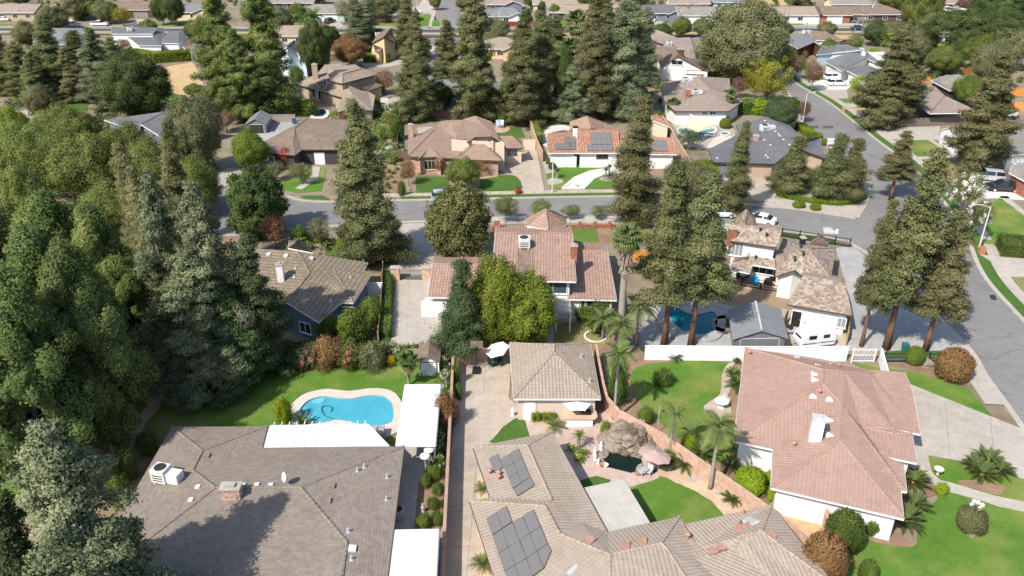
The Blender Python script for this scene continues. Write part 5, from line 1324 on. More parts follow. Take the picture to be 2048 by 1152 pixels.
h8.roof_px('Q',dict(a=(228,688,3.0),b=(310,640,3.2),c=(492,634,3.2),d=(588,684,3.0),e=(390,528,4.2),f=(392,460,4.8)),['a b e f','b c e','c d f e'],'roof_brown','brick_pale',over=.4,fascia='trim_brown')
h8.roof_px('Q',dict(a=(1440,518,3.0),b=(1682,512,3.0),c=(1625,398,3.0),d=(1510,352,4.4),e=(1350,350,4.4),f=(1340,500,3.0)),['f a b d e','b c d'],'roof_brown','stucco_cream',over=.4,fascia='trim_brown')
h8.roof_px('Q',dict(a=(1168,432,4.9),b=(1260,455,4.9),c=(1345,430,4.9),t=(1262,370,6.2)),['a b t','b c t'],'roof_brown','stucco_cream',over=.25,fascia='trim_brown')
h8.window('Q',405,745,1.9,1.6,'stucco_cream',bars=2);h8.window('Q',1222,478,.8,.9,'trim_brown',bars=0);h8.window('Q',1520,560,1.6,1.2,'trim_brown','glass_blue');h8.window('Q',840,418,1.6,.5,'trim_brown')
h8.chimney('Q',155,375,.9,.9,2.4,'brick_pale',0)
for x,y in ((1040,105),(1048,122),(1130,205),(1140,250),(880,215),(800,325)): h8.vent('Q',x,y,'box','roof_tan',sc=.7)
# --- orange tiled house
h9=House('orange_tile_house','white house with bright orange barrel tiles and grey solar panels',at(1200,290,3))
h9.roof_px('R',dict(a=(165,548,2.9),b=(540,548,2.9),c=(522,328,-4.3),d=(153,328,-4.3),e=(520,262,2.9),f=(165,300,2.9)),['a b c d','d c e f'],'roof_orange_tile','stucco_white',over=.5)
h9.roof_px('R',dict(a=(540,549,2.95),b=(1090,549,2.95),c=(1062,262,-4.9),d=(540,256,-4.9),e=(1050,225,3),f=(560,222,3)),['a b c d','d c e f'],'roof_orange_tile','stucco_white',over=.5)
h9.roof_px('R',dict(a=(1090,470,3.1),b=(1450,470,3.1),c=(1450,290,-4.3),d=(1065,285,-4.3)),['a b c d'],'roof_orange_tile','stucco_white',over=.4)
h9.roof_px('R',dict(a=(1430,562,2.9),b=(1815,566,2.9),c=(1752,350,-4.4),d=(1470,345,-4.4)),['a b c d'],'roof_orange_tile','stucco_white',over=.5)
h9.roof_px('R',dict(a=(1500,130,3.0),b=(1720,215,3.0),c=(1610,60,3.0),d=(1480,40,3.0),t=(1560,60,4.2)),['a b t','b c t','c d t','d a t'],'roof_orange_tile','stucco_cream',over=.3)
h9.roof_px('R',dict(a=(440,256,3.0),b=(915,256,3.0),c=(892,165,3.0),d=(450,155,3.0),t0=(720,240,-3.9),t1=(668,82,5.2)),['d a t0 t1','b c t1 t0','a b t0','c d t1'],'roof_tanrose_tile','stucco_white',over=.4)
h9.solar('R',[(260,512),(525,510),(518,430),(253,430)],4,1);h9.solar('R',[(384,428),(518,428),(508,348),(377,348)],2,1)
h9.solar('R',[(668,526),(1000,524),(990,448),(664,450)],5,1);h9.solar('R',[(730,446),(988,446),(968,288),(712,288)],4,2);h9.solar('R',[(1470,530),(1700,535),(1670,385),(1500,385)],4,2)
h9.chimney('R',515,325,.9,.8,1.5,'paint_white',0,'iron_black');h9.window('R',860,590,1.9,.7,'trim_dark',bars=3);h9.door('R',490,600,.95,2.0,'paint_white')
# --- grey roofed corner house
h10=House('grey_roof_house','long low house with dark grey roof on the street corner',at(1510,285,3))
h10.roof_px('S',dict(a=(585,868,2.9),b=(640,1012,2.9),c=(1310,1030,2.9),d=(1660,760,-4.9),e=(1610,735,-5.0),e2=(1475,605,3.0),f=(1220,518,4.6),g=(890,605,3.0),g2=(925,700,3.0),i=(1130,690,-4.0),j=(1150,862,-4.3)),['a b c j','c d e f i j','e e2 f','f g g2 i','i g2 a j'],'roof_grey','stucco_tan',over=.5,fascia='trim_dark')
h10.roof_px('S',dict(a=(1500,830,4.6),b=(1655,755,4.6),c=(1810,748,3.0),d=(1875,970,3.0),e=(1690,905,3.0)),['a b c d e'],'roof_grey','stucco_tan',over=.5,fascia='trim_dark')
h10.ac_unit('S',1200,670,(1.5,1.2,1.0),.2,1.2);h10.chimney('S',1105,770,.9,.9,.8,'brick_pale',0)
for x,y in ((1205,558),(1240,595),(1280,635),(1320,675),(1355,705),(1370,725),(1265,825),(1475,820),(1410,765),(1218,938),(1240,962),(680,968),(1200,770)): h10.vent('S',x,y,'box','metal_pale',sc=.6)
h10.door('S',760,1075,4.6,2.1,'stucco_slate',4,'trim_dark');h10.window('S',895,790,.8,1.6,glass='glass_pale',bars=0)
# --- brown tile house behind the sail pool
h11=House('courtyard_house','taupe tile house with sunken roof equipment behind the shade sail pool',at(1390,200,3))
h11.roof_px('S',dict(a=(215,452,3.0),b=(812,452,3.0),b2=(960,345,3.0),c=(625,225,-5.0),d=(300,325,-4.9),d2=(110,350,3.6),e=(740,222,3.3),f=(825,220,3.0),g=(820,90,3.0),h=(520,92,4.4),t=(470,68,5.4),k=(150,140,3.2),q=(50,180,3.0),v=(330,200,4.0)),['a b b2 c d d2','b2 e c','e f g h t c','t k v c','k q d2 d v','v d c'],'roof_taupe','stucco_white',over=.6,fascia='trim_dark')
h11.chimney('S',355,300,.8,.8,1.6,'brick_red',0);h11.ac_unit('S',330,140,(1.4,1.1,1.0),.1,.9);h11.ac_unit('S',440,270,(1.3,1.1,.9),.1,.8);h11.window('S',545,475,.9,.6,bars=1);h11.window('S',632,475,1.2,.6,bars=1)
# --- dark brown house left over the street
h12=House('dark_brick_house','dark-walled house with grey-brown hip roof beside the bright green round tree',at(600,290,3))
h12.roof_px('A',dict(a=(1530,880,2.9),a2=(1700,895,2.9),b=(1740,862,2.9),c=(1960,862,2.9),d=(2060,800,2.9),e=(2030,690,4.6),f=(1770,682,4.6),g=(1700,738,4.6),h=(1690,845,3.4),i=(1520,815,3.0)),['a a2 h i','a2 b g h','b c d e f g','i h g f'],'roof_umber','stucco_dark',over=.5,fascia='trim_dark')
h12.door('A',1840,900,1.6,2.1,'paint_white');h12.window('A',1565,915,1.0,1.1)
# --- grey house among the left trees
h13=House('grey_gable_house','grey shingle roofed house with white gable trim hidden by the left trees',at(290,250,3))
h13.roof_px('A',dict(a=(600,690,3.2),b=(960,640,5.2),c=(1210,660,5.2),d=(1230,720,3.2),e=(950,800,3.0),f=(810,715,4.6),g=(800,760,3.2)),['a b f g','b c d e f'],'roof_grey','stucco_slate',over=.5)
# --- tan house in the trees, with tall windows
h14=House('tan_tile_house','two-level tan tile house with arched tall windows and white parasol',at(690,170,3))
h14.roof_px('U',dict(a=(445,682,3.0),b=(665,752,3.0),c=(800,790,3.0),d=(1050,862,3.0),e=(985,1060,3.0),f=(1120,1010,3.0),g=(1200,830,-4.6),h=(1130,715,-4.8),i=(860,640,-4.7),j=(1050,560,4.9),k=(900,540,5.0),l=(700,590,-4.6),m=(830,445,4.8),n=(1050,425,4.8)),['a b i l','b c d g h i','d e f g','l i j k','l k m','k j n m'],'roof_tan','stucco_tan',over=.5,fascia='trim_brown')
h14.roof_px('U',dict(a=(900,650,5.2),b=(1050,685,5.2),c=(1495,570,5.2),d=(1300,495,6.6),d2=(1060,560,6.6),e=(1210,440,5.2),f=(850,470,5.2)),['a b d2','b c d d2','c e d','a d2 d e f'],'roof_tan','stucco_tan',over=.35,fascia='trim_brown')
h14.roof_px('U',dict(a=(1130,708,4.6),b=(1390,780,3.0),c=(1580,710,3.0),d=(1480,672,4.0),e=(1280,740,4.2)),['a e b','e d c b'],'roof_tan','stucco_tan',over=.3,fascia='trim_brown')
h14.roof_px('U',dict(a=(1200,830,4.6),b=(1130,715,4.6),c=(1385,785,3.0),d=(1475,840,3.0),e=(1440,1030,3.0),f=(1120,1010,4.0)),['a b c d e f'],'roof_tan','stucco_tan',over=.3,fascia='trim_brown')
h14.roof_px('U',dict(a=(668,712,3.2),t=(715,678,4.8),b=(790,750,3.2),c=(850,735,4.0),d=(852,642,5.0)),['a t d','t b c d'],'roof_tan','stucco_tan',over=.1,fascia='paint_white')
h14.chimney('U',715,625,1.2,1.0,3.2,'stucco_tan',.1)
for x,y in ((725,820),(760,835),(690,815)): h14.window('U',x,y,.9,2.0,bars=0)
# --- white gable house and its neighbours (upper middle right)
hx=House('white_gable_house','white gabled house with dark triangular windows and brown roof',at(1365,110,3))
hx.roof_px('B',dict(a=(1850,385,3.2),t=(1945,322,6.0),b=(2095,400,3.0),c=(2070,355,3.6),d=(2000,340,4.2),e=(1940,270,6.0),f=(1830,270,5.0),g=(1835,350,3.6)),['a t e f g','t b c d e'],'roof_umber','stucco_white',over=.35,fascia='trim_brown')
hx.roof_px('C',dict(a=(-40,335,3.2),b=(125,335,3.2),c=(122,240,3.2),d=(90,215,4.6),e=(-60,220,4.8),f=(-60,300,3.6)),['f a b d e','b c d'],'roof_taupe','stucco_taupe',over=.4,fascia='trim_brown')
hx.roof_px('C',dict(a=(20,352,4.0),b=(205,408,2.9),c=(185,340,3.0),d=(60,330,4.2)),['a b c d'],'roof_umber','stucco_white',over=.4,fascia='trim_brown')
hx.ac_unit('B',1895,262,(1.4,1.2,1.0),0);hx.chimney('B',1960,312,1.6,1.4,1.2,'boards_redbrown',0);hx.window('B',1942,360,2.6,1.1,'paint_white',bars=1);hx.window('C',135,418,5.0,.9,'boards_redbrown','paint_white',bars=0)
hx2=House('long_taupe_house','long taupe-roofed house beyond the white gable house',at(1330,65,3))
hx2.roof_px('X',dict(a=(1250,420,3.0),b=(1700,535,3.0),c=(1665,392,3.0),d=(1520,390,3.6),e=(1270,290,4.8),f=(1230,330,3.6)),['a b c d e f'],'roof_taupe','stucco_taupe',over=.5,fascia='trim_brown')
# --- grey solar houses right of the street
h15=House('solar_gable_house','grey gabled house covered in solar panels with white gable end',at(1700,135,3))
h15.roof_px('T',dict(a=(205,258,3.0),b=(345,338,3.0),c=(565,240,-4.4),d=(430,172,-4.6),e=(640,300,3.0),f=(760,330,3.0),g=(560,190,3.0)),['a b c d','d c f g'],'roof_slate','stucco_white',over=.5)
h15.roof_px('T',dict(a=(385,332,3.0),b=(512,395,3.0),c=(612,345,4.4),d=(535,282,4.4),e=(715,378,3.0),f=(640,320,3.0)),['a b c d','d c e f'],'roof_grey','stucco_white',over=.45)
h15.solar('T',[(322,292),(372,318),(550,236),(428,176)],6,2);h15.ac_unit('T',530,215,(1.3,1.2,1.1),.6)
h16=House('red_chimney_house','grey-roofed house with dark red siding and tall orange brick chimney',at(1610,90,3))
h16.roof_px('Y',dict(a=(1190,452,3.2),b=(1420,585,3.2),c=(1620,500,-5.0),d=(1400,385,-5.0),e=(1720,560,3.4),f=(1560,420,3.4)),['a b c d','d c e f'],'roof_slate','boards_redbrown',over=.5)
h16.roof_px('Y',dict(a=(1600,480,3.0),b=(1890,490,3.0),c=(1960,480,3.0),d=(1750,375,4.6),e=(1560,380,4.4)),['a b c d e'],'roof_umber','stucco_white',over=.4)
h16.roof_px('Y',dict(a=(1640,660,3.0),b=(1830,640,3.0),c=(2180,600,4.2),d=(2020,535,4.4),e=(1720,545,4.2)),['a b c d e'],'roof_grey','siding_paleblue',over=.4)
h16.chimney('Y',1628,590,1.0,.9,2.6,'terracotta',.1);h16.ac_unit('Y',1510,410,(1.6,1.2,1.0),.2,.8)
h17=House('red_board_house','dark red board outbuilding with flat tan roof near the far street',at(1700,85,3))
h17.roof_px('Z',dict(a=(115,412,2.8),b=(335,410,2.8),c=(270,365,2.9),d=(30,365,2.9)),['a b c d'],'wood_light','boards_redbrown',over=.25,caps=False,fascia='wood_light')
h17.window('Z',245,435,1.4,.8,'wood_light')
h18=House('brown_tile_corner_house','brown tile hip house behind the wooden fence and big redwood',at(1830,205,3))
h18.roof_px('T',dict(a=(1070,685,3.0),b=(1350,680,3.0),b2=(1395,640,3.0),c=(1190,545,-4.8),c2=(1110,470,-4.8),d=(570,460,3.0),e=(620,530,3.0),f=(960,610,3.2),g=(800,420,3.0)),['a b b2 c','a c c2 f','f c2 g d e','c b2 g c2'],'roof_taupe','stucco_tan',over=.6,fascia='paint_white')
h19=House('tan_solar_house','tan-roofed house with dark solar panels behind the lime-green tree',at(1900,165,3))
h19.roof_px('T',dict(a=(1072,412,3.0),b=(1232,498,3.0),c=(1420,470,3.4),d=(1440,420,3.0),e=(1310,365,4.6),f=(1200,372,4.0)),['a b c d e f'],'roof_warmgrey','stucco_dark',over=.5)
h19.solar('T',[(1100,422),(1235,488),(1290,465),(1150,402)],5,1);h19.solar('T',[(1190,400),(1275,445),(1335,415),(1240,375)],4,1)
# --- white garage gable on the right and the house beside it
h20=House('white_garage','small white gabled garage with grey roof beside the square lawn',at(1905,285,3),'garage')
h20.roof_px('T',dict(a=(1140,912,2.4),t=(1245,795,4.3),b=(1290,918,2.5),c=(1160,818,2.6),t2=(1340,790,4.3),d=(1390,910,2.5),e=(1240,790,2.6)),['c t t2 e','t b d t2'],'roof_warmgrey','paint_white',over=.12)
h21=House('grey_corner_house','grey-roofed house with white gable at the right edge of the picture',at(2010,270,3))
h21.roof_px('T',dict(a=(1700,1025,3.0),b=(1900,1015,3.0),c=(1900,790,4.6),d=(1720,705,3.2),e=(1680,900,3.2)),['a b c d e'],'roof_warmgrey','stucco_white',over=.4)
h22=House('brick_edge_house','brick and white house with grey roof at the right edge behind the parked trucks',at(2060,345,3))
h22.roof_px('P',dict(a=(2018,345,2.9),b=(2075,375,2.9),c=(2120,350,3.2),d=(2075,320,4.4),e=(2025,330,3.6)),['a b c d e'],'roof_warmgrey','brick_red',over=.4)
# --- yellow two-storey gable by the far street
h23=House('yellow_gable_house','pale yellow house with two steep gables by the far street corner',at(760,90,3))
h23.roof_px('W',dict(a=(325,440,4.6),t=(450,375,7.0),b=(560,430,4.6),c=(600,340,4.6),t2=(520,285,7.2),d=(400,330,4.6)),['a t t2 d','t b c t2'],'roof_umber','stucco_yellow',over=.3,fascia='trim_brown')
h23.roof_px('W',dict(a=(330,510,3.0),b=(395,540,2.9),t=(435,495,3.8),t2=(345,455,4.6)),['a b t t2'],'roof_umber','stucco_yellow',over=.2,fascia='trim_brown')
h23.roof_px('W',dict(a=(475,370,5.4),t=(525,320,6.6),b=(625,385,5.2),c=(610,320,5.2),t2=(545,290,6.6),d=(480,310,5.4)),['a t t2 d','t b c t2'],'roof_umber','stucco_yellow',over=.2,fascia='trim_brown')
h23.ac_unit('W',385,375,(1.2,1.0,1.0),.3);h23.ac_unit('W',430,305,(1.2,1.0,1.0),.3)
# --- pale blue two-storey gable
h24=House('pale_blue_house','pale blue two-storey gable house beside the big pines',at(585,110,3))
h24.roof_px('U',dict(a=(165,322,4.6),t=(345,215,7.2),b=(470,290,5.4),c=(590,400,4.0),t2=(440,130,7.2),d=(290,210,4.8),e=(640,300,4.6)),['a t t2 d','t b c e t2'],'roof_grey','siding_paleblue',over=.3)
h25=House('blue_grey_long_house','long grey-roofed house with blue and white trim beyond the left conifers',at(260,75,3))
h25.roof_px('V',dict(a=(1140,345,4.4),b=(1565,345,4.4),c=(1600,280,5.2),d=(1140,275,5.2)),['a b c d'],'roof_grey','siding_white',over=.3)
h25.roof_px('V',dict(a=(1330,395,4.0),b=(1420,465,2.9),c=(1650,465,2.9),d=(1690,290,3.6),e=(1565,285,4.6),f=(1565,380,3.9),g=(1300,380,4.0)),['a b c d e f g'],'roof_grey','siding_white',over=.3)
h25.roof_px('V',dict(a=(1660,440,2.9),b=(1830,445,2.9),c=(1930,380,3.0),d=(1840,315,4.4),e=(1720,310,4.4)),['a b c d e'],'roof_grey','siding_white',over=.3)
h25.roof_px('V',dict(a=(340,455,2.9),b=(830,455,2.9),c=(850,290,4.2),d=(540,285,4.2),e=(330,330,3.0)),['a b c d e'],'roof_slate','siding_blue',over=.3)
h25.ac_unit('V',1335,320,(1.4,1.2,.9),0);h25.chimney('V',1268,395,.8,.8,1.6,'brick_red',0)
h26=House('brown_garden_hut','small brown-roofed hut with white wall at the end of the green hedge',at(375,95,3),'shed')
h26.roof_px('V',dict(a=(1870,480,2.6),b=(1955,535,2.4),c=(2010,440,2.6),d=(1940,395,3.8)),['a b c d'],'roof_umber','stucco_white',over=.2)
# --- dark slate house behind the middle redwoods
simple_house('slate_house','slate grey house half hidden behind the middle redwoods','B',690,540,16,9,.03,'roof_slate','stucco_slate',eave=2.9,ridge=4.8,wins=False)
# --- row beyond the far street (from the left)
FAR=[
 ('far_house','tan-roofed house at the upper left corner','V',70,128,17,10,0,'roof_taupe','stucco_tan','gable',None),
 ('far_house','grey-brown house half hidden by the small conifer, upper left','V',560,118,13,10,0,'roof_warmgrey','stucco_cream','hip',None),
 ('far_house','dark brown house with taupe garage door and rooftop solar, upper left','V',1300,100,19,10,0,'roof_umber','stucco_darkbrown','gable',4.2),
 ('far_house','grey house behind the two dark round trees, upper left','V',1960,125,14,10,0,'roof_slate','stucco_paleyellow','hip',None),
 ('far_house','grey-tan house with mint green garage door','a',1620,180,17,11,0,'roof_warmgrey','stucco_green','hip',3.4),
 ('far_house','brown-roofed house behind the palms near the pale blue gable','a',1330,490,20,10,0,'roof_tan','stucco_cream','hip',None),
 ('far_house','grey-roofed white house with small gable behind the red fence','W',1700,165,14,10,0,'roof_slate','siding_white','hip',None),
 ('far_house','long tan house beyond the tall thin palm','X',560,130,24,10,0,'roof_tan','stucco_darkbrown','gable',0.5),
 ('far_house','dark grey house with green-shaded porch and rooftop cooler','X',1350,135,19,9,0,'roof_grey','stucco_slate','hip',None),
 ('far_house','blue house with white garage door and brick chimney','Y',420,186,23,10,0,'roof_warmgrey','siding_paleblue','gable',-6.5),
 ('far_house','cream house with long tan roof and white garage door','Y',1300,182,22,10,0,'roof_tan','stucco_white','gable',8.0),
 ('far_house','brown-roofed house with wide white garage door beside the bins','Y',1880,182,10,10,0,'roof_umber','brick_red','gable',0.0),
 ('far_house','brown hip house behind the parked pickup','Z',520,152,19,11,0,'roof_umber','stucco_darkbrown','hip',-7.0),
 ('far_house','pale yellow gabled house at the top edge, right of the middle','Z',250,45,14,9,0,'roof_warmgrey','stucco_paleyellow','gable',None),
 ('far_house','white house at the top right beyond the side street','Z',1290,35,12,8,0,'roof_taupe','stucco_white','hip',None),
 ('far_house','brown board house behind the street trees, top left of the corner','W',430,150,20,8,0,'roof_warmgrey','boards_redbrown','gable',None),
 ('far_house','tan-roofed house at the top edge behind the cream house','Y',120,45,14,8,0,'roof_taupe','stucco_cream','gable',None),
 ('far_house','blue-grey gabled house at the top edge behind the blue house','Y',620,25,12,9,0,'roof_slate','siding_paleblue','gable',None),
 ('far_house','brown house at the top edge beyond the red fence','W',1680,45,12,9,0,'roof_taupe','stucco_slate','hip',None),
 ('far_house','tan house at the top edge beyond the long tan house','X',330,45,20,8,0,'roof_tan','stucco_cream','gable',None),
 ('far_house','white-walled house at the top edge in the left half','a',1150,40,20,9,0,'roof_warmgrey','stucco_dark','gable',None),
 ('far_house','tan house hidden behind the central redwoods by the far street','X',440,470,13,9,.4,'roof_tan','stucco_cream','hip',None),
 ('far_house','pale tan hip house beside the street lamp and the tallest redwood','W',1640,500,14,11,0,'roof_tan','stucco_yellow','hip',None),
 ('far_house','grey roof at the right edge behind the olive trees','P',2030,110,12,9,.3,'roof_warmgrey','stucco_white','hip',None)]
for nm,lb,rg,x,y,w,d,rz,rm,wm,kd,ga in FAR:
    simple_house(nm,lb,rg,x,y,w,d,rz,rm,wm,kd,garage=ga,eave=2.8,ridge=4.7,wings=((w*.28,-d*.35,6.0,d*.7,'gable','y',2.8,4.3),) if kd=='hip' and ga is None else ())
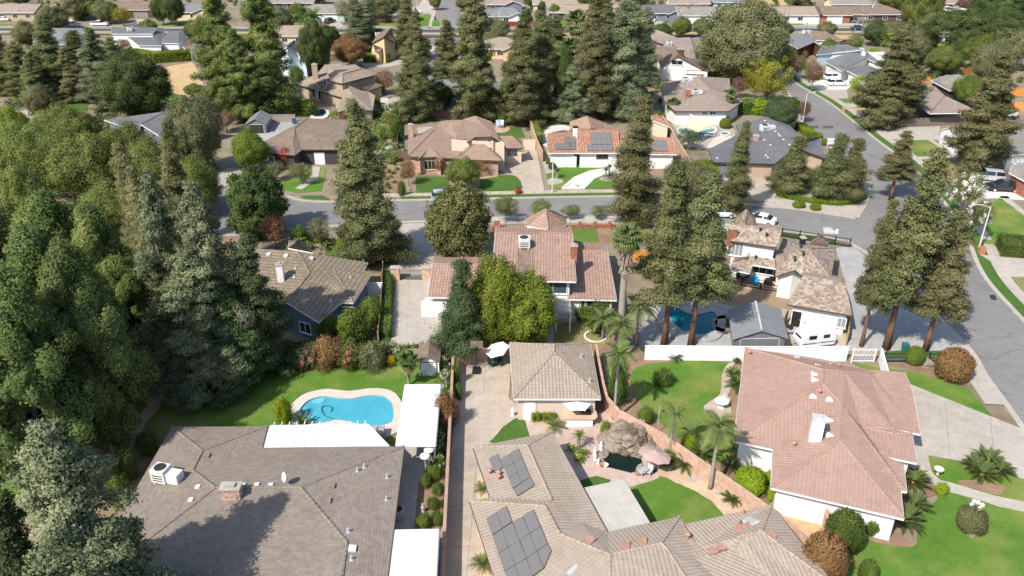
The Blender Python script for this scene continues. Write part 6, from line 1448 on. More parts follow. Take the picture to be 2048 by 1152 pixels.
# ------------------------------------------------------------------ trees: kind, foliage, foot x, foot y, row of the top, crown width, what singles it out
TREES=[
 # near left
 ('cedar','leaf_redwood_grey',172,1300,845,345,'grey-green cedar in the bottom left corner shading the brown shingle roof'),
 ('redwood_full','leaf_conifer_green',20,1330,960,240,'dark conifer cut by the bottom left corner'),
 ('pine_loose','leaf_pine_green',48,985,560,235,'large light-tufted pine at the left edge above the corner cedar'),
 ('pine_loose','leaf_pine_green',172,905,505,190,'tufted pine beside the curved red path'),
 ('pine_full','leaf_pine_green',105,880,470,190,'pine between the two largest tufted pines on the left'),
 ('pine_full','leaf_pine',15,800,425,190,'tall pine on the left edge above the pale lawn'),
 ('pine_full','leaf_pine',118,740,400,175,'olive-green pine in the middle of the left wood'),
 ('pine_full','leaf_pine',212,755,425,150,'olive pine just left of the grey cedars in the left wood'),
 ('cedar','leaf_redwood_grey',325,765,352,165,'tall grey-green cedar left of the blue gable house'),
 ('cedar','leaf_redwood_grey',425,752,365,180,'tallest grey-green cedar in front of the blue gable house'),
 ('redwood_full','leaf_conifer_green',505,745,470,150,'dark green conifer against the blue siding gable'),
 ('cedar','leaf_redwood_grey',385,790,500,215,'broad low cedar shading the left end of the pool lawn'),
 ('redwood_full','leaf_conifer_green',455,775,560,150,'dark lower conifer at the left end of the pool lawn'),
 ('redwood_slim','leaf_redwood_brown',300,640,330,95,'thin brownish redwood in the left wood'),
 ('redwood_slim','leaf_redwood',352,560,240,90,'slim olive redwood rising above the left street end'),
 ('redwood_slim','leaf_redwood_brown',262,520,290,80,'second thin brownish redwood in the left wood'),
 ('redwood_full','leaf_redwood',725,528,200,150,'tall full redwood beside the concrete drive with iron gate'),
 # near middle
 ('conifer_dense','leaf_conifer_green',924,716,528,132,'dense blue-green conifer beside the yellow-green trees'),
 ('tree_maple','leaf_yellowgreen',990,695,536,108,'yellow-green tree behind the dense conifer'),
 ('tree_maple','leaf_yellowgreen',1050,690,565,122,'yellow-green tree beside the tan patio cover'),
 ('tree_magnolia','leaf_magnolia',920,522,386,142,'round bronze-leaved magnolia left of the two-storey house'),
 ('tree_magnolia','leaf_dark',512,472,345,118,'dark magnolia at the left end of the street'),
 ('tree_small','leaf_brown',552,498,438,62,'small rust-brown tree below the dark magnolia'),
 ('tree_small','leaf_olive',642,500,440,40,'small bare-looking tree beside the olive tile house'),
 ('tree_small','leaf_deciduous',1012,446,398,48,'first small street tree from the magnolia'),
 ('tree_small','leaf_deciduous',1082,438,405,48,'second small street tree, behind the pink tower roof'),
 ('tree_small','leaf_deciduous',1142,440,413,36,'third small street tree, right of the pink tower roof'),
 ('tree_small','leaf_olive',1194,440,416,30,'fourth and smallest street tree beside the tall redwood'),
 ('redwood_slim','leaf_redwood_brown',1272,448,192,110,'tall brown-tinged redwood in front of the orange tile roof'),
 ('redwood_open','leaf_redwood',1328,690,330,165,'open redwood with bare trunk left of the dark teal pool'),
 ('redwood_open','leaf_redwood',1382,692,345,165,'open redwood with bare trunk beside the dark teal pool'),
 ('redwood_full','leaf_redwood',1350,560,335,120,'redwood behind the two bare-trunked redwoods'),
 ('redwood_open','leaf_redwood',1722,694,400,95,'leaning open redwood nearest the white shake-roofed house'),
 ('redwood_open','leaf_redwood',1772,698,300,180,'tallest open redwood on the corner by the bending street'),
 ('redwood_open','leaf_redwood_brown',1850,702,425,145,'brownish open redwood nearest the bending street'),
 ('redwood_slim','leaf_redwood',1478,432,245,66,'thin redwood in front of the grey corner house'),
 ('conifer_dense','leaf_redwood',1590,388,278,98,'pyramid conifer in front of the grey corner house'),
 ('conifer_dense','leaf_redwood',1672,402,272,100,'larger pyramid conifer at the street junction'),
 ('conifer_dense','leaf_redwood',1708,402,282,92,'pyramid conifer nearest the bending street'),
 ('redwood_open','leaf_redwood_brown',1798,400,262,90,'sparse brownish redwood at the kerb right of the bending street'),
 ('redwood_full','leaf_redwood',1795,248,50,140,'huge dark redwood beside the wooden fence right of the street'),
 ('redwood_full','leaf_redwood_brown',1985,345,105,125,'brown-tinted redwood at the right edge'),
 ('tree_airy','leaf_olive',2035,140,60,90,'olive tree at the right edge above the redwood'),
 ('tree_oak','leaf_dark',1925,108,30,140,'dark spreading tree by the far street on the right'),
 ('tree_oak','leaf_olive',1490,165,22,165,'big dark grey-green oak left of the bending street'),
 ('tree_airy','leaf_yellow',1538,212,122,90,'yellow ginkgo beside the bending street'),
 ('tree_airy','leaf_yellow',1568,150,95,45,'pale yellow-green tree behind the ginkgo'),
 ('tree_oak','leaf_deciduous',1845,74,-22,75,'tall olive tree on the far street'),
 ('tree_round','leaf_conifer_green',1745,92,48,52,'neat round blue-green tree by the far street'),
 ('tree_small','leaf_myrtle',1622,183,128,40,'purple-brown street tree on the drive with white cars'),
 ('tree_small','leaf_myrtle',1592,160,115,30,'purple-brown street tree on the lawn before the grey gable'),
 ('tree_small','leaf_myrtle',1478,196,158,36,'purple-brown tree beside the courtyard house roof'),
 ('tree_small','leaf_myrtle',1604,245,206,30,'purple-brown tree beside the left street lamp'),
 ('tree_small','leaf_lime',1714,202,155,48,'lime-green round tree on the lawn with white cars behind'),
 ('tree_round','leaf_bright',1938,215,160,70,'bright green tree in front of the tan solar roof'),
 ('tree_round','leaf_deciduous',1880,150,100,80,'green tree behind the huge dark redwood'),
 ('tree_round','leaf_olive',1985,175,95,95,'olive-green tree behind the orange fence'),
 ('tree_round','leaf_deciduous',1655,120,82,40,'olive-grey tree before the red chimney house'),
 ('tree_round','leaf_olive',1820,130,72,70,'tree left of the utility pole on the right'),
 ('tree_airy','leaf_queen',1705,110,68,40,'feathery tree behind the pool of the grey houses'),
 # middle distance
 ('redwood_full','leaf_redwood',832,242,25,95,'redwood left of the tallest pair behind the brown hip house'),
 ('redwood_full','leaf_redwood',952,240,-25,115,'tallest redwood behind the brown hip house'),
 ('redwood_full','leaf_redwood',1046,252,18,105,'redwood behind the garden chairs lawn'),
 ('redwood_slim','leaf_redwood',1085,235,22,85,'redwood right of the garden chairs lawn'),
 ('redwood_full','leaf_redwood_brown',1185,240,-5,110,'brownish redwood behind the orange tile house'),
 ('redwood_full','leaf_redwood_grey',1258,236,-35,125,'tallest grey-green redwood behind the orange tile house'),
 ('redwood_full','leaf_redwood',1232,215,30,90,'redwood between the two tallest behind the orange tile house'),
 ('cedar','leaf_redwood_grey',1150,245,110,90,'lower grey-green conifer behind the orange tile house'),
 ('tree_round','leaf_dark',1130,235,120,60,'dark green tree among the redwoods'),
 ('conifer_dense','leaf_bright',985,240,176,38,'bright green cypress among the redwoods'),
 ('conifer_dense','leaf_conifer_green',1010,238,160,50,'dark cypress beside the bright green cypress'),
 ('tree_round','leaf_dark',880,225,170,60,'dark round tree in front of the slate house'),
 ('tree_round','leaf_dark',850,215,175,50,'dark low tree left of the slate house'),
 ('tree_small','leaf_brown',770,190,145,45,'brown tree left of the slender redwood'),
 ('redwood_slim','leaf_redwood',812,125,-20,60,'thin tall redwood left of the far crossing'),
 ('redwood_slim','leaf_redwood_grey',715,105,0,75,'grey thin conifer beside the yellow gable house'),
 ('tree_round','leaf_brown',705,135,80,72,'round rust-brown tree left of the yellow gable house'),
 ('tree_oak','leaf_dark',628,150,60,62,'dark green tree against the pale blue house'),
 ('redwood_full','leaf_pine',436,222,-40,120,'left of the two giant pines above the street end'),
 ('redwood_tall','leaf_pine',520,232,-55,120,'right of the two giant pines above the street end'),
 ('cedar','leaf_pine',478,240,60,110,'lower pine in front of the two giant pines'),
 ('tree_oak','leaf_dark',268,232,122,135,'dark green spreading tree beside the dry field'),
 ('redwood_slim','leaf_redwood',95,200,28,90,'tall thin conifer in the upper left'),
 ('redwood_full','leaf_redwood',40,198,82,75,'conifer at the upper left edge'),
 ('redwood_full','leaf_redwood_grey',192,215,55,95,'grey-green conifer left of the dry field'),
 ('redwood_full','leaf_redwood_brown',138,205,95,70,'brownish conifer between two taller ones, upper left'),
 ('redwood_full','leaf_redwood',5,190,70,70,'conifer cut by the left edge near the top'),
 ('tree_small','leaf_brown',250,104,80,28,'small orange-brown tree below the grey long house'),
 ('tree_small','leaf_yellow',312,104,94,24,'yellow flowering bush below the grey long house'),
 ('tree_round','leaf_dark',145,98,75,40,'dark round tree right of the thin conifer, upper left'),
 # left wood, broad-leaved
 ('tree_wide','leaf_deciduous',60,375,262,150,'broad green tree at the left edge above the wood'),
 ('tree_wide','leaf_deciduous',165,400,280,160,'broad green tree in the middle of the left grove'),
 ('tree_wide','leaf_deciduous',250,385,268,130,'broad green tree left of the grey gable house'),
 ('tree_round','leaf_deciduous',110,300,225,110,'round green tree at the back of the left grove'),
 ('tree_round','leaf_yellowgreen',20,300,225,80,'yellowish tree at the left edge of the grove'),
 ('tree_round','leaf_deciduous',165,318,232,90,'round tree behind the broad grove trees'),
 ('tree_wide','leaf_olive',392,345,212,105,'olive oak beside the grey gable house'),
 ('tree_round','leaf_deciduous',300,420,300,120,'green tree at the right end of the left grove'),
 ('tree_round','leaf_deciduous',40,470,350,110,'round green tree at the left edge by the brown garden'),
 ('tree_round','leaf_deciduous',215,480,385,130,'green tree below the left grove'),
 ('tree_wide','leaf_deciduous',390,430,330,110,'green tree left of the street end driveway'),
 ('tree_round','leaf_bright',500,346,272,82,'bright green round tree in front of the dark brick house'),
 ('tree_small','leaf_redshrub',572,336,298,30,'small red-leaved tree by the dark brick house'),
 ('tree_small','leaf_myrtle',455,265,226,48,'purple-red tree beside the grey canopy tent'),
 ('tree_small','leaf_olive',555,362,328,40,'small olive tree on the lawn, left one'),
 ('tree_small','leaf_olive',603,370,330,46,'small olive tree on the lawn, right one'),
 ('tree_round','leaf_olive',85,240,180,60,'olive-brown tree beside the pale patio, upper left'),
 ('tree_round','leaf_deciduous',395,195,172,50,'willowy yellow-green tree at the edge of the dry field'),
 # across the street gardens
 ('tree_round','leaf_deciduous',922,380,324,70,'round green tree on the front lawn of the brown hip house'),
 ('tree_small','leaf_brown',962,350,318,44,'rust-brown bush against the brick of the brown hip house'),
 ('tree_small','leaf_brown',818,372,325,30,'rust-brown tree left of the brick bay window'),
 ('tree_small','leaf_brown',878,350,318,22,'small rust-brown tree right of the brick bay window'),
 ('tree_round','leaf_olive',1385,398,332,105,'pale-leaved tree right of the tall brown redwood'),
 ('tree_small','leaf_conifer_green',1376,300,262,46,'blue-green bush beside the sail pool'),
 ('tree_small','leaf_magnolia',1930,440,350,66,'white-flowering street tree beside the kerb, upper one'),
 ('tree_small','leaf_magnolia',1955,478,400,50,'white-flowering street tree beside the kerb, lower one'),
 ('tree_round','leaf_conifer_green',1560,262,205,70,'dark evergreen beside the left street lamp'),
 # far street
 ('tree_round','leaf_dark',328,50,-8,42,'left of two dark round trees before the grey far house'),
 ('tree_round','leaf_dark',348,52,-10,44,'right of two dark round trees before the grey far house'),
 ('conifer_dense','leaf_conifer_green',124,38,6,26,'small cone-shaped conifer by the far street, upper left'),
 ('tree_small','leaf_yellow',248,53,18,34,'yellow tree before the dark brown far house'),
 ('tree_oak','leaf_olive',160,40,-10,60,'olive tree at the top edge, left'),
 ('tree_round','leaf_deciduous',590,45,12,28,'dark oval tree on the far lawn'),
 ('tree_small','leaf_brown',645,40,18,30,'brown-topped tree by the mint green garage'),
 ('tree_round','leaf_bright',1110,40,12,26,'bright lime tree before the long tan far house'),
 ('tree_round','leaf_dark',1085,25,5,18,'small dark tree behind the bright lime tree'),
 ('tree_round','leaf_deciduous',1364,76,38,40,'round olive tree in front of the far street, middle'),
 ('tree_small','leaf_deciduous',1322,42,24,14,'left of two small citrus trees before the dark grey far house'),
 ('tree_small','leaf_deciduous',1340,42,24,14,'right of two small citrus trees before the dark grey far house'),
 ('tree_oak','leaf_dark',2005,55,-25,100,'dark green tree in the top right corner'),
 ('tree_oak','leaf_myrtle',1948,30,-20,70,'purple-brown tree at the top right beyond the side street'),
 ('tree_round','leaf_deciduous',1790,20,-8,60,'yellow-green trees at the top edge, right'),
 ('tree_round','leaf_deciduous',1420,12,-14,50,'green tree at the top edge above the blue house'),
 ('tree_round','leaf_dark',1270,14,-12,60,'green tree at the top edge right of the tallest redwood'),
 ('tree_round','leaf_dark',1070,18,-10,40,'green tree at the top edge left of the long tan house'),
 ('tree_round','leaf_deciduous',1600,12,-14,44,'green tree at the top edge above the cream house'),
 ('tree_round','leaf_olive',1495,14,-12,44,'olive tree at the top edge beside the dry lot'),
 ('tree_round','leaf_deciduous',870,20,-10,26,'small tree at the top edge beside the far side road'),
 ('tree_round','leaf_dark',640,8,-16,40,'dark tree at the top edge above the mint green garage'),
 ('tree_round','leaf_olive',40,12,-16,50,'olive tree at the top left corner'),
 ('tree_oak','leaf_olive',765,42,-10,80,'grey-green tree over the brown board house'),
 ('tree_small','leaf_olive',690,48,5,36,'thin grey tree left of the brown board house'),
 ('tree_round','leaf_olive',60,95,48,60,'olive tree left of the thin upper left conifer'),('tree_round','leaf_dark',395,85,45,50,'dark tree at the hut by the green hedge'),('tree_oak','leaf_olive',110,62,18,60,'olive tree before the far street, upper left'),('tree_round','leaf_deciduous',300,72,42,40,'green tree behind the grey long house'),('tree_round','leaf_olive',1000,82,42,46,'olive tree before the red fence'),('tree_round','leaf_dark',1320,84,50,40,'dark tree behind the long taupe roof'),('tree_round','leaf_olive',1650,76,46,40,'olive tree behind the red chimney house'),
 # more crowns breaking up the far street
 ('tree_round','leaf_deciduous',420,92,40,60,'green tree behind the two giant pines'),('tree_oak','leaf_olive',560,70,22,60,'olive tree right of the two giant pines by the far street'),
 ('redwood_slim','leaf_redwood_grey',735,92,-8,62,'grey slender conifer right of the rust-brown tree'),('tree_round','leaf_dark',660,95,55,50,'dark tree between the palms and the grey conifers'),
 ('tree_round','leaf_olive',985,105,58,60,'olive tree left of the second tallest redwood'),('tree_round','leaf_deciduous',1075,110,62,50,'green tree behind the redwood row'),('redwood_full','leaf_redwood',1112,150,30,80,'redwood left of the lower palm'),
 ('redwood_full','leaf_redwood',1210,150,-10,85,'redwood behind the brownish redwood'),('redwood_full','leaf_redwood_grey',1290,170,15,75,'grey redwood at the right end of the redwood row'),('redwood_full','leaf_redwood',895,190,40,80,'redwood between the thin one and the tallest'),
 ('tree_round','leaf_olive',1405,74,40,44,'olive tree left of the big oak by the far street'),('tree_round','leaf_dark',1560,84,48,46,'dark tree right of the big oak by the far street'),('tree_round','leaf_olive',1780,95,50,60,'olive tree left of the huge redwood top'),
 ('tree_oak','leaf_olive',1880,95,35,110,'broad olive tree below the far street on the right'),('tree_round','leaf_deciduous',1960,140,78,80,'green tree above the orange fences'),('tree_oak','leaf_dark',1990,85,25,110,'dark broad tree at the right edge below the far street'),
 ('tree_round','leaf_olive',220,48,5,50,'olive tree left of the dark brown far house'),('redwood_slim','leaf_redwood',150,150,60,70,'slim conifer before the dry field, upper left'),('redwood_full','leaf_redwood',230,190,75,80,'conifer left of the dark spreading tree'),('redwood_full','leaf_redwood',65,210,105,70,'short conifer at the upper left'),
 ('tree_round','leaf_dark',790,110,70,46,'dark tree beside the yellow gable house'),('tree_round','leaf_olive',930,22,-8,40,'olive tree at the top edge right of the far side road'),('tree_round','leaf_dark',1180,22,-10,50,'dark tree at the top edge behind the redwoods'),('tree_round','leaf_olive',1690,10,-12,40,'olive tree at the top edge above the brown far house'),
]
for i,(kd,mt,x,y,yt,w,lb) in enumerate(TREES):
    if kd=='redwood_full' and i%2: kd='redwood_tall'
    big=kd in ('redwood_full','redwood_tall','redwood_slim','redwood_open','cedar','pine_full','pine_loose','conifer_dense')
    nm={'r': 'redwood_tree','c': 'conifer_tree','p': 'pine_tree'}[kd[0]] if big else ('magnolia_tree' if 'magnolia' in kd and mt!='x' else 'garden_tree')
    add_tree(kd,mt,x,y,yt,w,lb,nm,flowers='petal_white' if 'white-flowering' in lb else None)
# --- shrubs
SHRUBS=[
 ('shrub_round','leaf_hedge_green',1690,1100,1030,64,'tall clipped round-topped shrub against the white wall of the pink-roofed house'),
 ('shrub_round','leaf_brown',1648,1168,1078,80,'rust-brown dome shrub beside the grey tile ridge'),
 ('shrub_round','leaf_hedge_green',1740,1065,1030,36,'small clipped shrub against the white wall of the pink-roofed house'),
 ('shrub_round','leaf_olive',1938,1060,1020,52,'round clipped shrub on the lawn below the five white globe lamps'),
 ('shrub_round','leaf_hedge_green',1732,1160,1125,34,'low clipped shrub at the bottom edge beside the lawn'),
 ('shrub_round','leaf_brown',1902,758,704,60,'rust-brown clipped dome by the kerb above the wide driveway'),
 ('shrub_round','leaf_bright',1827,728,697,32,'bright green ball shrub at the dark green railing'),
 ('shrub_round','leaf_lime',1496,985,942,56,'yellow-green dome shrub on the garden side of the peach wall'),
 ('shrub_loose','leaf_lime',1537,968,945,26,'yellow-green shrub under the eave of the pink roof'),
 ('shrub_loose','leaf_lime',1545,1002,968,30,'lower yellow-green shrub under the eave of the pink roof'),
 ('shrub_loose','leaf_lime',1376,900,872,30,'small lime shrub on the lawn side of the peach wall'),
 ('shrub_loose','leaf_bright',1290,848,818,36,'green shrub on the lawn side of the peach wall near the garage'),
 ('shrub_loose','leaf_bright',1332,930,905,34,'lime shrub beside the pink parasol'),
 ('shrub_loose','leaf_bright',1210,872,846,26,'bright green shrub left of the rock waterfall'),
 ('shrub_loose','leaf_hedge_green',1236,808,725,42,'tall dark clipped column behind the garage'),
 ('shrub_loose','leaf_lime',1880,990,968,26,'yellowish shrub at the bend of the concrete path'),
 ('shrub_loose','leaf_bright',655,680,635,50,'bright green sprawling shrub below the blue gable'),
 ('shrub_loose','leaf_bright',706,692,625,70,'bright green bamboo-like shrub by the tan wall'),
 ('shrub_loose','leaf_bright',745,650,600,44,'green vine-like shrub beside the olive tile house'),
 ('shrub_loose','leaf_olive',622,735,690,60,'pinkish-brown flowering shrub at the left of the pool border'),
 ('shrub_loose','leaf_brown',660,735,680,62,'rust and green shrub in the pool border'),
 ('shrub_loose','leaf_deciduous',700,735,685,58,'pink-flowered shrub in the middle of the pool border'),
 ('shrub_loose','leaf_olive',745,738,690,56,'grey-green spiky shrub at the right of the pool border'),
 ('shrub_round','petal_yellow',782,728,712,18,'yellow flowering mound beside the white shed'),
 ('shrub_loose','leaf_bright',642,738,722,22,'low light green clump at the edge of the pool lawn'),
 ('shrub_loose','leaf_lime',570,850,800,36,'lime shrub at the left end of the kidney-shaped pool'),
 ('shrub_loose','leaf_brown',893,855,795,50,'reddish shrub leaning over the tan wall'),
 ('shrub_loose','leaf_hedge_green',912,770,730,20,'green shrub on the drive side of the tan wall, upper one'),
 ('shrub_loose','leaf_hedge_green',918,800,770,18,'green shrub on the drive side of the tan wall, lower one'),
 ('shrub_loose','leaf_bright',868,960,935,30,'green shrub behind the steel patio heaters'),
 ('shrub_loose','leaf_hedge_green',852,975,950,24,'dark shrub beside the concrete terrace'),
 ('shrub_loose','leaf_hedge_green',876,988,968,26,'low shrub against the tan wall above the bottom cover'),
 ('shrub_loose','leaf_hedge_green',868,1018,998,28,'low shrub on bare soil above the bottom cover'),
 ('shrub_loose','leaf_bright',850,1055,1032,34,'flowering shrub just above the bottom white cover, left'),
 ('shrub_loose','leaf_hedge_green',875,1050,1025,26,'shrub just above the bottom white cover, right'),
 ('shrub_loose','leaf_hedge_green',260,960,905,46,'dark shrub left of the brown shingle roof, upper'),
 ('shrub_loose','leaf_hedge_green',300,910,868,44,'dark shrub left of the brown shingle roof, at its corner'),
 ('shrub_loose','leaf_hedge_green',245,1010,960,44,'dark shrub left of the brown shingle roof, lower'),
 ('shrub_loose','leaf_hedge_green',1195,660,612,60,'dense green shrub against the right wing of the two-storey house'),
 ('shrub_loose','leaf_hedge_green',1165,640,612,40,'green shrub beside the tan patio cover'),
 ('shrub_loose','leaf_hedge_green',1325,772,742,40,'green shrub below the white fence'),
 ('shrub_round','leaf_hedge',1597,415,404,22,'left clipped ball on the pebbles by the street junction'),
 ('shrub_round','leaf_hedge',1630,420,408,20,'right clipped ball on the pebbles by the street junction'),
 ('shrub_round','leaf_hedge',1430,394,382,20,'left of two clipped balls by the hedge-lined drive'),
 ('shrub_round','leaf_hedge',1452,396,384,20,'right of two clipped balls by the hedge-lined drive'),
 ('shrub_round','leaf_hedge',1618,264,254,16,'first clipped ball below the left street lamp'),
 ('shrub_round','leaf_hedge',1634,276,266,18,'second clipped ball below the left street lamp'),
 ('shrub_round','leaf_hedge',1648,290,279,15,'third clipped ball below the left street lamp'),
 ('shrub_round','leaf_hedge',1211,332,322,12,'clipped ball at the corner of the orange tile house'),
 ('shrub_round','leaf_hedge_green',1196,329,318,14,'green ball against the orange tile house wall'),
 ('shrub_loose','leaf_hedge_green',1182,328,308,20,'spiky shrub at the orange tile house entrance'),
 ('shrub_round','leaf_hedge_green',1097,328,318,10,'small shrub left of the orange tile house'),
 ('shrub_round','leaf_hedge_green',1104,338,326,14,'shrub behind the street lamp base'),
 ('shrub_loose','leaf_bright',804,392,364,16,'bright green shrub left of the front lawn of the brown hip house'),
 ('shrub_loose','leaf_redshrub',1036,388,377,16,'red flowers around the black mailbox'),
 ('shrub_round','leaf_hedge',1450,256,238,22,'dark green ball shrubs by the sail pool, lower'),
 ('shrub_loose','leaf_hedge_green',1445,246,228,26,'green shrubs by the sail pool, upper'),
 ('shrub_loose','leaf_lime',1510,225,200,60,'lime-green shrubs beside the courtyard house drive'),
 ('shrub_loose','leaf_bright',1560,235,210,60,'green shrubs below the yellow ginkgo'),
 ('shrub_round','leaf_hedge_green',1735,205,192,16,'green cone shrub beside the lime-green round tree'),
 ('shrub_round','leaf_hedge',1750,203,188,14,'tall clipped shrub by the brown tile corner house'),
 ('shrub_loose','leaf_brown',1655,118,103,30,'brownish shrub before the solar gable house'),
 ('shrub_loose','leaf_brown',1605,116,102,20,'rusty shrub below the orange brick chimney'),
 ('shrub_loose','leaf_bright',752,185,168,40,'bright green shrub beside the tan house drive'),
 ('shrub_loose','leaf_hedge',750,205,190,20,'yellow-green shrub beside the tan house drive'),
 ('shrub_round','leaf_hedge',566,198,183,22,'clipped box beside the tan house terrace'),
 ('shrub_loose','leaf_deciduous',588,228,198,50,'shrubs on the lawn below the tan house, left'),
 ('shrub_loose','leaf_deciduous',620,230,202,40,'shrubs on the lawn below the tan house, right'),
 ('shrub_round','leaf_hedge',563,165,158,10,'small ball shrub by the pale blue house'),
 ('shrub_loose','leaf_hedge_green',595,170,135,30,'dark shrub between the pale blue and the tan house'),
 ('shrub_loose','leaf_bright',1310,250,225,40,'green shrub behind the orange tile house'),
 ('shrub_loose','leaf_hedge_green',1006,250,232,24,'round green shrub on the garden chairs lawn'),
 ('shrub_loose','leaf_bright',735,330,300,30,'green shrub left of the brown hip house'),
 ('shrub_loose','leaf_hedge_green',795,280,235,30,'tall green shrub behind the brown hip house'),
 ('shrub_round','leaf_hedge_green',788,255,238,16,'small round shrub by the wooden fence of the brown hip house'),
 ('shrub_loose','leaf_hedge',690,505,480,40,'lawn shrub behind the olive tile house'),
 ('shrub_loose','leaf_hedge_green',600,490,455,40,'dark palm-like shrub at the street end'),
 ('shrub_loose','leaf_deciduous',96,412,396,30,'yellowish shrub beside the brown garden'),
]
for kd,mt,x,y,yt,w,lb in SHRUBS:
    nm='clipped_shrub' if kd=='shrub_round' else 'garden_shrub'
    add_tree(kd,mt,x,y,yt,w,lb,nm,'shrub',flowers='petal_pink' if 'pink' in lb and 'house' not in lb and 'roof' not in lb and 'parasol' not in lb else None)
# white rose bushes along the tan wall
ROSE=['by the white shed door','right of the white shed','second below the white shed','third below the white shed','below the reddish shrub','beside the alone-standing white cover, middle','beside the alone-standing white cover, lower','nearest the steel patio heaters']
for (x,y),l in zip(((799,718),(888,738),(893,765),(893,790),(886,862),(884,890),(882,908),(880,935)),ROSE):
    add_tree('shrub_loose','leaf_hedge_green',x,y,y-24,25,'white rose bush '+l,'rose_bush','shrub','white roses along the tan wall',flowers='petal_white')
add_tree('shrub_loose','leaf_hedge_green',770,715,686,26,'white-flowering shrub at the right of the pool border','rose_bush','shrub','white roses along the tan wall',flowers='petal_white')
# --- hedges
hedge('clipped yellow-green box hedge against the garage wall, left half',pp([(1066,838),(1086,838)]),1.1,1.0,'leaf_hedge')
hedge('clipped yellow-green box hedge against the garage wall, right half',pp([(1089,838),(1111,838)]),1.1,1.0,'leaf_hedge')
hedge('square clipped hedge beside the right-hand street pavement',zp('F',[(1870,350),(2060,370)]),3.6,1.9,'leaf_hedge_green',size=.2,dens=120)
hedge('tall clipped hedge beside the drive of the grey corner house',zp('C',[(165,1000),(215,1070)]),2.4,2.4,'leaf_hedge',size=.24,dens=120)
hedge('low curved hedge around the conifer bed at the street junction',smooth_line(zp('F',[(600,20),(640,45),(760,70),(900,85),(1020,80),(1090,45)]),4),1.0,.8,'leaf_hedge',size=.2)
hedge('low hedge sloping along the grey corner house drive',zp('C',[(215,1105),(320,1105)]),1.2,.9,'leaf_hedge',size=.2)
hedge('yellow-green hedge on the street side of the grey corner house',zp('C',[(720,740),(790,800)]),1.6,1.3,'leaf_hedge',size=.24)
hedge('dark hedge along the grey corner house garden',zp('C',[(320,655),(700,640)]),3.0,2.6,'leaf_hedge_green',size=.34,dens=90)
hedge('yellow-topped hedge behind the courtyard house',zp('C',[(20,452),(290,448)]),1.6,1.4,'leaf_lime',size=.3,dens=80)
hedge('long green hedge below the dry field',zp('A',[(760,340),(880,360),(1100,345)]),3.0,2.6,'leaf_hedge',size=.36,dens=80)
hedge('clipped hedge in front of the yellow gable house',zp('U',[(1340,400),(1665,405)]),2.6,2.0,'leaf_hedge',size=.3,dens=90)
hedge('ivy hedge on the wall beside the orange tile house',zp('Q',[(1780,170),(1900,480)]),.8,2.0,'leaf_hedge',size=.24)
hedge('vine-covered strip along the fence by the gated drive',zp('O',[(1460,440),(1455,700),(1435,1080)]),1.0,1.2,'leaf_hedge_green',size=.2)
hedge('green hedge behind the orange tile house pool',zp('R',[(290,130),(600,120)]),1.8,2.0,'leaf_bright',size=.3,dens=80)
hedge('clipped hedge at the top edge behind the blue far house',zp('Y',[(90,110),(380,105)]),3,2.5,'leaf_hedge_green',size=.45,dens=60)
# --- palms and cycads
palm('tall fan palm with thatched trunk right of the two-storey house',1238,700,height_at(1238,700,478),'fan',40,.98,'fan_palm','palm_trunk',.42,elev=(85,-35),dry=18,skirt=4.2,fm='leaf_queen')
palm('queen palm in the corner of the two-storey house garden',1272,690,height_at(1272,690,618),'queen',18,.95,'queen_palm',elev=(80,-30))
palm('queen palm below the thatched fan palm',1240,708,height_at(1240,708,652),'queen',18,.9,'queen_palm',elev=(80,-30))
palm('queen palm over the right wing shrubbery',1205,680,height_at(1205,680,640),'queen',14,.8,'queen_palm',elev=(80,-30))
palm('slender queen palm between the garage and the peach wall',1228,842,height_at(1228,842,712),'queen',13,.8,'queen_palm',tr=.15,fm='leaf_palm',elev=(78,-30))
palm('slender palm at the wall beside the rock waterfall',1339,914,height_at(1339,914,832),'queen',9,.8,'queen_palm',tr=.17,elev=(78,-25))
palm('slender palm with full crown in front of the pink roof',1420,979,height_at(1420,979,856),'queen',17,.85,'queen_palm',tr=.17,elev=(80,-35))
palm('palm with dry skirt beside the white garden shed',818,772,height_at(818,772,722),'fan',16,.75,'fan_palm','palm_thatch',.17,elev=(80,-10),dry=14,skirt=1.0)
palm('tallest thin palm between the redwoods',1150,140,height_at(1150,140,48),'fan',30,2.1,'fan_palm','palm_trunk',.22,fm='leaf_queen',elev=(85,-30),dry=8)
palm('lower palm among the redwoods',1137,210,height_at(1137,210,100),'fan',28,1.7,'fan_palm','palm_trunk',.22,fm='leaf_palm',elev=(85,-30),dry=4)
palm('dry palm beside the courtyard house',1457,236,height_at(1457,236,192),'fan',16,.9,'fan_palm','palm_thatch',.14,elev=(85,-30),dry=12)
palm('palm left of the white wall of the courtyard house',1344,240,height_at(1344,240,210),'fan',18,1.0,'fan_palm','palm_thatch',.14,elev=(85,-30),dry=4)
palm('feathery palm behind the mint green garage drive',612,80,height_at(612,80,30),'queen',22,1.6,'queen_palm',tr=.2,fm='leaf_palm',elev=(80,-40))
palm('feathery palm right of the brown roof near the pale blue house',632,90,height_at(632,90,38),'queen',22,1.6,'queen_palm',tr=.2,fm='leaf_palm',elev=(80,-40))
palm('feathery palm over the far street, upper left',197,45,height_at(197,45,6),'queen',22,1.8,'queen_palm',tr=.2,fm='leaf_palm',elev=(80,-40))
palm('feathery palm beside the pool of the grey houses',1768,118,height_at(1768,118,80),'queen',20,1.3,'queen_palm',tr=.25,fm='leaf_bright',elev=(80,-40))
palm('left palm behind the tan solar roof',1870,135,height_at(1870,135,105),'queen',20,1.4,'queen_palm',tr=.2,fm='leaf_bright',elev=(80,-40))
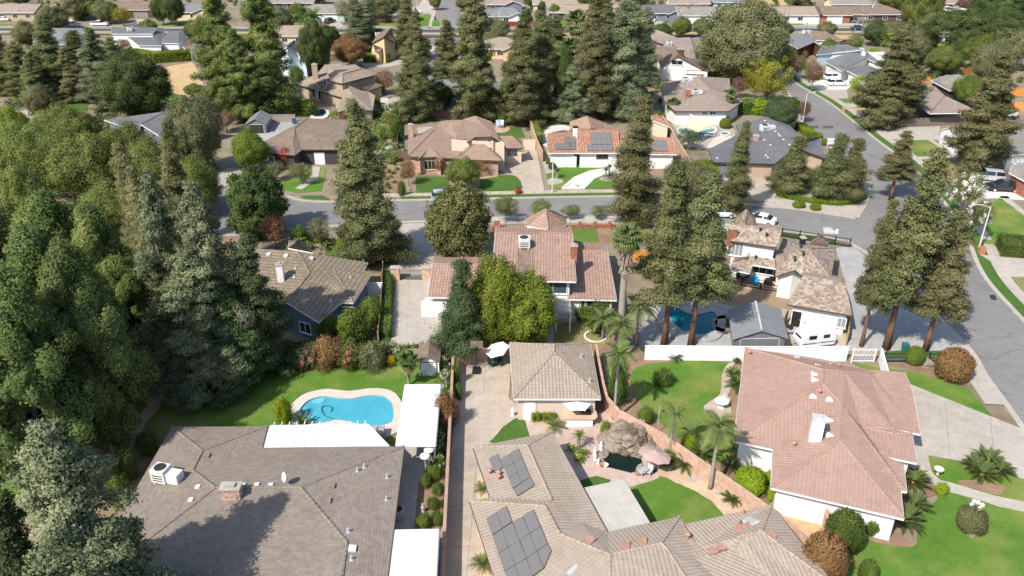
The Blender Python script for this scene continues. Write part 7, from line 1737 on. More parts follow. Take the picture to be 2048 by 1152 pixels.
palm('right palm behind the tan solar roof',1897,145,height_at(1897,145,110),'queen',20,1.4,'queen_palm',tr=.25,fm='leaf_bright',elev=(80,-40))
palm('feathery palm left of the blue far house',1372,42,height_at(1372,42,22),'queen',20,1.3,'queen_palm',tr=.2,fm='leaf_palm',elev=(80,-40))
palm('small palm at the top of the patio by the solar roof',1108,862,.5,'date',16,.55,'date_palm','palm_thatch',.18,elev=(70,0),fm='leaf_queen')
palm('dry date palm under the solar roof eave, upper',965,985,.3,'date',18,.45,'date_palm','palm_thatch',.18,elev=(70,0),fm='leaf_queen')
palm('dry date palm under the solar roof eave, lower',965,1138,.4,'date',20,.55,'date_palm','palm_thatch',.18,elev=(70,0),fm='leaf_queen')
palm('short palm in the middle of the pink patio planter',1157,900,1.5,'date',16,.38,'date_palm','palm_thatch',.17,elev=(75,0),fm='leaf_bright')
palm('small date palm in front of the orange tile house',1142,326,2.4,'date',18,.55,'date_palm','bark_grey',.16,elev=(85,-30))
for (x,y),l in zip(((1114,358),(1211,356),(1218,350)),('on the pebble circle by the street lamp','left on the pebble island of the curved drive','right on the pebble island of the curved drive')):
    palm('small trimmed sago tree '+l,x,y,1.3,'sago',20,.7,'sago_palm','palm_thatch',.16,elev=(70,5),cat='cycad')
SAG=[(1492,915,1.3,'left sago palm under the eave of the pink roof'),(1524,915,1.1,'right sago palm under the eave of the pink roof'),(1405,915,1.2,'sago palm on the lawn beside the peach wall'),(1240,805,.9,'sago palm behind the garage wall corner'),
       (1824,972,1.3,'sago palm at the front door corner of the pink-roofed house'),(1825,1020,1.25,'sago palm along the right side of the pink-roofed house'),(1808,1050,1.35,'sago palm at the near right corner of the pink-roofed house'),
       (1974,928,1.2,'largest sago palm of the lawn cluster by the driveway'),(1962,957,1.15,'front sago palm of the lawn cluster by the driveway'),(1997,950,1.1,'right sago palm of the lawn cluster by the driveway'),(1945,938,1.0,'left sago palm of the lawn cluster by the driveway'),
       (1368,935,1.1,'dark sago palm on the gravel beside the pink parasol'),(1462,1006,.8,'left of two small sagos on the gravel'),(1482,1003,.8,'right of two small sagos on the gravel'),(1474,775,1.1,'sago palm beside the curving path and pink roof'),
       (1460,940,.9,'small sago palm on the lawn side of the peach wall'),(1466,755,.8,'upper sago palm by the curving path'),(1350,722,.7,'small sago palm at the foot of the white fence')]
for x,y,s,l in SAG: sago(l,x,y,s,n=30,cone=('pink-roofed' in l or 'cluster' in l or 'eave' in l or 'beside the peach wall' in l))
for x,y,l in ((1143,905,'left small sago in the patio planter'),(1166,912,'right small sago in the patio planter'),(1158,925,'front small sago in the patio planter')): palm(l,x,y,.25,'sago',20,.55,'sago_palm','palm_thatch',.14,elev=(65,5),fm='leaf_bright',cat='cycad')
palm('broad-leaved plant at the near edge of the kidney-shaped pool',605,855,.2,'agave',26,1.5,'bird_of_paradise','palm_thatch',.1,elev=(85,20),fm='leaf_hedge_green',cat='plant')
# ground cover in the borders
C_,R_=[],[]
for reg,quad,k in (('P',[(565,738),(905,730),(905,695),(600,700)],170),('P',[(560,700),(790,700),(770,600),(620,690)],90),('P',[(880,735),(903,735),(880,950),(868,950)],110),('P',[(735,400),(810,395),(805,250),(740,250)],60),('P',[(1470,720),(1490,720),(1540,1000),(1520,1000)],30),('P',[(1060,240),(1100,250),(1230,240),(1090,225)],60),('P',[(830,245),(1060,250),(1050,232),(830,230)],80)):
    A=[at(*px(reg,*p)) for p in quad]
    for i in range(k):
        u,v=random.random(),random.random();p=(A[0]*(1-u)+A[1]*u)*(1-v)+(A[3]*(1-u)+A[2]*u)*v
        C_.append((p.x,p.y,.22));R_.append((random.uniform(.3,.6),random.uniform(.3,.6),random.uniform(.2,.5)))
sh_C,sh_R=[],[]
for quad,k in (([(740,330),(800,330),(800,245),(745,250)],34),([(660,250),(800,245),(800,210),(680,215)],30),([(1345,150),(1520,170),(1520,150),(1345,140)],20),([(540,95),(720,90),(720,76),(540,78)],34),([(900,130),(1330,130),(1320,80),(920,85)],70),([(1000,232),(1330,232),(1330,170),(980,175)],60),([(1560,130),(1640,150),(1600,100),(1560,100)],14),([(1800,160),(2048,170),(2048,90),(1780,85)],70),([(0,25),(700,22),(700,2),(0,4)],70),([(930,22),(2048,20),(2048,2),(930,2)],110),([(0,118),(330,118),(330,88),(0,88)],50),([(560,520),(780,520),(760,470),(600,470)],30),([(1260,560),(1440,590),(1440,470),(1260,470)],26),([(1520,240),(1600,240),(1600,215),(1480,215)],16),([(1960,330),(2048,330),(2048,250),(1960,250)],16),([(800,250),(830,250),(830,160),(800,170)],12)):
    A=[at(*p) for p in quad]
    for i in range(k):
        u,v=random.random(),random.random();p=(A[0]*(1-u)+A[1]*u)*(1-v)+(A[3]*(1-u)+A[2]*u)*v;r=random.uniform(.5,1.3)
        for j in range(3): sh_C.append((p.x+random.uniform(-r,r)*.6,p.y+random.uniform(-r,r)*.6,r*random.uniform(.5,1.0)));sh_R.append((r*.7,r*.7,r*.7))
so=bpy.data.objects.new('shrubbery',leaf_mesh('shrubbery','leaf_deciduous',sh_C,np.array(sh_R),40,.3,fill=3));COL.objects.link(so);tag(so,'loose mixed shrubbery along the back garden fences','shrubbery',kind='stuff')
gc=bpy.data.objects.new('ground_cover',leaf_mesh('ground_cover','leaf_hedge_green',C_,np.array(R_),60,.17,fill=2));COL.objects.link(gc)
tag(gc,'low leafy ground cover filling the garden borders','plants',kind='stuff')
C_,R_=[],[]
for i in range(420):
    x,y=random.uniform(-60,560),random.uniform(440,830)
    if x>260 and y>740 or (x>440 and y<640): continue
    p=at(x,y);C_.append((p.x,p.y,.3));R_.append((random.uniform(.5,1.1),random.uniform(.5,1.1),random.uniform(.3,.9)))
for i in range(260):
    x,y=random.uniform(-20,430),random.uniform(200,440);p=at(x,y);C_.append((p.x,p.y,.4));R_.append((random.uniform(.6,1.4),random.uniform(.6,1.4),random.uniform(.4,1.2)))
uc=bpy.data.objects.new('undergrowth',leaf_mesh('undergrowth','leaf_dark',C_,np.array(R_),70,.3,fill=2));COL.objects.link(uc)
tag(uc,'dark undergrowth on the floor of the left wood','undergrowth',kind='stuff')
# ------------------------------------------------------------------ walls, fences, gates
V2=lambda pts,z=0.0: [Vector((p.x,p.y,0)) for p in pp(pts,z)]
fence('block_wall','tan block wall between the brown shingle house and the concrete drive',V2([(906,714),(884,1152),(876,1300)],2.0),1.95,'block','block_tan','wall')
fence('block_wall','peach block wall zigzagging from the garage to the pink-roofed house',V2([(1192,690),(1211,790),(1240,822),(1324,866),(1400,919),(1470,966),(1537,1013),(1600,1056),(1660,1104)],1.9),1.85,'block','block_peach','wall')
fence('block_wall','low brick-coloured wall behind the garage patio',V2([(906,714),(960,698),(1018,690)],1.6),1.55,'block','block_tan','wall')
fence('block_wall','tan wall between the pool border and the gated court',V2([(775,698),(905,700)],1.0),.95,'block','block_tan','wall')
fence('block_wall','peach stub wall between the dry yard and the clipped shrub',V2([(1652,1005),(1660,1080)],1.8),1.75,'block','block_peach','wall')
fence('vinyl_fence','long white vinyl fence between the teal pool and the lawn',V2([(1292,692),(1500,694),(1708,694)],1.8),1.8,'vinyl','vinyl_white','fence',2.4)
fence('picket_fence','white see-through picket fence at the end of the white vinyl fence',V2([(1708,698),(1764,698)],1.7),1.7,'rails','vinyl_white')
fence('vinyl_fence','short white vinyl fence turning toward the pink roof',V2([(1764,698),(1776,742)],1.7),1.7,'vinyl','vinyl_white','fence',1.8)
fence('iron_fence','dark green railing below the corner redwoods',V2([(1772,706),(1880,706)],1.2),1.2,'rails','iron_green')
fence('iron_fence','black railing along the street by the shake-roofed house',[at(*px('F',620,270)),at(*px('F',1010,330))],1.3,'rails','iron_black')
fence('plank_fence','tall wooden fence along the gated court',[at(*px('O',1420,400)),at(*px('O',1395,900)),at(*px('O',1370,1130))],1.8,'boards','wood_light')
fence('white_gate_fence','short white fence panel beside the olive tile house',V2([(733,566),(764,566)],1.8),1.8,'vinyl','vinyl_white')
fence('brick_fence','low brick wall with railings along the street before the two-storey house',V2([(985,448),(1100,446),(1235,444)],1.0),.55,'block','brick_red','wall',1.8)
for i_ in range(6):
    p=V2([(1070+i_*30,446-i_*.4)],1.0)[0];o=thing('brick_pier',('first','second','third','fourth','fifth','last')[i_]+' brick pier of the low street wall, counted from the pink tower','pillar',tuple(p.xy)+(0,),0,'piers of the low street wall');MB().box((p.x,p.y,.6),(.45,.45,1.2)).build('shaft','brick_red',o);MB().box((p.x,p.y,1.24),(.55,.55,.08)).build('cap','concrete',o)
fence('plank_fence','brown wooden fence behind the brown hip house',[at(*px('Q',330,130)),at(*px('Q',1340,140))],1.8)
fence('plank_fence','brown fence left of the brown hip house',[at(*px('B',270,920)),at(*px('B',440,925))],1.8)
fence('plank_fence','brown side fence of the brown hip house',[at(*px('B',335,690)),at(*px('B',335,900))],1.8)
fence('block_wall','pale peach wall right of the orange tile house',V2([(1325,232),(1345,262),(1385,330),(1400,352)],2.0),2.0,'block','block_peach','wall')
fence('block_wall','pale peach wall between the brown hip house drive and the orange tile house',[at(*px('Q',1760,250)),at(*px('Q',1850,540)),at(*px('Q',1925,700))],2.0,'block','block_peach','wall')
fence('garden_gate','cream double gate beside the brown hip house',[at(*px('Q',1670,540)),at(*px('Q',1830,545))],2.0,'vinyl','stucco_cream','gate')
fence('plank_fence','weathered wooden fence beside the huge dark redwood',[at(*px('T',700,800)),at(*px('T',1030,790)),at(*px('T',1350,780))],1.7,'boards','wood_grey')
fence('plank_fence','orange-stained wooden fence at the right edge',[at(*px('T',1640,540)),at(*px('T',1860,545))],1.8,'boards','wood_orange')
fence('plank_fence','lower orange wooden fence at the right edge',[at(*px('T',1680,650)),at(*px('T',1860,670))],1.8,'boards','wood_orange')
fence('plank_fence','orange wooden fence behind the palms on the right',[at(*px('T',1330,380)),at(*px('T',1420,350))],1.8,'boards','wood_orange')
fence('plank_fence','short orange fence below the white solar gable',[at(*px('T',555,448)),at(*px('T',690,440)),at(*px('T',1060,430))],1.4,'boards','wood_orange')
fence('plank_fence','orange wooden fence behind the central redwood trunks',V2([(1265,500),(1370,505)],1.6),1.6,'boards','wood_orange')
fence('plank_fence','dark fence at the right edge beside the parked trucks',V2([(1960,345),(2048,340)],1.6),1.6,'boards','wood_grey')
fence('red_fence','long dark red fence along the far street',[at(*px('W',1550,272)),at(*px('W',1730,275)),at(*px('W',2060,275)),at(*px('X',210,272))],1.6,'vinyl','wood_red')
fence('plank_fence','brown fence before the brown board house',[at(*px('W',240,222)),at(*px('W',390,220))],1.8)
fence('plank_fence','brown fence by the hedge of the yellow gable house',[at(*px('U',840,395)),at(*px('U',1060,400))],1.8)
fence('block_wall','dark wall between the canopy tent and the tan house garden',[at(*px('A',1500,705)),at(*px('A',1720,705))],1.6,'block','stucco_taupe','wall')
fence('plank_fence','orange wooden fence beside the metal shed',[at(*px('N',525,930)),at(*px('N',440,1110))],1.8,'boards','wood_light')
fence('plank_fence','light wooden fence at the right of the caravan yard',[at(*px('N',1015,1000)),at(*px('N',1000,1110))],1.8,'boards','wood_light')
fence('patio_railing','black patio railing in front of the white shake-roofed house',[at(*px('N',20,610)),at(*px('N',330,680)),at(*px('N',540,710))],1.0,'rails','iron_black')
fence('plank_fence','dark fence at the top right under the corner tree',[at(*px('Z',1840,255)),at(*px('Z',2060,250))],1.8)
# --- gate of the concrete drive
g=thing('iron_gate','black double iron gate across the concrete drive','gate',tuple(at(*px('E',410,520)).xy)+(0,))
gl,gr_=at(*px('E',338,520)),at(*px('E',482,520))
for i in range(2):
    a=gl+(gr_-gl)*(i*.5+.01);b=gl+(gr_-gl)*(i*.5+.49);m=MB()
    for k in range(13):
        t=k/12;p=a+(b-a)*t;hh=1.5+.25*(t if i==0 else 1-t)**2;m.box((p.x,p.y,hh/2+.05),(.035,.035,hh))
    for z in (.2,.75,1.35): m.tube([a+Vector((0,0,z)),b+Vector((0,0,z))],.03,5)
    m.build('leaf','iron_black',g)
for x in (322,500):
    p=at(*px('E',x,520));o=thing('gate_pillar','peach brick pillar %s the iron gate'%('left of' if x<400 else 'right of'),'pillar',tuple(p.xy)+(0,))
    MB().box((p.x,p.y,.9),(1.1,.7,1.8)).build('shaft','block_peach',o);MB().box((p.x,p.y,1.86),(1.25,.85,.12)).build('cap','concrete',o)
# --- garden sheds
def shed(label,front,wv,dv,hw,hr,wall,roof,door='paint_white',trim='trim_brown',name='garden_shed',doors=2):
    """front: middle of the front on the map; wv half-width vector, dv depth vector"""
    o=thing(name,label,'shed',(front.x,front.y,0));Z=Vector((0,0,1));a,b=front-wv,front+wv
    m=MB();q=[a,b,b+dv,a+dv]
    vs=q+[p+Z*hw for p in q]+[front+Z*hr,front+dv+Z*hr]
    m.add(vs,[(0,1,5,8,4),(2,3,7,9,6),(1,2,6,5),(3,0,4,7)]);m.build('wall',wall,o)
    n=dv.normalized();w=wv.normalized()
    for s in (-1,1):
        e=front+wv*s*1.12+Z*(hw-.12*(hr-hw)) ;q=[e-n*.25,front+Z*(hr+.04)-n*.25,front+Z*(hr+.04)+dv+n*.2,e+dv+n*.2]
        if s>0: q=q[::-1]
        MB().slab(q,.07).build('roof_slope',roof,o)
    rz=math.atan2(wv.y,wv.x);W=wv.length
    for k in range(doors):
        c=front+wv*((k+.5)/doors*2-1)*.76-n*.03;d=MB().box((c.x,c.y,hw*.45+.05),(W*1.5/doors-.05,.05,hw*.85),rz).build('door',door,o)
        MB().box((c.x,c.y,hw*.9+.05),(W*1.5/doors,.07,.06),rz).build('trim',trim,d)
    m=MB()
    for s in (-1,1): c=front+wv*s*.78-n*.03;m.box((c.x,c.y,hw*.45),(.07,.07,hw*.9),rz)
    m.build('door_frame',trim,o);return o
f_,b_=at(858.5,752),at(858.5,722)
shed('white garden shed with brown gable roof beside the pool lawn',f_,Vector((at(879,752)-at(838,752)).to_3d())/2,Vector((-.1,2.9,0)),1.85,2.45,'paint_white','roof_umber')
f_=at(*px('N',300,1180));ms=shed('dark grey metal shed with pale ridge behind the white fence',f_,Vector((2.75,.1,0)),Vector((1.0,6.2,0)),2.1,3.0,'shed_grey','shed_greylight','shed_grey','shed_ridge','metal_shed',1)
ra=f_+Vector((0,0,3.12));MB().tube([ra,ra+Vector((1.0,6.3,0))],.11,6).build('ridge_strip','shed_ridge',ms)
f_=at(*px('A',1480,770));shed('grey arched canopy tent beside the purple-red tree',f_,Vector((1.9,.1,0)),Vector((-.4,6.0,0)),2.0,3.0,'shed_grey','shed_greylight','trim_dark','metal_pale','canopy_tent',1)
# --- caravan
def caravan(label,p,rz):
    o=thing('caravan',label,'caravan',tuple(p.xy)+(0,),rz);L,W=4.6,2.1
    prof=[(-2.3,.55),(-2.38,1.1),(-2.15,1.75),(-1.6,2.3),(-.9,2.55),(1.1,2.5),(1.9,2.25),(2.25,1.7),(2.35,1.0),(2.2,.5)]
    n=len(prof);m=MB();sec=((-W/2,.94,0),(-W/2+.12,1.0,.04),(W/2-.12,1.0,.04),(W/2,.94,0));vs=[]
    for y,s,_ in sec: vs+=[Vector((x*s,y,.5+(z-.5)*s)) for x,z in prof]
    fs=[tuple(range(n-1,-1,-1)),tuple(3*n+i for i in range(n))]+[(k*n+i,k*n+(i+1)%n,(k+1)*n+(i+1)%n,(k+1)*n+i) for k in range(3) for i in range(n)]
    m.add(vs,[f[::-1] for f in fs]);m.build('body','car_white',o,local=True)
    for x,z,w,h,y in ((-.9,1.75,1.0,.5,-W/2),(.9,1.75,.8,.45,-W/2),(.6,1.7,.9,.5,W/2)):
        q=MB().box((x,y*1.005,z),(w,.05,h)).build('window','glass_dark',o,local=True)
    MB().box((-2.22,0,1.5),(.06,1.3,.5),0,0).build('window','glass_dark',o,local=True)
    MB().box((0,-W/2-.01,1.25),(.65,.05,1.5)).build('door','vinyl_white',o,local=True)
    MB().box((0,-W/2-.02,.95),(4.2,.03,.1)).build('stripe','glass_blue',o,local=True)
    for s in (-1,1): w=MB().tube([(.2,s*(W/2-.05),.33),(.2,s*(W/2-.25),.33)],.33,14).build('wheel','tyre_black',o,local=True)
    MB().tube([(-2.3,0,.5),(-3.3,0,.45)],.05,6).build('hitch','iron_black',o,local=True)
    MB().box((.6,0,2.6),(.5,.5,.12)).build('roof_hatch','metal_pale',o,local=True);o.scale=(.92,)*3
    return o
caravan('small white caravan parked behind the long white fence',at(1626,690),R(12))
# --- vehicles
def car(label,p,rz,paint,kind='suv',group=None,sc=1.0):
    o=thing({'suv': 'parked_suv','sedan': 'parked_car','pickup': 'pickup_truck','van': 'parked_van'}[kind],label,{'suv': 'car','sedan': 'car','pickup': 'pickup','van': 'van'}[kind],tuple(p.xy)+(.03,),rz,group)
    W=1.86
    if kind=='sedan': body=[(-2.25,.35),(-2.3,.75),(-2.15,.98),(-1.4,1.02),(-.9,1.04),(.9,1.0),(1.6,.92),(2.2,.78),(2.3,.5),(2.25,.32)];cab=[(-1.65,1.0),(-1.0,1.42),(.25,1.45),(1.15,.98)]
    elif kind=='pickup': body=[(-2.75,.45),(-2.8,1.12),(-.8,1.12),(-.75,1.15),(1.1,1.15),(1.9,1.1),(2.6,1.02),(2.75,.7),(2.7,.42)];cab=[(-.85,1.13),(-.65,1.75),(.5,1.78),(1.25,1.13)]
    else: body=[(-2.35,.4),(-2.42,.9),(-2.35,1.1),(-.9,1.1),(1.0,1.1),(1.7,1.04),(2.3,.92),(2.4,.6),(2.35,.38)];cab=[(-2.3,1.08),(-2.0,1.68),(.35,1.72),(1.2,1.08)]
    def loft(prof,ys,sc_):
        n=len(prof);vs=[];zb=prof[0][1]
        for y,k in zip(ys,sc_): vs+=[Vector((x*k,y,z if z<=zb+.02 else zb+(z-zb)*k)) for x,z in prof]
        fs=[tuple(range(n)),tuple((len(ys)-1)*n+i for i in range(n-1,-1,-1))]+[(k*n+i,(k+1)*n+i,(k+1)*n+(i+1)%n,k*n+(i+1)%n) for k in range(len(ys)-1) for i in range(n)]
        return MB().add(vs,fs)
    b=loft(body,(-W/2,-W/2+.1,W/2-.1,W/2),(.97,1,1,.97)).build('body',paint,o,local=True)
    n=len(cab);y0,y1=W/2-.06,W/2-.28;m=MB()
    vs=[]
    for s in (-1,1): vs+=[Vector((x,s*(y0 if z<1.2 else y1),z)) for x,z in cab]
    m.add(vs,[(0,1,2,3),(7,6,5,4),(0,4,5,1),(2,6,7,3)]);m.build('window_glass','glass_dark',o,local=True)
    a,c=cab[1],cab[2];MB().hexa([(a[0]-.04,-y1-.02,a[1]-.02),(c[0]+.04,-y1-.02,c[1]-.02),(c[0]+.04,y1+.02,c[1]-.02),(a[0]-.04,y1+.02,a[1]-.02)],[(a[0],-y1+.05,a[1]+.05),(c[0]-.05,-y1+.05,c[1]+.05),(c[0]-.05,y1-.05,c[1]+.05),(a[0],y1-.05,a[1]+.05)]).build('roof',paint,o,local=True)
    m=MB()
    for s in (-1,1):
        for x in ((cab[1][0]+cab[2][0])/2-.1,): m.hexa([(x-.06,s*(y0+.012),1.08),(x+.06,s*(y0+.012),1.08),(x+.06,s*(y0-.03),1.08),(x-.06,s*(y0-.03),1.08)],[(x-.06,s*(y1+.012),cab[1][1]),(x+.06,s*(y1+.012),cab[1][1]),(x+.06,s*(y1-.03),cab[1][1]),(x-.06,s*(y1-.03),cab[1][1])])
    m.build('pillar',paint,o,local=True)
    if kind=='pickup': MB().box((-1.8,0,1.1),(1.75,1.5,.06)).build('bed','trim_dark',o,local=True)
    fx=1.42 if kind!='pickup' else 1.75;bx_=-1.42 if kind!='pickup' else -1.75
    for x in (fx,bx_):
        for s in (-1,1):
            w=MB().tube([(x,s*(W/2+.01),.34),(x,s*(W/2-.22),.34)],.35,14).build('wheel','tyre_black',o,local=True);MB().tube([(x,s*(W/2+.025),.34),(x,s*(W/2-.05),.34)],.2,10).build('rim','chrome',w,local=True)
    ex=body[-2][0]-.02
    for s in (-1,1):
        MB().box((ex-.02,s*.66,.72),(.12,.34,.16)).build('headlight','glass_pale',o,local=True);MB().box((body[1][0]+.03,s*.72,.85),(.1,.2,.22)).build('taillight','lamp_red',o,local=True)
    o.scale=(sc,)*3;return o
car('silver-blue car parked at the far kerb before the brown hip house',at(893,401),R(8),'car_silverblue','suv')
car('white suv parked nearest the street on the concrete drive',at(1674,172),R(2),'car_white','suv');car('white suv parked behind the other on the concrete drive',at(1667,160),R(4),'car_white','suv')
car('silver pickup with camper shell at the right edge',at(1972,361),R(165),'car_silver','suv',sc=1.1);car('black suv parked beside the silver pickup at the right edge',at(2004,382),R(172),'car_black','suv',sc=1.08)
car('white sedan parked beside the conical shake roof',at(1520,446),R(150),'car_white','sedan');car('white car half hidden behind the redwoods on the street',at(1440,433),R(178),'car_white','sedan')
car('left white pickup parked on the far street',at(146,53.5),R(178),'car_white','pickup');car('right white pickup parked on the far street',at(200,52),R(2),'car_white','pickup')
car('white car in the driveway at the upper left corner',at(6,42),R(185),'car_white','sedan');car('dark car at the kerb before the dark brown far house',at(276,53.5),R(180),'car_grey','sedan')
car('white suv in the drive beside the far crossing',at(829,27),R(4),'car_white','suv');car('white car before the dark grey far house',at(1309,42),R(60),'car_white','sedan')
car('dark grey pickup in the drive of the brown far house',at(1706,46),R(-40),'car_grey','pickup');car('dark blue car driving on the far street',at(1716,59.5),R(5),'car_blue','sedan')
car('white suv towing the trailer in the side street at top right',at(1896,24),R(135),'car_white','suv');car('parked car by the mint green garage',at(660,46),R(70),'car_black','suv')
car('white car under the grey trees beside the palms',at(666,62),R(10),'car_white','sedan');car('pale blue car behind the fence left of the brown hip house',at(783,310),R(5),'car_silverblue','sedan')
tr=thing('cargo_trailer','white box trailer behind the white suv in the side street','trailer',tuple(at(1918,32).xy)+(0,),R(140))
MB().box((0,0,1.5),(4.6,2.2,2.2)).build('box','car_white',tr,local=True)
for s in (-1,1): MB().tube([(0,s*1.12,.35),(0,s*.9,.35)],.35,12).build('wheel','tyre_black',tr,local=True)
MB().tube([(2.3,0,.5),(3.5,0,.45)],.06,6).build('hitch','iron_black',tr,local=True)
# --- street lamps and utility poles
def lamp(label,p,h,az,arm=1.8,name='street_lamp'):
    o=thing(name,label,'street lamp',tuple(p.xy)+(.1,));d=Vector((math.cos(az),math.sin(az),0))
    MB().tube([(0,0,0),(0,0,h*.5),(0,0,h)],[.13,.1,.07],8).build('pole','pole_grey',o,local=True)
    MB().lathe((0,0,0),[(.22,0),(.22,.12),(.14,.2)],8).build('base','concrete',o,local=True)
    MB().tube([(0,0,h-.05),d*arm*.5+Vector((0,0,h+.25)),d*arm+Vector((0,0,h+.3))],.045,6).build('arm','pole_grey',o,local=True)
    m=MB().lathe((0,0,0),[(.05,-.06),(.2,-.05),(.22,.02),(.08,.1)],10);l=m.build('lamp_head','pole_grey',o,local=True);l.location=d*(arm+.2)+Vector((0,0,h+.28));l.rotation_euler=(0,0,az);l.scale=(1.7,.9,1)
    return o
lamp('street lamp beside the curved pale drive of the orange tile house',at(1104.5,386),height_at(1104.5,386,318),R(-60),1.4)
lamp('street lamp at the dark asphalt patch left of the bending street',at(1604.5,248),height_at(1604.5,248,189),R(20),1.6)
lamp('tall street lamp at the right pavement beside the square hedge',at(1958,496),height_at(1958,496,416),R(170),2.0)
lamp('white street lamp on the lawn at the far crossing',at(836,57),height_at(836,57,1),R(-90),1.6);lamp('street lamp in front of the long red fence',at(999,70),height_at(999,70,30),R(90),1.4)
def utility(label,p,h,lean=0,wires=2):
    o=thing('utility_pole',label,'utility pole',tuple(p.xy)+(0,))
    MB().tube([(0,0,0),(lean*.5,0,h*.5),(lean,0,h)],[.18,.15,.12],8).build('pole','wood_grey',o,local=True)
    for k in range(wires):
        c=MB().box((lean,0,h-.4-k*1.0),(2.4,.12,.12)).build('crossarm','wood_grey',o,local=True)
        for x in (-1.1,-.4,.4,1.1): MB().lathe((lean+x,0,h-.34-k),[(.05,0),(.07,.08),(.03,.16)],6).build('insulator','metal_pale',c,local=True)
    MB().tube([(lean+.2,-.2,h-2.6),(lean+.2,-.2,h-1.8)],.22,8).build('transformer','metal_grey',o,local=True);return o
utility('leaning utility pole with cross arms among the trees on the right',at(1868,130),height_at(1868,130,62),.8);utility('left of two utility poles on the far street',at(1721,72),height_at(1721,72,22),.3);utility('taller right utility pole on the far street',at(1726,66),height_at(1726,66,-2),1.2);utility('utility pole by the two white pickups',at(138,58),height_at(138,58,32),-.3,1)
utility('dark leaning pole beside the bright lime tree',at(1104,53),height_at(1104,53,14),-1.5,1)
# ------------------------------------------------------------------ rock waterfall with its pond
def rock(p,s,parent,mat='boulder',sq=.75,seed=0):
    r=np.random.default_rng(seed);m=MB();n,k=8,5;vs=[Vector((0,0,s*sq))]
    off=r.normal(size=3)*5
    for i in range(1,k):
        for j in range(n):
            a=math.pi*i/k;b=2*math.pi*(j+.5*(i%2))/n;d=Vector((math.sin(a)*math.cos(b),math.sin(a)*math.sin(b),math.cos(a)*sq))
            vs.append(d*s*(1+.22*math.sin(3*d.x+off[0])*math.cos(2.6*d.y+off[1])+r.uniform(-.16,.14)))
    vs.append(Vector((0,0,-s*sq)));fs=[(0,1+j,1+(j+1)%n) for j in range(n)]
    for i in range(k-2):
        for j in range(n): fs.append((1+i*n+j,1+(i+1)*n+j,1+(i+1)*n+(j+1)%n,1+i*n+(j+1)%n))
    L=1+(k-2)*n;fs+=[(L+j,len(vs)-1,L+(j+1)%n) for j in range(n)]
    return m.add([v+p for v in vs],fs).build('boulder',mat,parent)
wf=thing('rock_waterfall','grey-tan boulder waterfall mound behind the dark pond','waterfall',tuple(at(*px('b',1080,420)).xy)+(0,))
poly=[(700,340),(850,300),(900,180),(1000,130),(1160,130),(1260,200),(1350,300),(1420,400),(1490,500),(1400,560),(1280,560),(1150,600),(1000,560),(850,520),(720,470)]
def inside(x,y):
    c=False
    for (x1,y1),(x2,y2) in zip(poly,poly[1:]+poly[:1]):
        if (y1>y)!=(y2>y) and x<(x2-x1)*(y-y1)/(y2-y1)+x1: c=not c
    return c
rnd=random.Random(5);cnt=0
for yy in range(150,600,50):
    for xx in range(700,1500,62):
        x,y=xx+rnd.uniform(-18,18),yy+rnd.uniform(-14,14)
        if not inside(x,y): continue
        z=max(.1,1.5*math.exp(-((x-1090)/300)**2-((y-260)/190)**2))+rnd.uniform(-.12,.12)
        wet=(abs(x-(1110 if y<330 else 985))<75 and y<560) or (abs(x-1215)<45 and y>330)
        rock(at(*px('b',x,y+12),z),rnd.choice((.38,.5,.62,.8))*(.7 if wet else 1),wf,'boulder_wet' if wet else 'boulder',.7,cnt);cnt+=1
MB().prism(smooth_line(zp('b',[(760,350),(940,190),(1150,170),(1330,330),(1430,480),(1250,540),(1000,540),(780,450)]),3,True),0,.5).build('core','boulder_wet',wf);MB().prism(smooth_line(zp('b',[(900,330),(1000,220),(1150,210),(1260,320),(1200,400),(980,400)]),3,True),.4,1.15).build('core','boulder_wet',wf)
pd=thing('garden_pond','dark green water pond in front of the boulder waterfall','pond',tuple(at(*px('b',1000,680)).xy)+(0,))
w_=zp('b',[(755,640),(800,535),(980,580),(1230,640),(1255,740),(1190,790),(1100,818),(800,742)])
w_=w_ if sum(a.x*b.y-b.x*a.y for a,b in zip(w_,w_[1:]+w_[:1]))>0 else w_[::-1]
MB().prism(w_,.0,.14).build('floor','pond_floor',pd);MB().add([Vector((p.x,p.y,.17)) for p in w_],[tuple(range(len(w_)))]).build('water','water_dark',pd)
for i,(x,y,s) in enumerate(((760,560,.4),(730,590,.5),(720,640,.3),(1240,780,.55),(1300,790,.5),(1200,810,.35),(1330,770,.4),(850,210,.5),(740,380,.7),(790,490,.4))): rock(at(*px('b',x,y),.15),s,pd,seed=90+i)
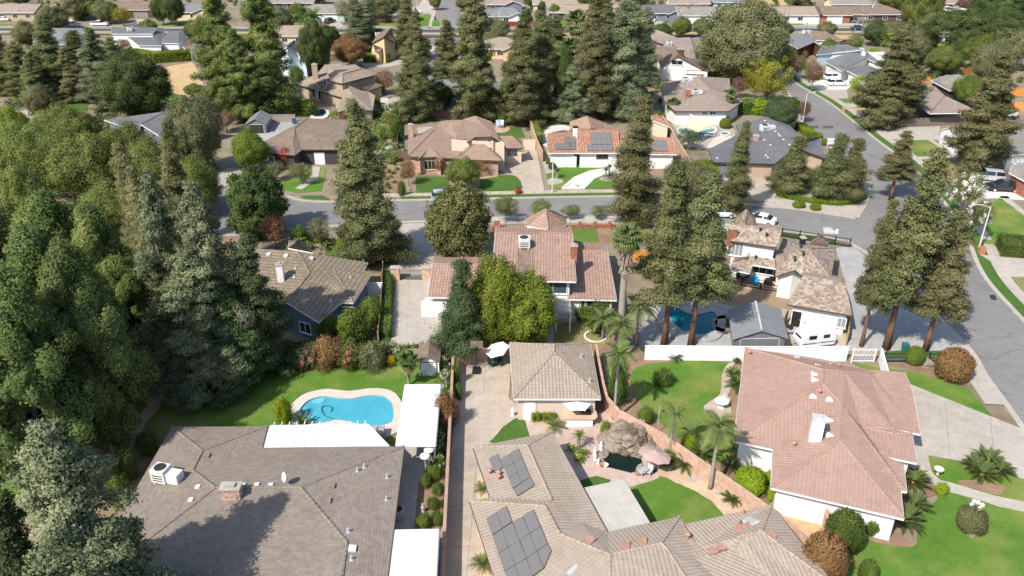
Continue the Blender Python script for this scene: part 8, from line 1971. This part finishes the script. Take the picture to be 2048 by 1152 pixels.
# --- parasols, tables, chairs
def parasol(label,p,r,h,mat,n=8,tilt=(0,0),slope=.28):
    o=thing('parasol',label,'parasol',tuple(p.xy)+(.1,));MB().tube([(0,0,0),(0,0,h)],.03,6).build('pole','metal_grey',o,local=True);MB().lathe((0,0,0),[(.28,0),(.28,.07),(.06,.1)],10).build('base','trim_dark',o,local=True)
    t=Vector((0,0,h));ring=[Vector((r*math.cos(6.2832*k/n),r*math.sin(6.2832*k/n),h-r*slope)) for k in range(n)]
    c=bpy.data.objects.new('canopy',None)
    for k in range(n):
        a,b=ring[k],ring[(k+1)%n];mid=(a+b)/2+Vector((0,0,.04));q=[t,a,mid,b]
        g_=MB().add(q+[v-Vector((0,0,.03)) for v in q],[(0,1,2),(0,2,3),(5,4,6),(6,4,7),(1,5,6,2),(2,6,7,3)]).build('canopy_panel',mat,o,local=True)
        g_.rotation_euler=(tilt[0],tilt[1],0);g_.location=Vector((0,0,h))-g_.rotation_euler.to_matrix() @ Vector((0,0,h))
        MB().tube([t-Vector((0,0,.06)),a-Vector((0,0,.05))],.014,4,False).build('rib','metal_grey',o,local=True).rotation_euler=(0,0,0)
    MB().lathe((0,0,h),[(.04,0),(.05,.06),(.01,.12)],8).build('finial',mat,o,local=True);return o
def chair(label,p,rz,mat,group=None,sc=1.0,name='garden_chair'):
    o=thing(name,label,'chair',tuple(p.xy)+(.12,),rz,group)
    MB().box((0,0,.42),(.5,.5,.05)).build('seat',mat,o,local=True);MB().box((0,.26,.72),(.5,.05,.6),0,-.2).build('backrest',mat,o,local=True)
    for x in (-.22,.22):
        for y in (-.2,.22): MB().tube([(x,y,0),(x,y,.42)],.025,5).build('leg',mat,o,local=True)
        MB().box((x*1.15,0,.62),(.06,.5,.04)).build('armrest',mat,o,local=True)
    o.scale=(sc,)*3;return o
def table(label,p,r,h,top,mat,name='garden_table'):
    o=thing(name,label,'table',tuple(p.xy)+(.12,));MB().lathe((0,0,h),[(r*.97,-.05),(r,-.02),(r,0),(r*.97,.01)],16).build('top',top,o,local=True);MB().tube([(0,0,0),(0,0,h-.03)],.05,6).build('leg',mat,o,local=True);MB().lathe((0,0,0),[(r*.5,0),(r*.45,.05),(.05,.08)],10).build('foot',mat,o,local=True);return o
parasol('pale pink parasol tilted beside the dark pond',at(*px('b',1395,790)),1.5,2.2,'umbrella_pink',8,(-.12,.22))
parasol('white parasol over the outdoor grill counter',at(*px('b',400,150)),1.35,2.35,'umbrella_white',6,(-.1,0))
parasol('white parasol over the green chairs on the drive',at(*px('E',900,1010)),1.35,2.2,'umbrella_white',6,(.1,-.3));parasol('white parasol on the terrace of the tan tile house',at(*px('U',895,930)),1.6,2.3,'umbrella_white',8)
table('small stone table by the pond under the pink parasol',at(*px('b',1270,830)),.4,.6,'concrete_grey','iron_black')
chair('dark metal chair beside the pond, left of the stone table',at(*px('b',1235,850)),.6,'metal_grey');chair('grey metal chair beside the pond, right of the stone table',at(*px('b',1325,845)),-.7,'metal_grey')
chair('left dark green chair under the white parasol on the drive',at(*px('E',868,1025)),.5,'iron_green');chair('right dark green chair under the white parasol on the drive',at(*px('E',920,1020)),-.5,'iron_green');table('dark round table between the green chairs',at(*px('E',895,1015)),.5,.7,'iron_green','iron_green')
for x,l in ((1335,'left'),(1375,'right')): chair(l+' pale blue lounge chair on the round brick patio',at(*px('Q',x,250)),.4 if l=='left' else -.3,'siding_paleblue',sc=1.5)
bb=thing('grill_counter','pinkish outdoor grill counter under a white parasol','counter',tuple(at(*px('b',430,190)).xy)+(.1,));MB().box((0,.1,.45),(2.6,1.0,.9)).build('base','paint_white',bb,local=True);MB().prism([(-1.55,-.55,0),(1.5,-.55,0),(1.75,-.2,0),(1.7,.75,0),(-1.6,.75,0)],.9,1.0).build('countertop','gravel_bed',bb,local=True);MB().box((.7,.35,1.15),(.9,.5,.3)).build('grill_hood','trim_dark',bb,local=True)
def heater(label,x,y):
    o=thing('patio_heater',label,'patio heater',tuple(at(x,y).xy)+(.1,));MB().lathe((0,0,0),[(.24,0),(.24,.7),(.2,.75)],12).build('gas_base','trim_dark',o,local=True);MB().tube([(0,0,.7),(0,0,2.0)],.04,8).build('pole','metal_grey',o,local=True);MB().lathe((0,0,2.0),[(.12,-.25),(.14,0),(.46,.03),(.42,.14),(.2,.22),(.02,.25)],16).build('reflector','metal_pale',o,local=True)
heater('left steel patio heater beside the brown shingle house',852,951);heater('right steel patio heater beside the brown shingle house',860,938)
def statue(label,reg,x,y,s=1.0,mat='statue_white'):
    o=tag(MB().lathe((0,0,0),[(.2,0),(.22,.06),(.14,.1),(.17,.35),(.2,.55),(.1,.68),(.05,.72),(.1,.78),(.11,.86),(.04,.95)],10).build('garden_statue',mat,local=True,smooth=True),label,'statue');p=at(*px(reg,x,y));o.location=(p.x,p.y,.12);o.scale=(s,)*3
for x,y,l,s in ((715,525,'white urn statue on the rocks by the pond',1.0),(635,585,'upper white figurine left of the pond',.9),(640,655,'middle white figurine left of the pond',.9),(680,700,'low white figurine at the pond corner',.7)): statue(l,'b',x,y,s)
statue('pale figurine beside the garage corner','H',995,235,1.0);statue('grey figurine on the bare soil by the tan wall','H',480,790,1.0,'concrete_grey');statue('white urn in the pool border','c',890,165,.9);statue('white ornament in the shade left of the pool border','c',70,150,.8)
for x,y,l,mt in ((730,735,'terracotta flower pot at the pond corner','terracotta'),(775,745,'white flower pot at the pond corner','statue_white'),(425,650,'terracotta pot in the patio planter','terracotta')):
    o=tag(MB().lathe((0,0,0),[(.16,0),(.24,.3),(.26,.34),(.2,.33)],10).build('flower_pot',mt,local=True),l,'flower pot');p=at(*px('b',x,y));o.location=(p.x,p.y,.1)
# basketball hoop, carts, bins
hp=thing('basketball_hoop','freestanding basketball hoop with black base on the drive','basketball hoop',tuple(at(*px('E',785,1050)).xy)+(.1,));MB().box((0,0,.15),(.8,1.1,.3)).build('base','iron_black',hp,local=True);MB().tube([(0,0,.2),(.05,.2,3.0)],.06,8).build('pole','iron_black',hp,local=True);MB().box((.1,.35,3.1),(1.3,.06,.9)).build('backboard','roof_umber',hp,local=True);MB().lathe((.1,.65,2.85),[(.23,0),(.25,.02),(.23,.04)],12).build('rim','terracotta',hp,local=True)
hp=thing('basketball_hoop','basketball hoop beside the drive of the tan tile house','basketball hoop',tuple(at(*px('U',1608,1085)).xy)+(0,));MB().tube([(0,0,0),(0,0,3.2)],.07,8).build('pole','metal_grey',hp,local=True);MB().box((0,-.3,3.2),(1.6,.06,1.0)).build('backboard','metal_pale',hp,local=True)
def bin_(label,p,mat): o=thing('wheeled_bin',label,'bin',tuple(p.xy)+(.1,));MB().hexa([(-.25,-.28,0),(.25,-.28,0),(.25,.28,0),(-.25,.28,0)],[(-.3,-.34,.95),(.3,-.34,.95),(.3,.34,.95),(-.3,.34,.95)]).build('body',mat,o,local=True);MB().box((0,0,1.0),(.66,.72,.08)).build('lid',mat,o,local=True)
bin_('teal wheeled bin at the dark green railing',at(1808,705),'bin_green');bin_('dark wheeled bin at the end of the weathered fence',at(*px('T',703,800)),'trim_dark');bin_('green bin beside the far garage',at(*px('Y',1745,265)),'bin_green');bin_('blue bin beside the far garage',at(*px('Y',1805,262)),'bin_blue');bin_('blue bin on the corner lawn at the far crossing',at(*px('W',975,205)),'bin_blue');bin_('blue bin behind the canopy tent',at(*px('A',1695,715)),'bin_blue');bin_('light blue bin beside the white garage door',at(*px('E',505,680)),'siding_paleblue')
ct=thing('garden_cart','orange and grey garden cart outside the white garage door','cart',tuple(at(*px('E',538,690)).xy)+(.1,));MB().box((0,0,.55),(.9,.6,.5)).build('tub','terracotta',ct,local=True);MB().tube([(.3,-.35,.3),(.3,.35,.3)],.28,10).build('wheel','tyre_black',ct,local=True);MB().tube([(-.4,0,.6),(-1.0,0,1.0)],.04,5).build('handle','metal_grey',ct,local=True)
# globe lamp on the lawn
gl_=thing('globe_lamp','lamp post with five white globes above the clipped shrub on the lawn','lamp',tuple(at(1941,1048).xy)+(.1,));MB().tube([(0,0,0),(0,0,1.9)],.05,8).build('post','paint_white',gl_,local=True)
for k in range(5):
    a=6.283*k/4;c=Vector((0,0,2.2)) if k==4 else Vector((.42*math.cos(a),.42*math.sin(a),1.9));b=MB().tube([(0,0,1.7),c-Vector((0,0,.12))],.025,5).build('arm','paint_white',gl_,local=True);MB().lathe(c,[(.02,-.2),(.12,-.16),(.2,-.02),(.18,.1),(.1,.18),(.02,.2)],12).build('globe','statue_white',b,smooth=True,local=True)
o=tag(MB().lathe((0,0,0),[(.1,0),(.13,.5),(.4,.62),(.42,.7),(.34,.66),(.05,.6)],14).build('bird_bath','concrete_pale',local=True),'white bird bath on the strip of lawn by the driveway','bird bath');o.location=tuple(at(*px('I',1515,575)).xy)+(.1,)
# white clothed table under the palm
tb=table('white covered table on the curving path',at(*px('I',270,185)),.7,.75,'umbrella_white','paint_white');chair('white chair beside the covered table on the curving path',at(*px('I',300,165)),.8,'paint_white')
# ring planter, flag pole
rp=thing('ring_planter','round pale ring planter on the dry lawn','planter',tuple(at(*px('E',1472,848)).xy)+(0,));MB().lathe((0,0,0),[(1.35,0),(1.35,.2),(1.12,.2),(1.12,.05)],24).build('kerb','concrete_pale',rp,local=True)
tag(MB().tube([at(1314,868),at(1314,868)+Vector((0,0,3.2))],.035,6).build('garden_pole','metal_grey'),'thin steel pole beside the lawn behind the peach wall','pole')
# cooling units on the ground, tarp, boxes, toys in the caravan yard
for reg,x,y,l in (('N',675,970,'grey cooling unit against the white shake-roofed house'),('H',340,815,'dark cooling unit beside the brown shingle house')):
    o=thing('air_conditioner',l,'air conditioner',tuple(at(*px(reg,x,y)).xy)+(.1,));ac_box(Vector((0,0,0)),(.85,.85,.8),0,None,o,'metal_grey',.05) if False else MB().box((0,0,.45),(.85,.85,.8)).build('casing','metal_grey',o,local=True);MB().lathe((0,0,.85),[(.36,0),(.36,.03),(.1,.05)],14).build('fan_grille','trim_dark',o,local=True)
o=thing('tarp_frame','orange tarp lying over boxes behind the caravan','tarp',tuple(at(*px('N',835,990)).xy)+(.1,));MB().hexa([(-1.3,-.7,0),(1.3,-.7,0),(1.3,.6,0),(-1.3,.6,0)],[(-1.1,-.6,.7),(1.0,-.5,.9),(1.1,.5,.95),(-1.2,.5,.8)]).build('tarp','tarp_orange',o,local=True)
o=thing('storage_bench','tan storage box against the white wall behind the caravan','box',tuple(at(*px('N',755,950)).xy)+(.1,));MB().box((0,0,.4),(2.0,.8,.8)).build('body','paint_white',o,local=True);MB().box((0,0,.85),(2.1,.9,.1)).build('lid','stucco_tan',o,local=True)
def grill(l,p,mat): o=thing('barbecue_grill',l,'grill',tuple(p.xy)+(.1,));MB().box((0,0,.6),(1.0,.5,.5)).build('cabinet',mat,o,local=True);MB().lathe((0,0,.85),[(.4,0),(.36,.2),(.1,.32)],12).build('lid','iron_black',o,local=True);[MB().tube([(x,0,0),(x,0,.4)],.04,5).build('leg','iron_black',o,local=True) for x in (-.4,.4)];MB().box((-.75,0,.8),(.45,.45,.04)).build('side_shelf','metal_pale',o,local=True)
grill('grill with white side shelf in the caravan yard',at(*px('N',545,1030)),'metal_grey');grill('dark grill on the patio of the shake-roofed house',at(*px('N',375,650)),'iron_black')
ty=thing('toy_table','bright blue toy play table on the brick patio','toy',tuple(at(*px('N',272,640)).xy)+(.1,));MB().box((0,0,.5),(1.1,.8,.16)).build('tray','plastic_blue',ty,local=True);[MB().box((x,y,.22),(.14,.14,.44)).build('leg','plastic_green' if x<0 else 'plastic_blue',ty,local=True) for x in (-.4,.4) for y in (-.28,.28)];MB().box((0,.3,.8),(.9,.08,.5)).build('panel','plastic_blue',ty,local=True)
for i,(x,y) in enumerate(((140,610),(185,625),(205,605))): chair(('left','middle','right')[i]+' dark patio chair on the brick patio under the shake roof',at(*px('N',x,y)),i*1.9,'iron_black')
# clutter along the white wall in the dry yard
for i,(x,y,s,l) in enumerate(((652,795,.4,'left white bucket'),(720,800,.55,'white crate'),(745,800,.4,'right white bucket'))): o=tag(MB().hexa([(-.4,-.3,0),(.4,-.3,0),(.4,.3,0),(-.4,.3,0)],[(-.45,-.34,.5),(.45,-.34,.6),(.4,.34,.55),(-.5,.3,.5)]).build('storage_crate','vinyl_white',local=True),l+' against the white wall in the dry yard','crate');o.location=tuple(at(*px('I',x,y)).xy)+(.05,);o.scale=(s*1.5,)*3
ld=thing('step_ladder','white step ladder leaning on the wall in the dry yard','ladder',tuple(at(*px('I',800,812)).xy)+(0,));[MB().tube([(x,-.4,0),(x,.25,1.6)],.04,5).build('rail','paint_white',ld,local=True) for x in (-.3,.3)];[MB().box((0,-.4+.65*k/5,1.6*k/5),(.6,.12,.04)).build('step','paint_white',ld,local=True) for k in range(1,5)]
# shade sail
ss=thing('shade_sail','cream triangular shade sails over the turquoise pool','shade sail',tuple(at(*px('S',440,640)).xy)+(0,))
for q in ([(385,480,4.6),(660,590,2.8),(340,610,3.0)],[(215,590,3.2),(660,590,3.0),(470,690,2.4)]):
    P_=[at(*px('S',x,y),z) for x,y,z in q];c=sum(P_,Vector())/3;vs=[]
    for a,b in zip(P_,P_[1:]+P_[:1]): vs+=[a,(a+b)/2+(c-(a+b)/2)*.25]
    vs2=[v-Vector((0,0,.03)) for v in vs];MB().add(vs+[c-Vector((0,0,.2))]+vs2,[(i,(i+1)%6,6) for i in range(6)]+[(7+i,i,(i+1)%6,7+(i+1)%6) for i in range(6)]).build('sail','sail_cream',ss)
    for p in P_: MB().tube([Vector((p.x,p.y,0)),p],.06,6).build('mast','metal_grey',ss)
# mailboxes, utility box, hydrant-like posts, boulders
def mailbox(l,p,mat='trim_dark'): o=thing('mailbox',l,'mailbox',tuple(p.xy)+(.12,));MB().box((0,0,.5),(.1,.1,1.0)).build('post',mat,o,local=True);MB().box((0,0,1.1),(.22,.45,.25)).build('box',mat,o,local=True)
mailbox('black mailbox among the red flowers',at(1036,388));mailbox('mailbox at the far kerb before the cream house',at(*px('Y',1525,325)));mailbox('dark mailbox at the far kerb before the brown hip house',at(*px('Z',730,275)))
o=tag(MB().box((0,0,.5),(.7,.7,1.0)).build('brick_pier','terracotta',local=True),'orange brick mailbox pier at the foot of the tall street lamp','pillar');o.location=tuple(at(*px('F',1768,370)).xy)+(.12,)
o=tag(MB().box((0,0,.45),(.6,.6,.9)).build('brick_pier','wood_light',local=True),'small brick mailbox pier on the verge by the bending street','pillar');o.location=tuple(at(*px('T',355,675)).xy)+(.12,)
sg=thing('yard_sign','white double sign board on the verge by the bending street','sign',tuple(at(*px('C',897,850)).xy)+(.1,));[MB().box((0,0,z),(1.3,.06,.5)).build('board','paint_white',sg,local=True) for z in (.8,1.45)];[MB().box((x,0,.85),(.08,.08,1.7)).build('post','paint_white',sg,local=True) for x in (-.55,.55)]
for i,(reg,x,y,s,l) in enumerate((('F',1450,1010,.8,'grey boulder beside the rust-brown clipped dome'),('I',1710,915,.55,'pale boulder below the globe lamp shrub'),('Q',240,880,.4,'pale boulder left of the brick bay window'),('Q',125,1085,.4,'white boulder on the mulch by the far pavement'),('I',1170,893,.25,'pale stone by the small clipped shrub'))):
    r0=rock(Vector((0,0,0)),s,None,seed=200+i);tag(r0,l,'boulder');r0.name='garden_boulder';r0.location=tuple(at(*px(reg,x,y)).xy)+(s*.3,)
for i,(x,y,w) in enumerate(((1385,962,16),(1398,958,14),(1440,988,22))): tag(MB().prism(smooth_line(zp('P',[(x-w/2,y),(x,y-5),(x+w/2,y+3),(x+1,y+6)]),3,True),.1,.17).build('stepping_stone','concrete_grey'),('first','second','largest')[i]+' flat grey stepping stone on the gravel strip','stone')
bk=thing('brick_planter','brick grill pillar beside the long white patio cover','pillar',tuple(at(*px('c',1085,985)).xy)+(0,));MB().box((0,0,.55),(.9,1.2,1.1)).build('shaft','brick_pale',bk,local=True);MB().box((0,0,1.13),(1.1,1.4,.08)).build('cap','concrete_grey',bk,local=True)
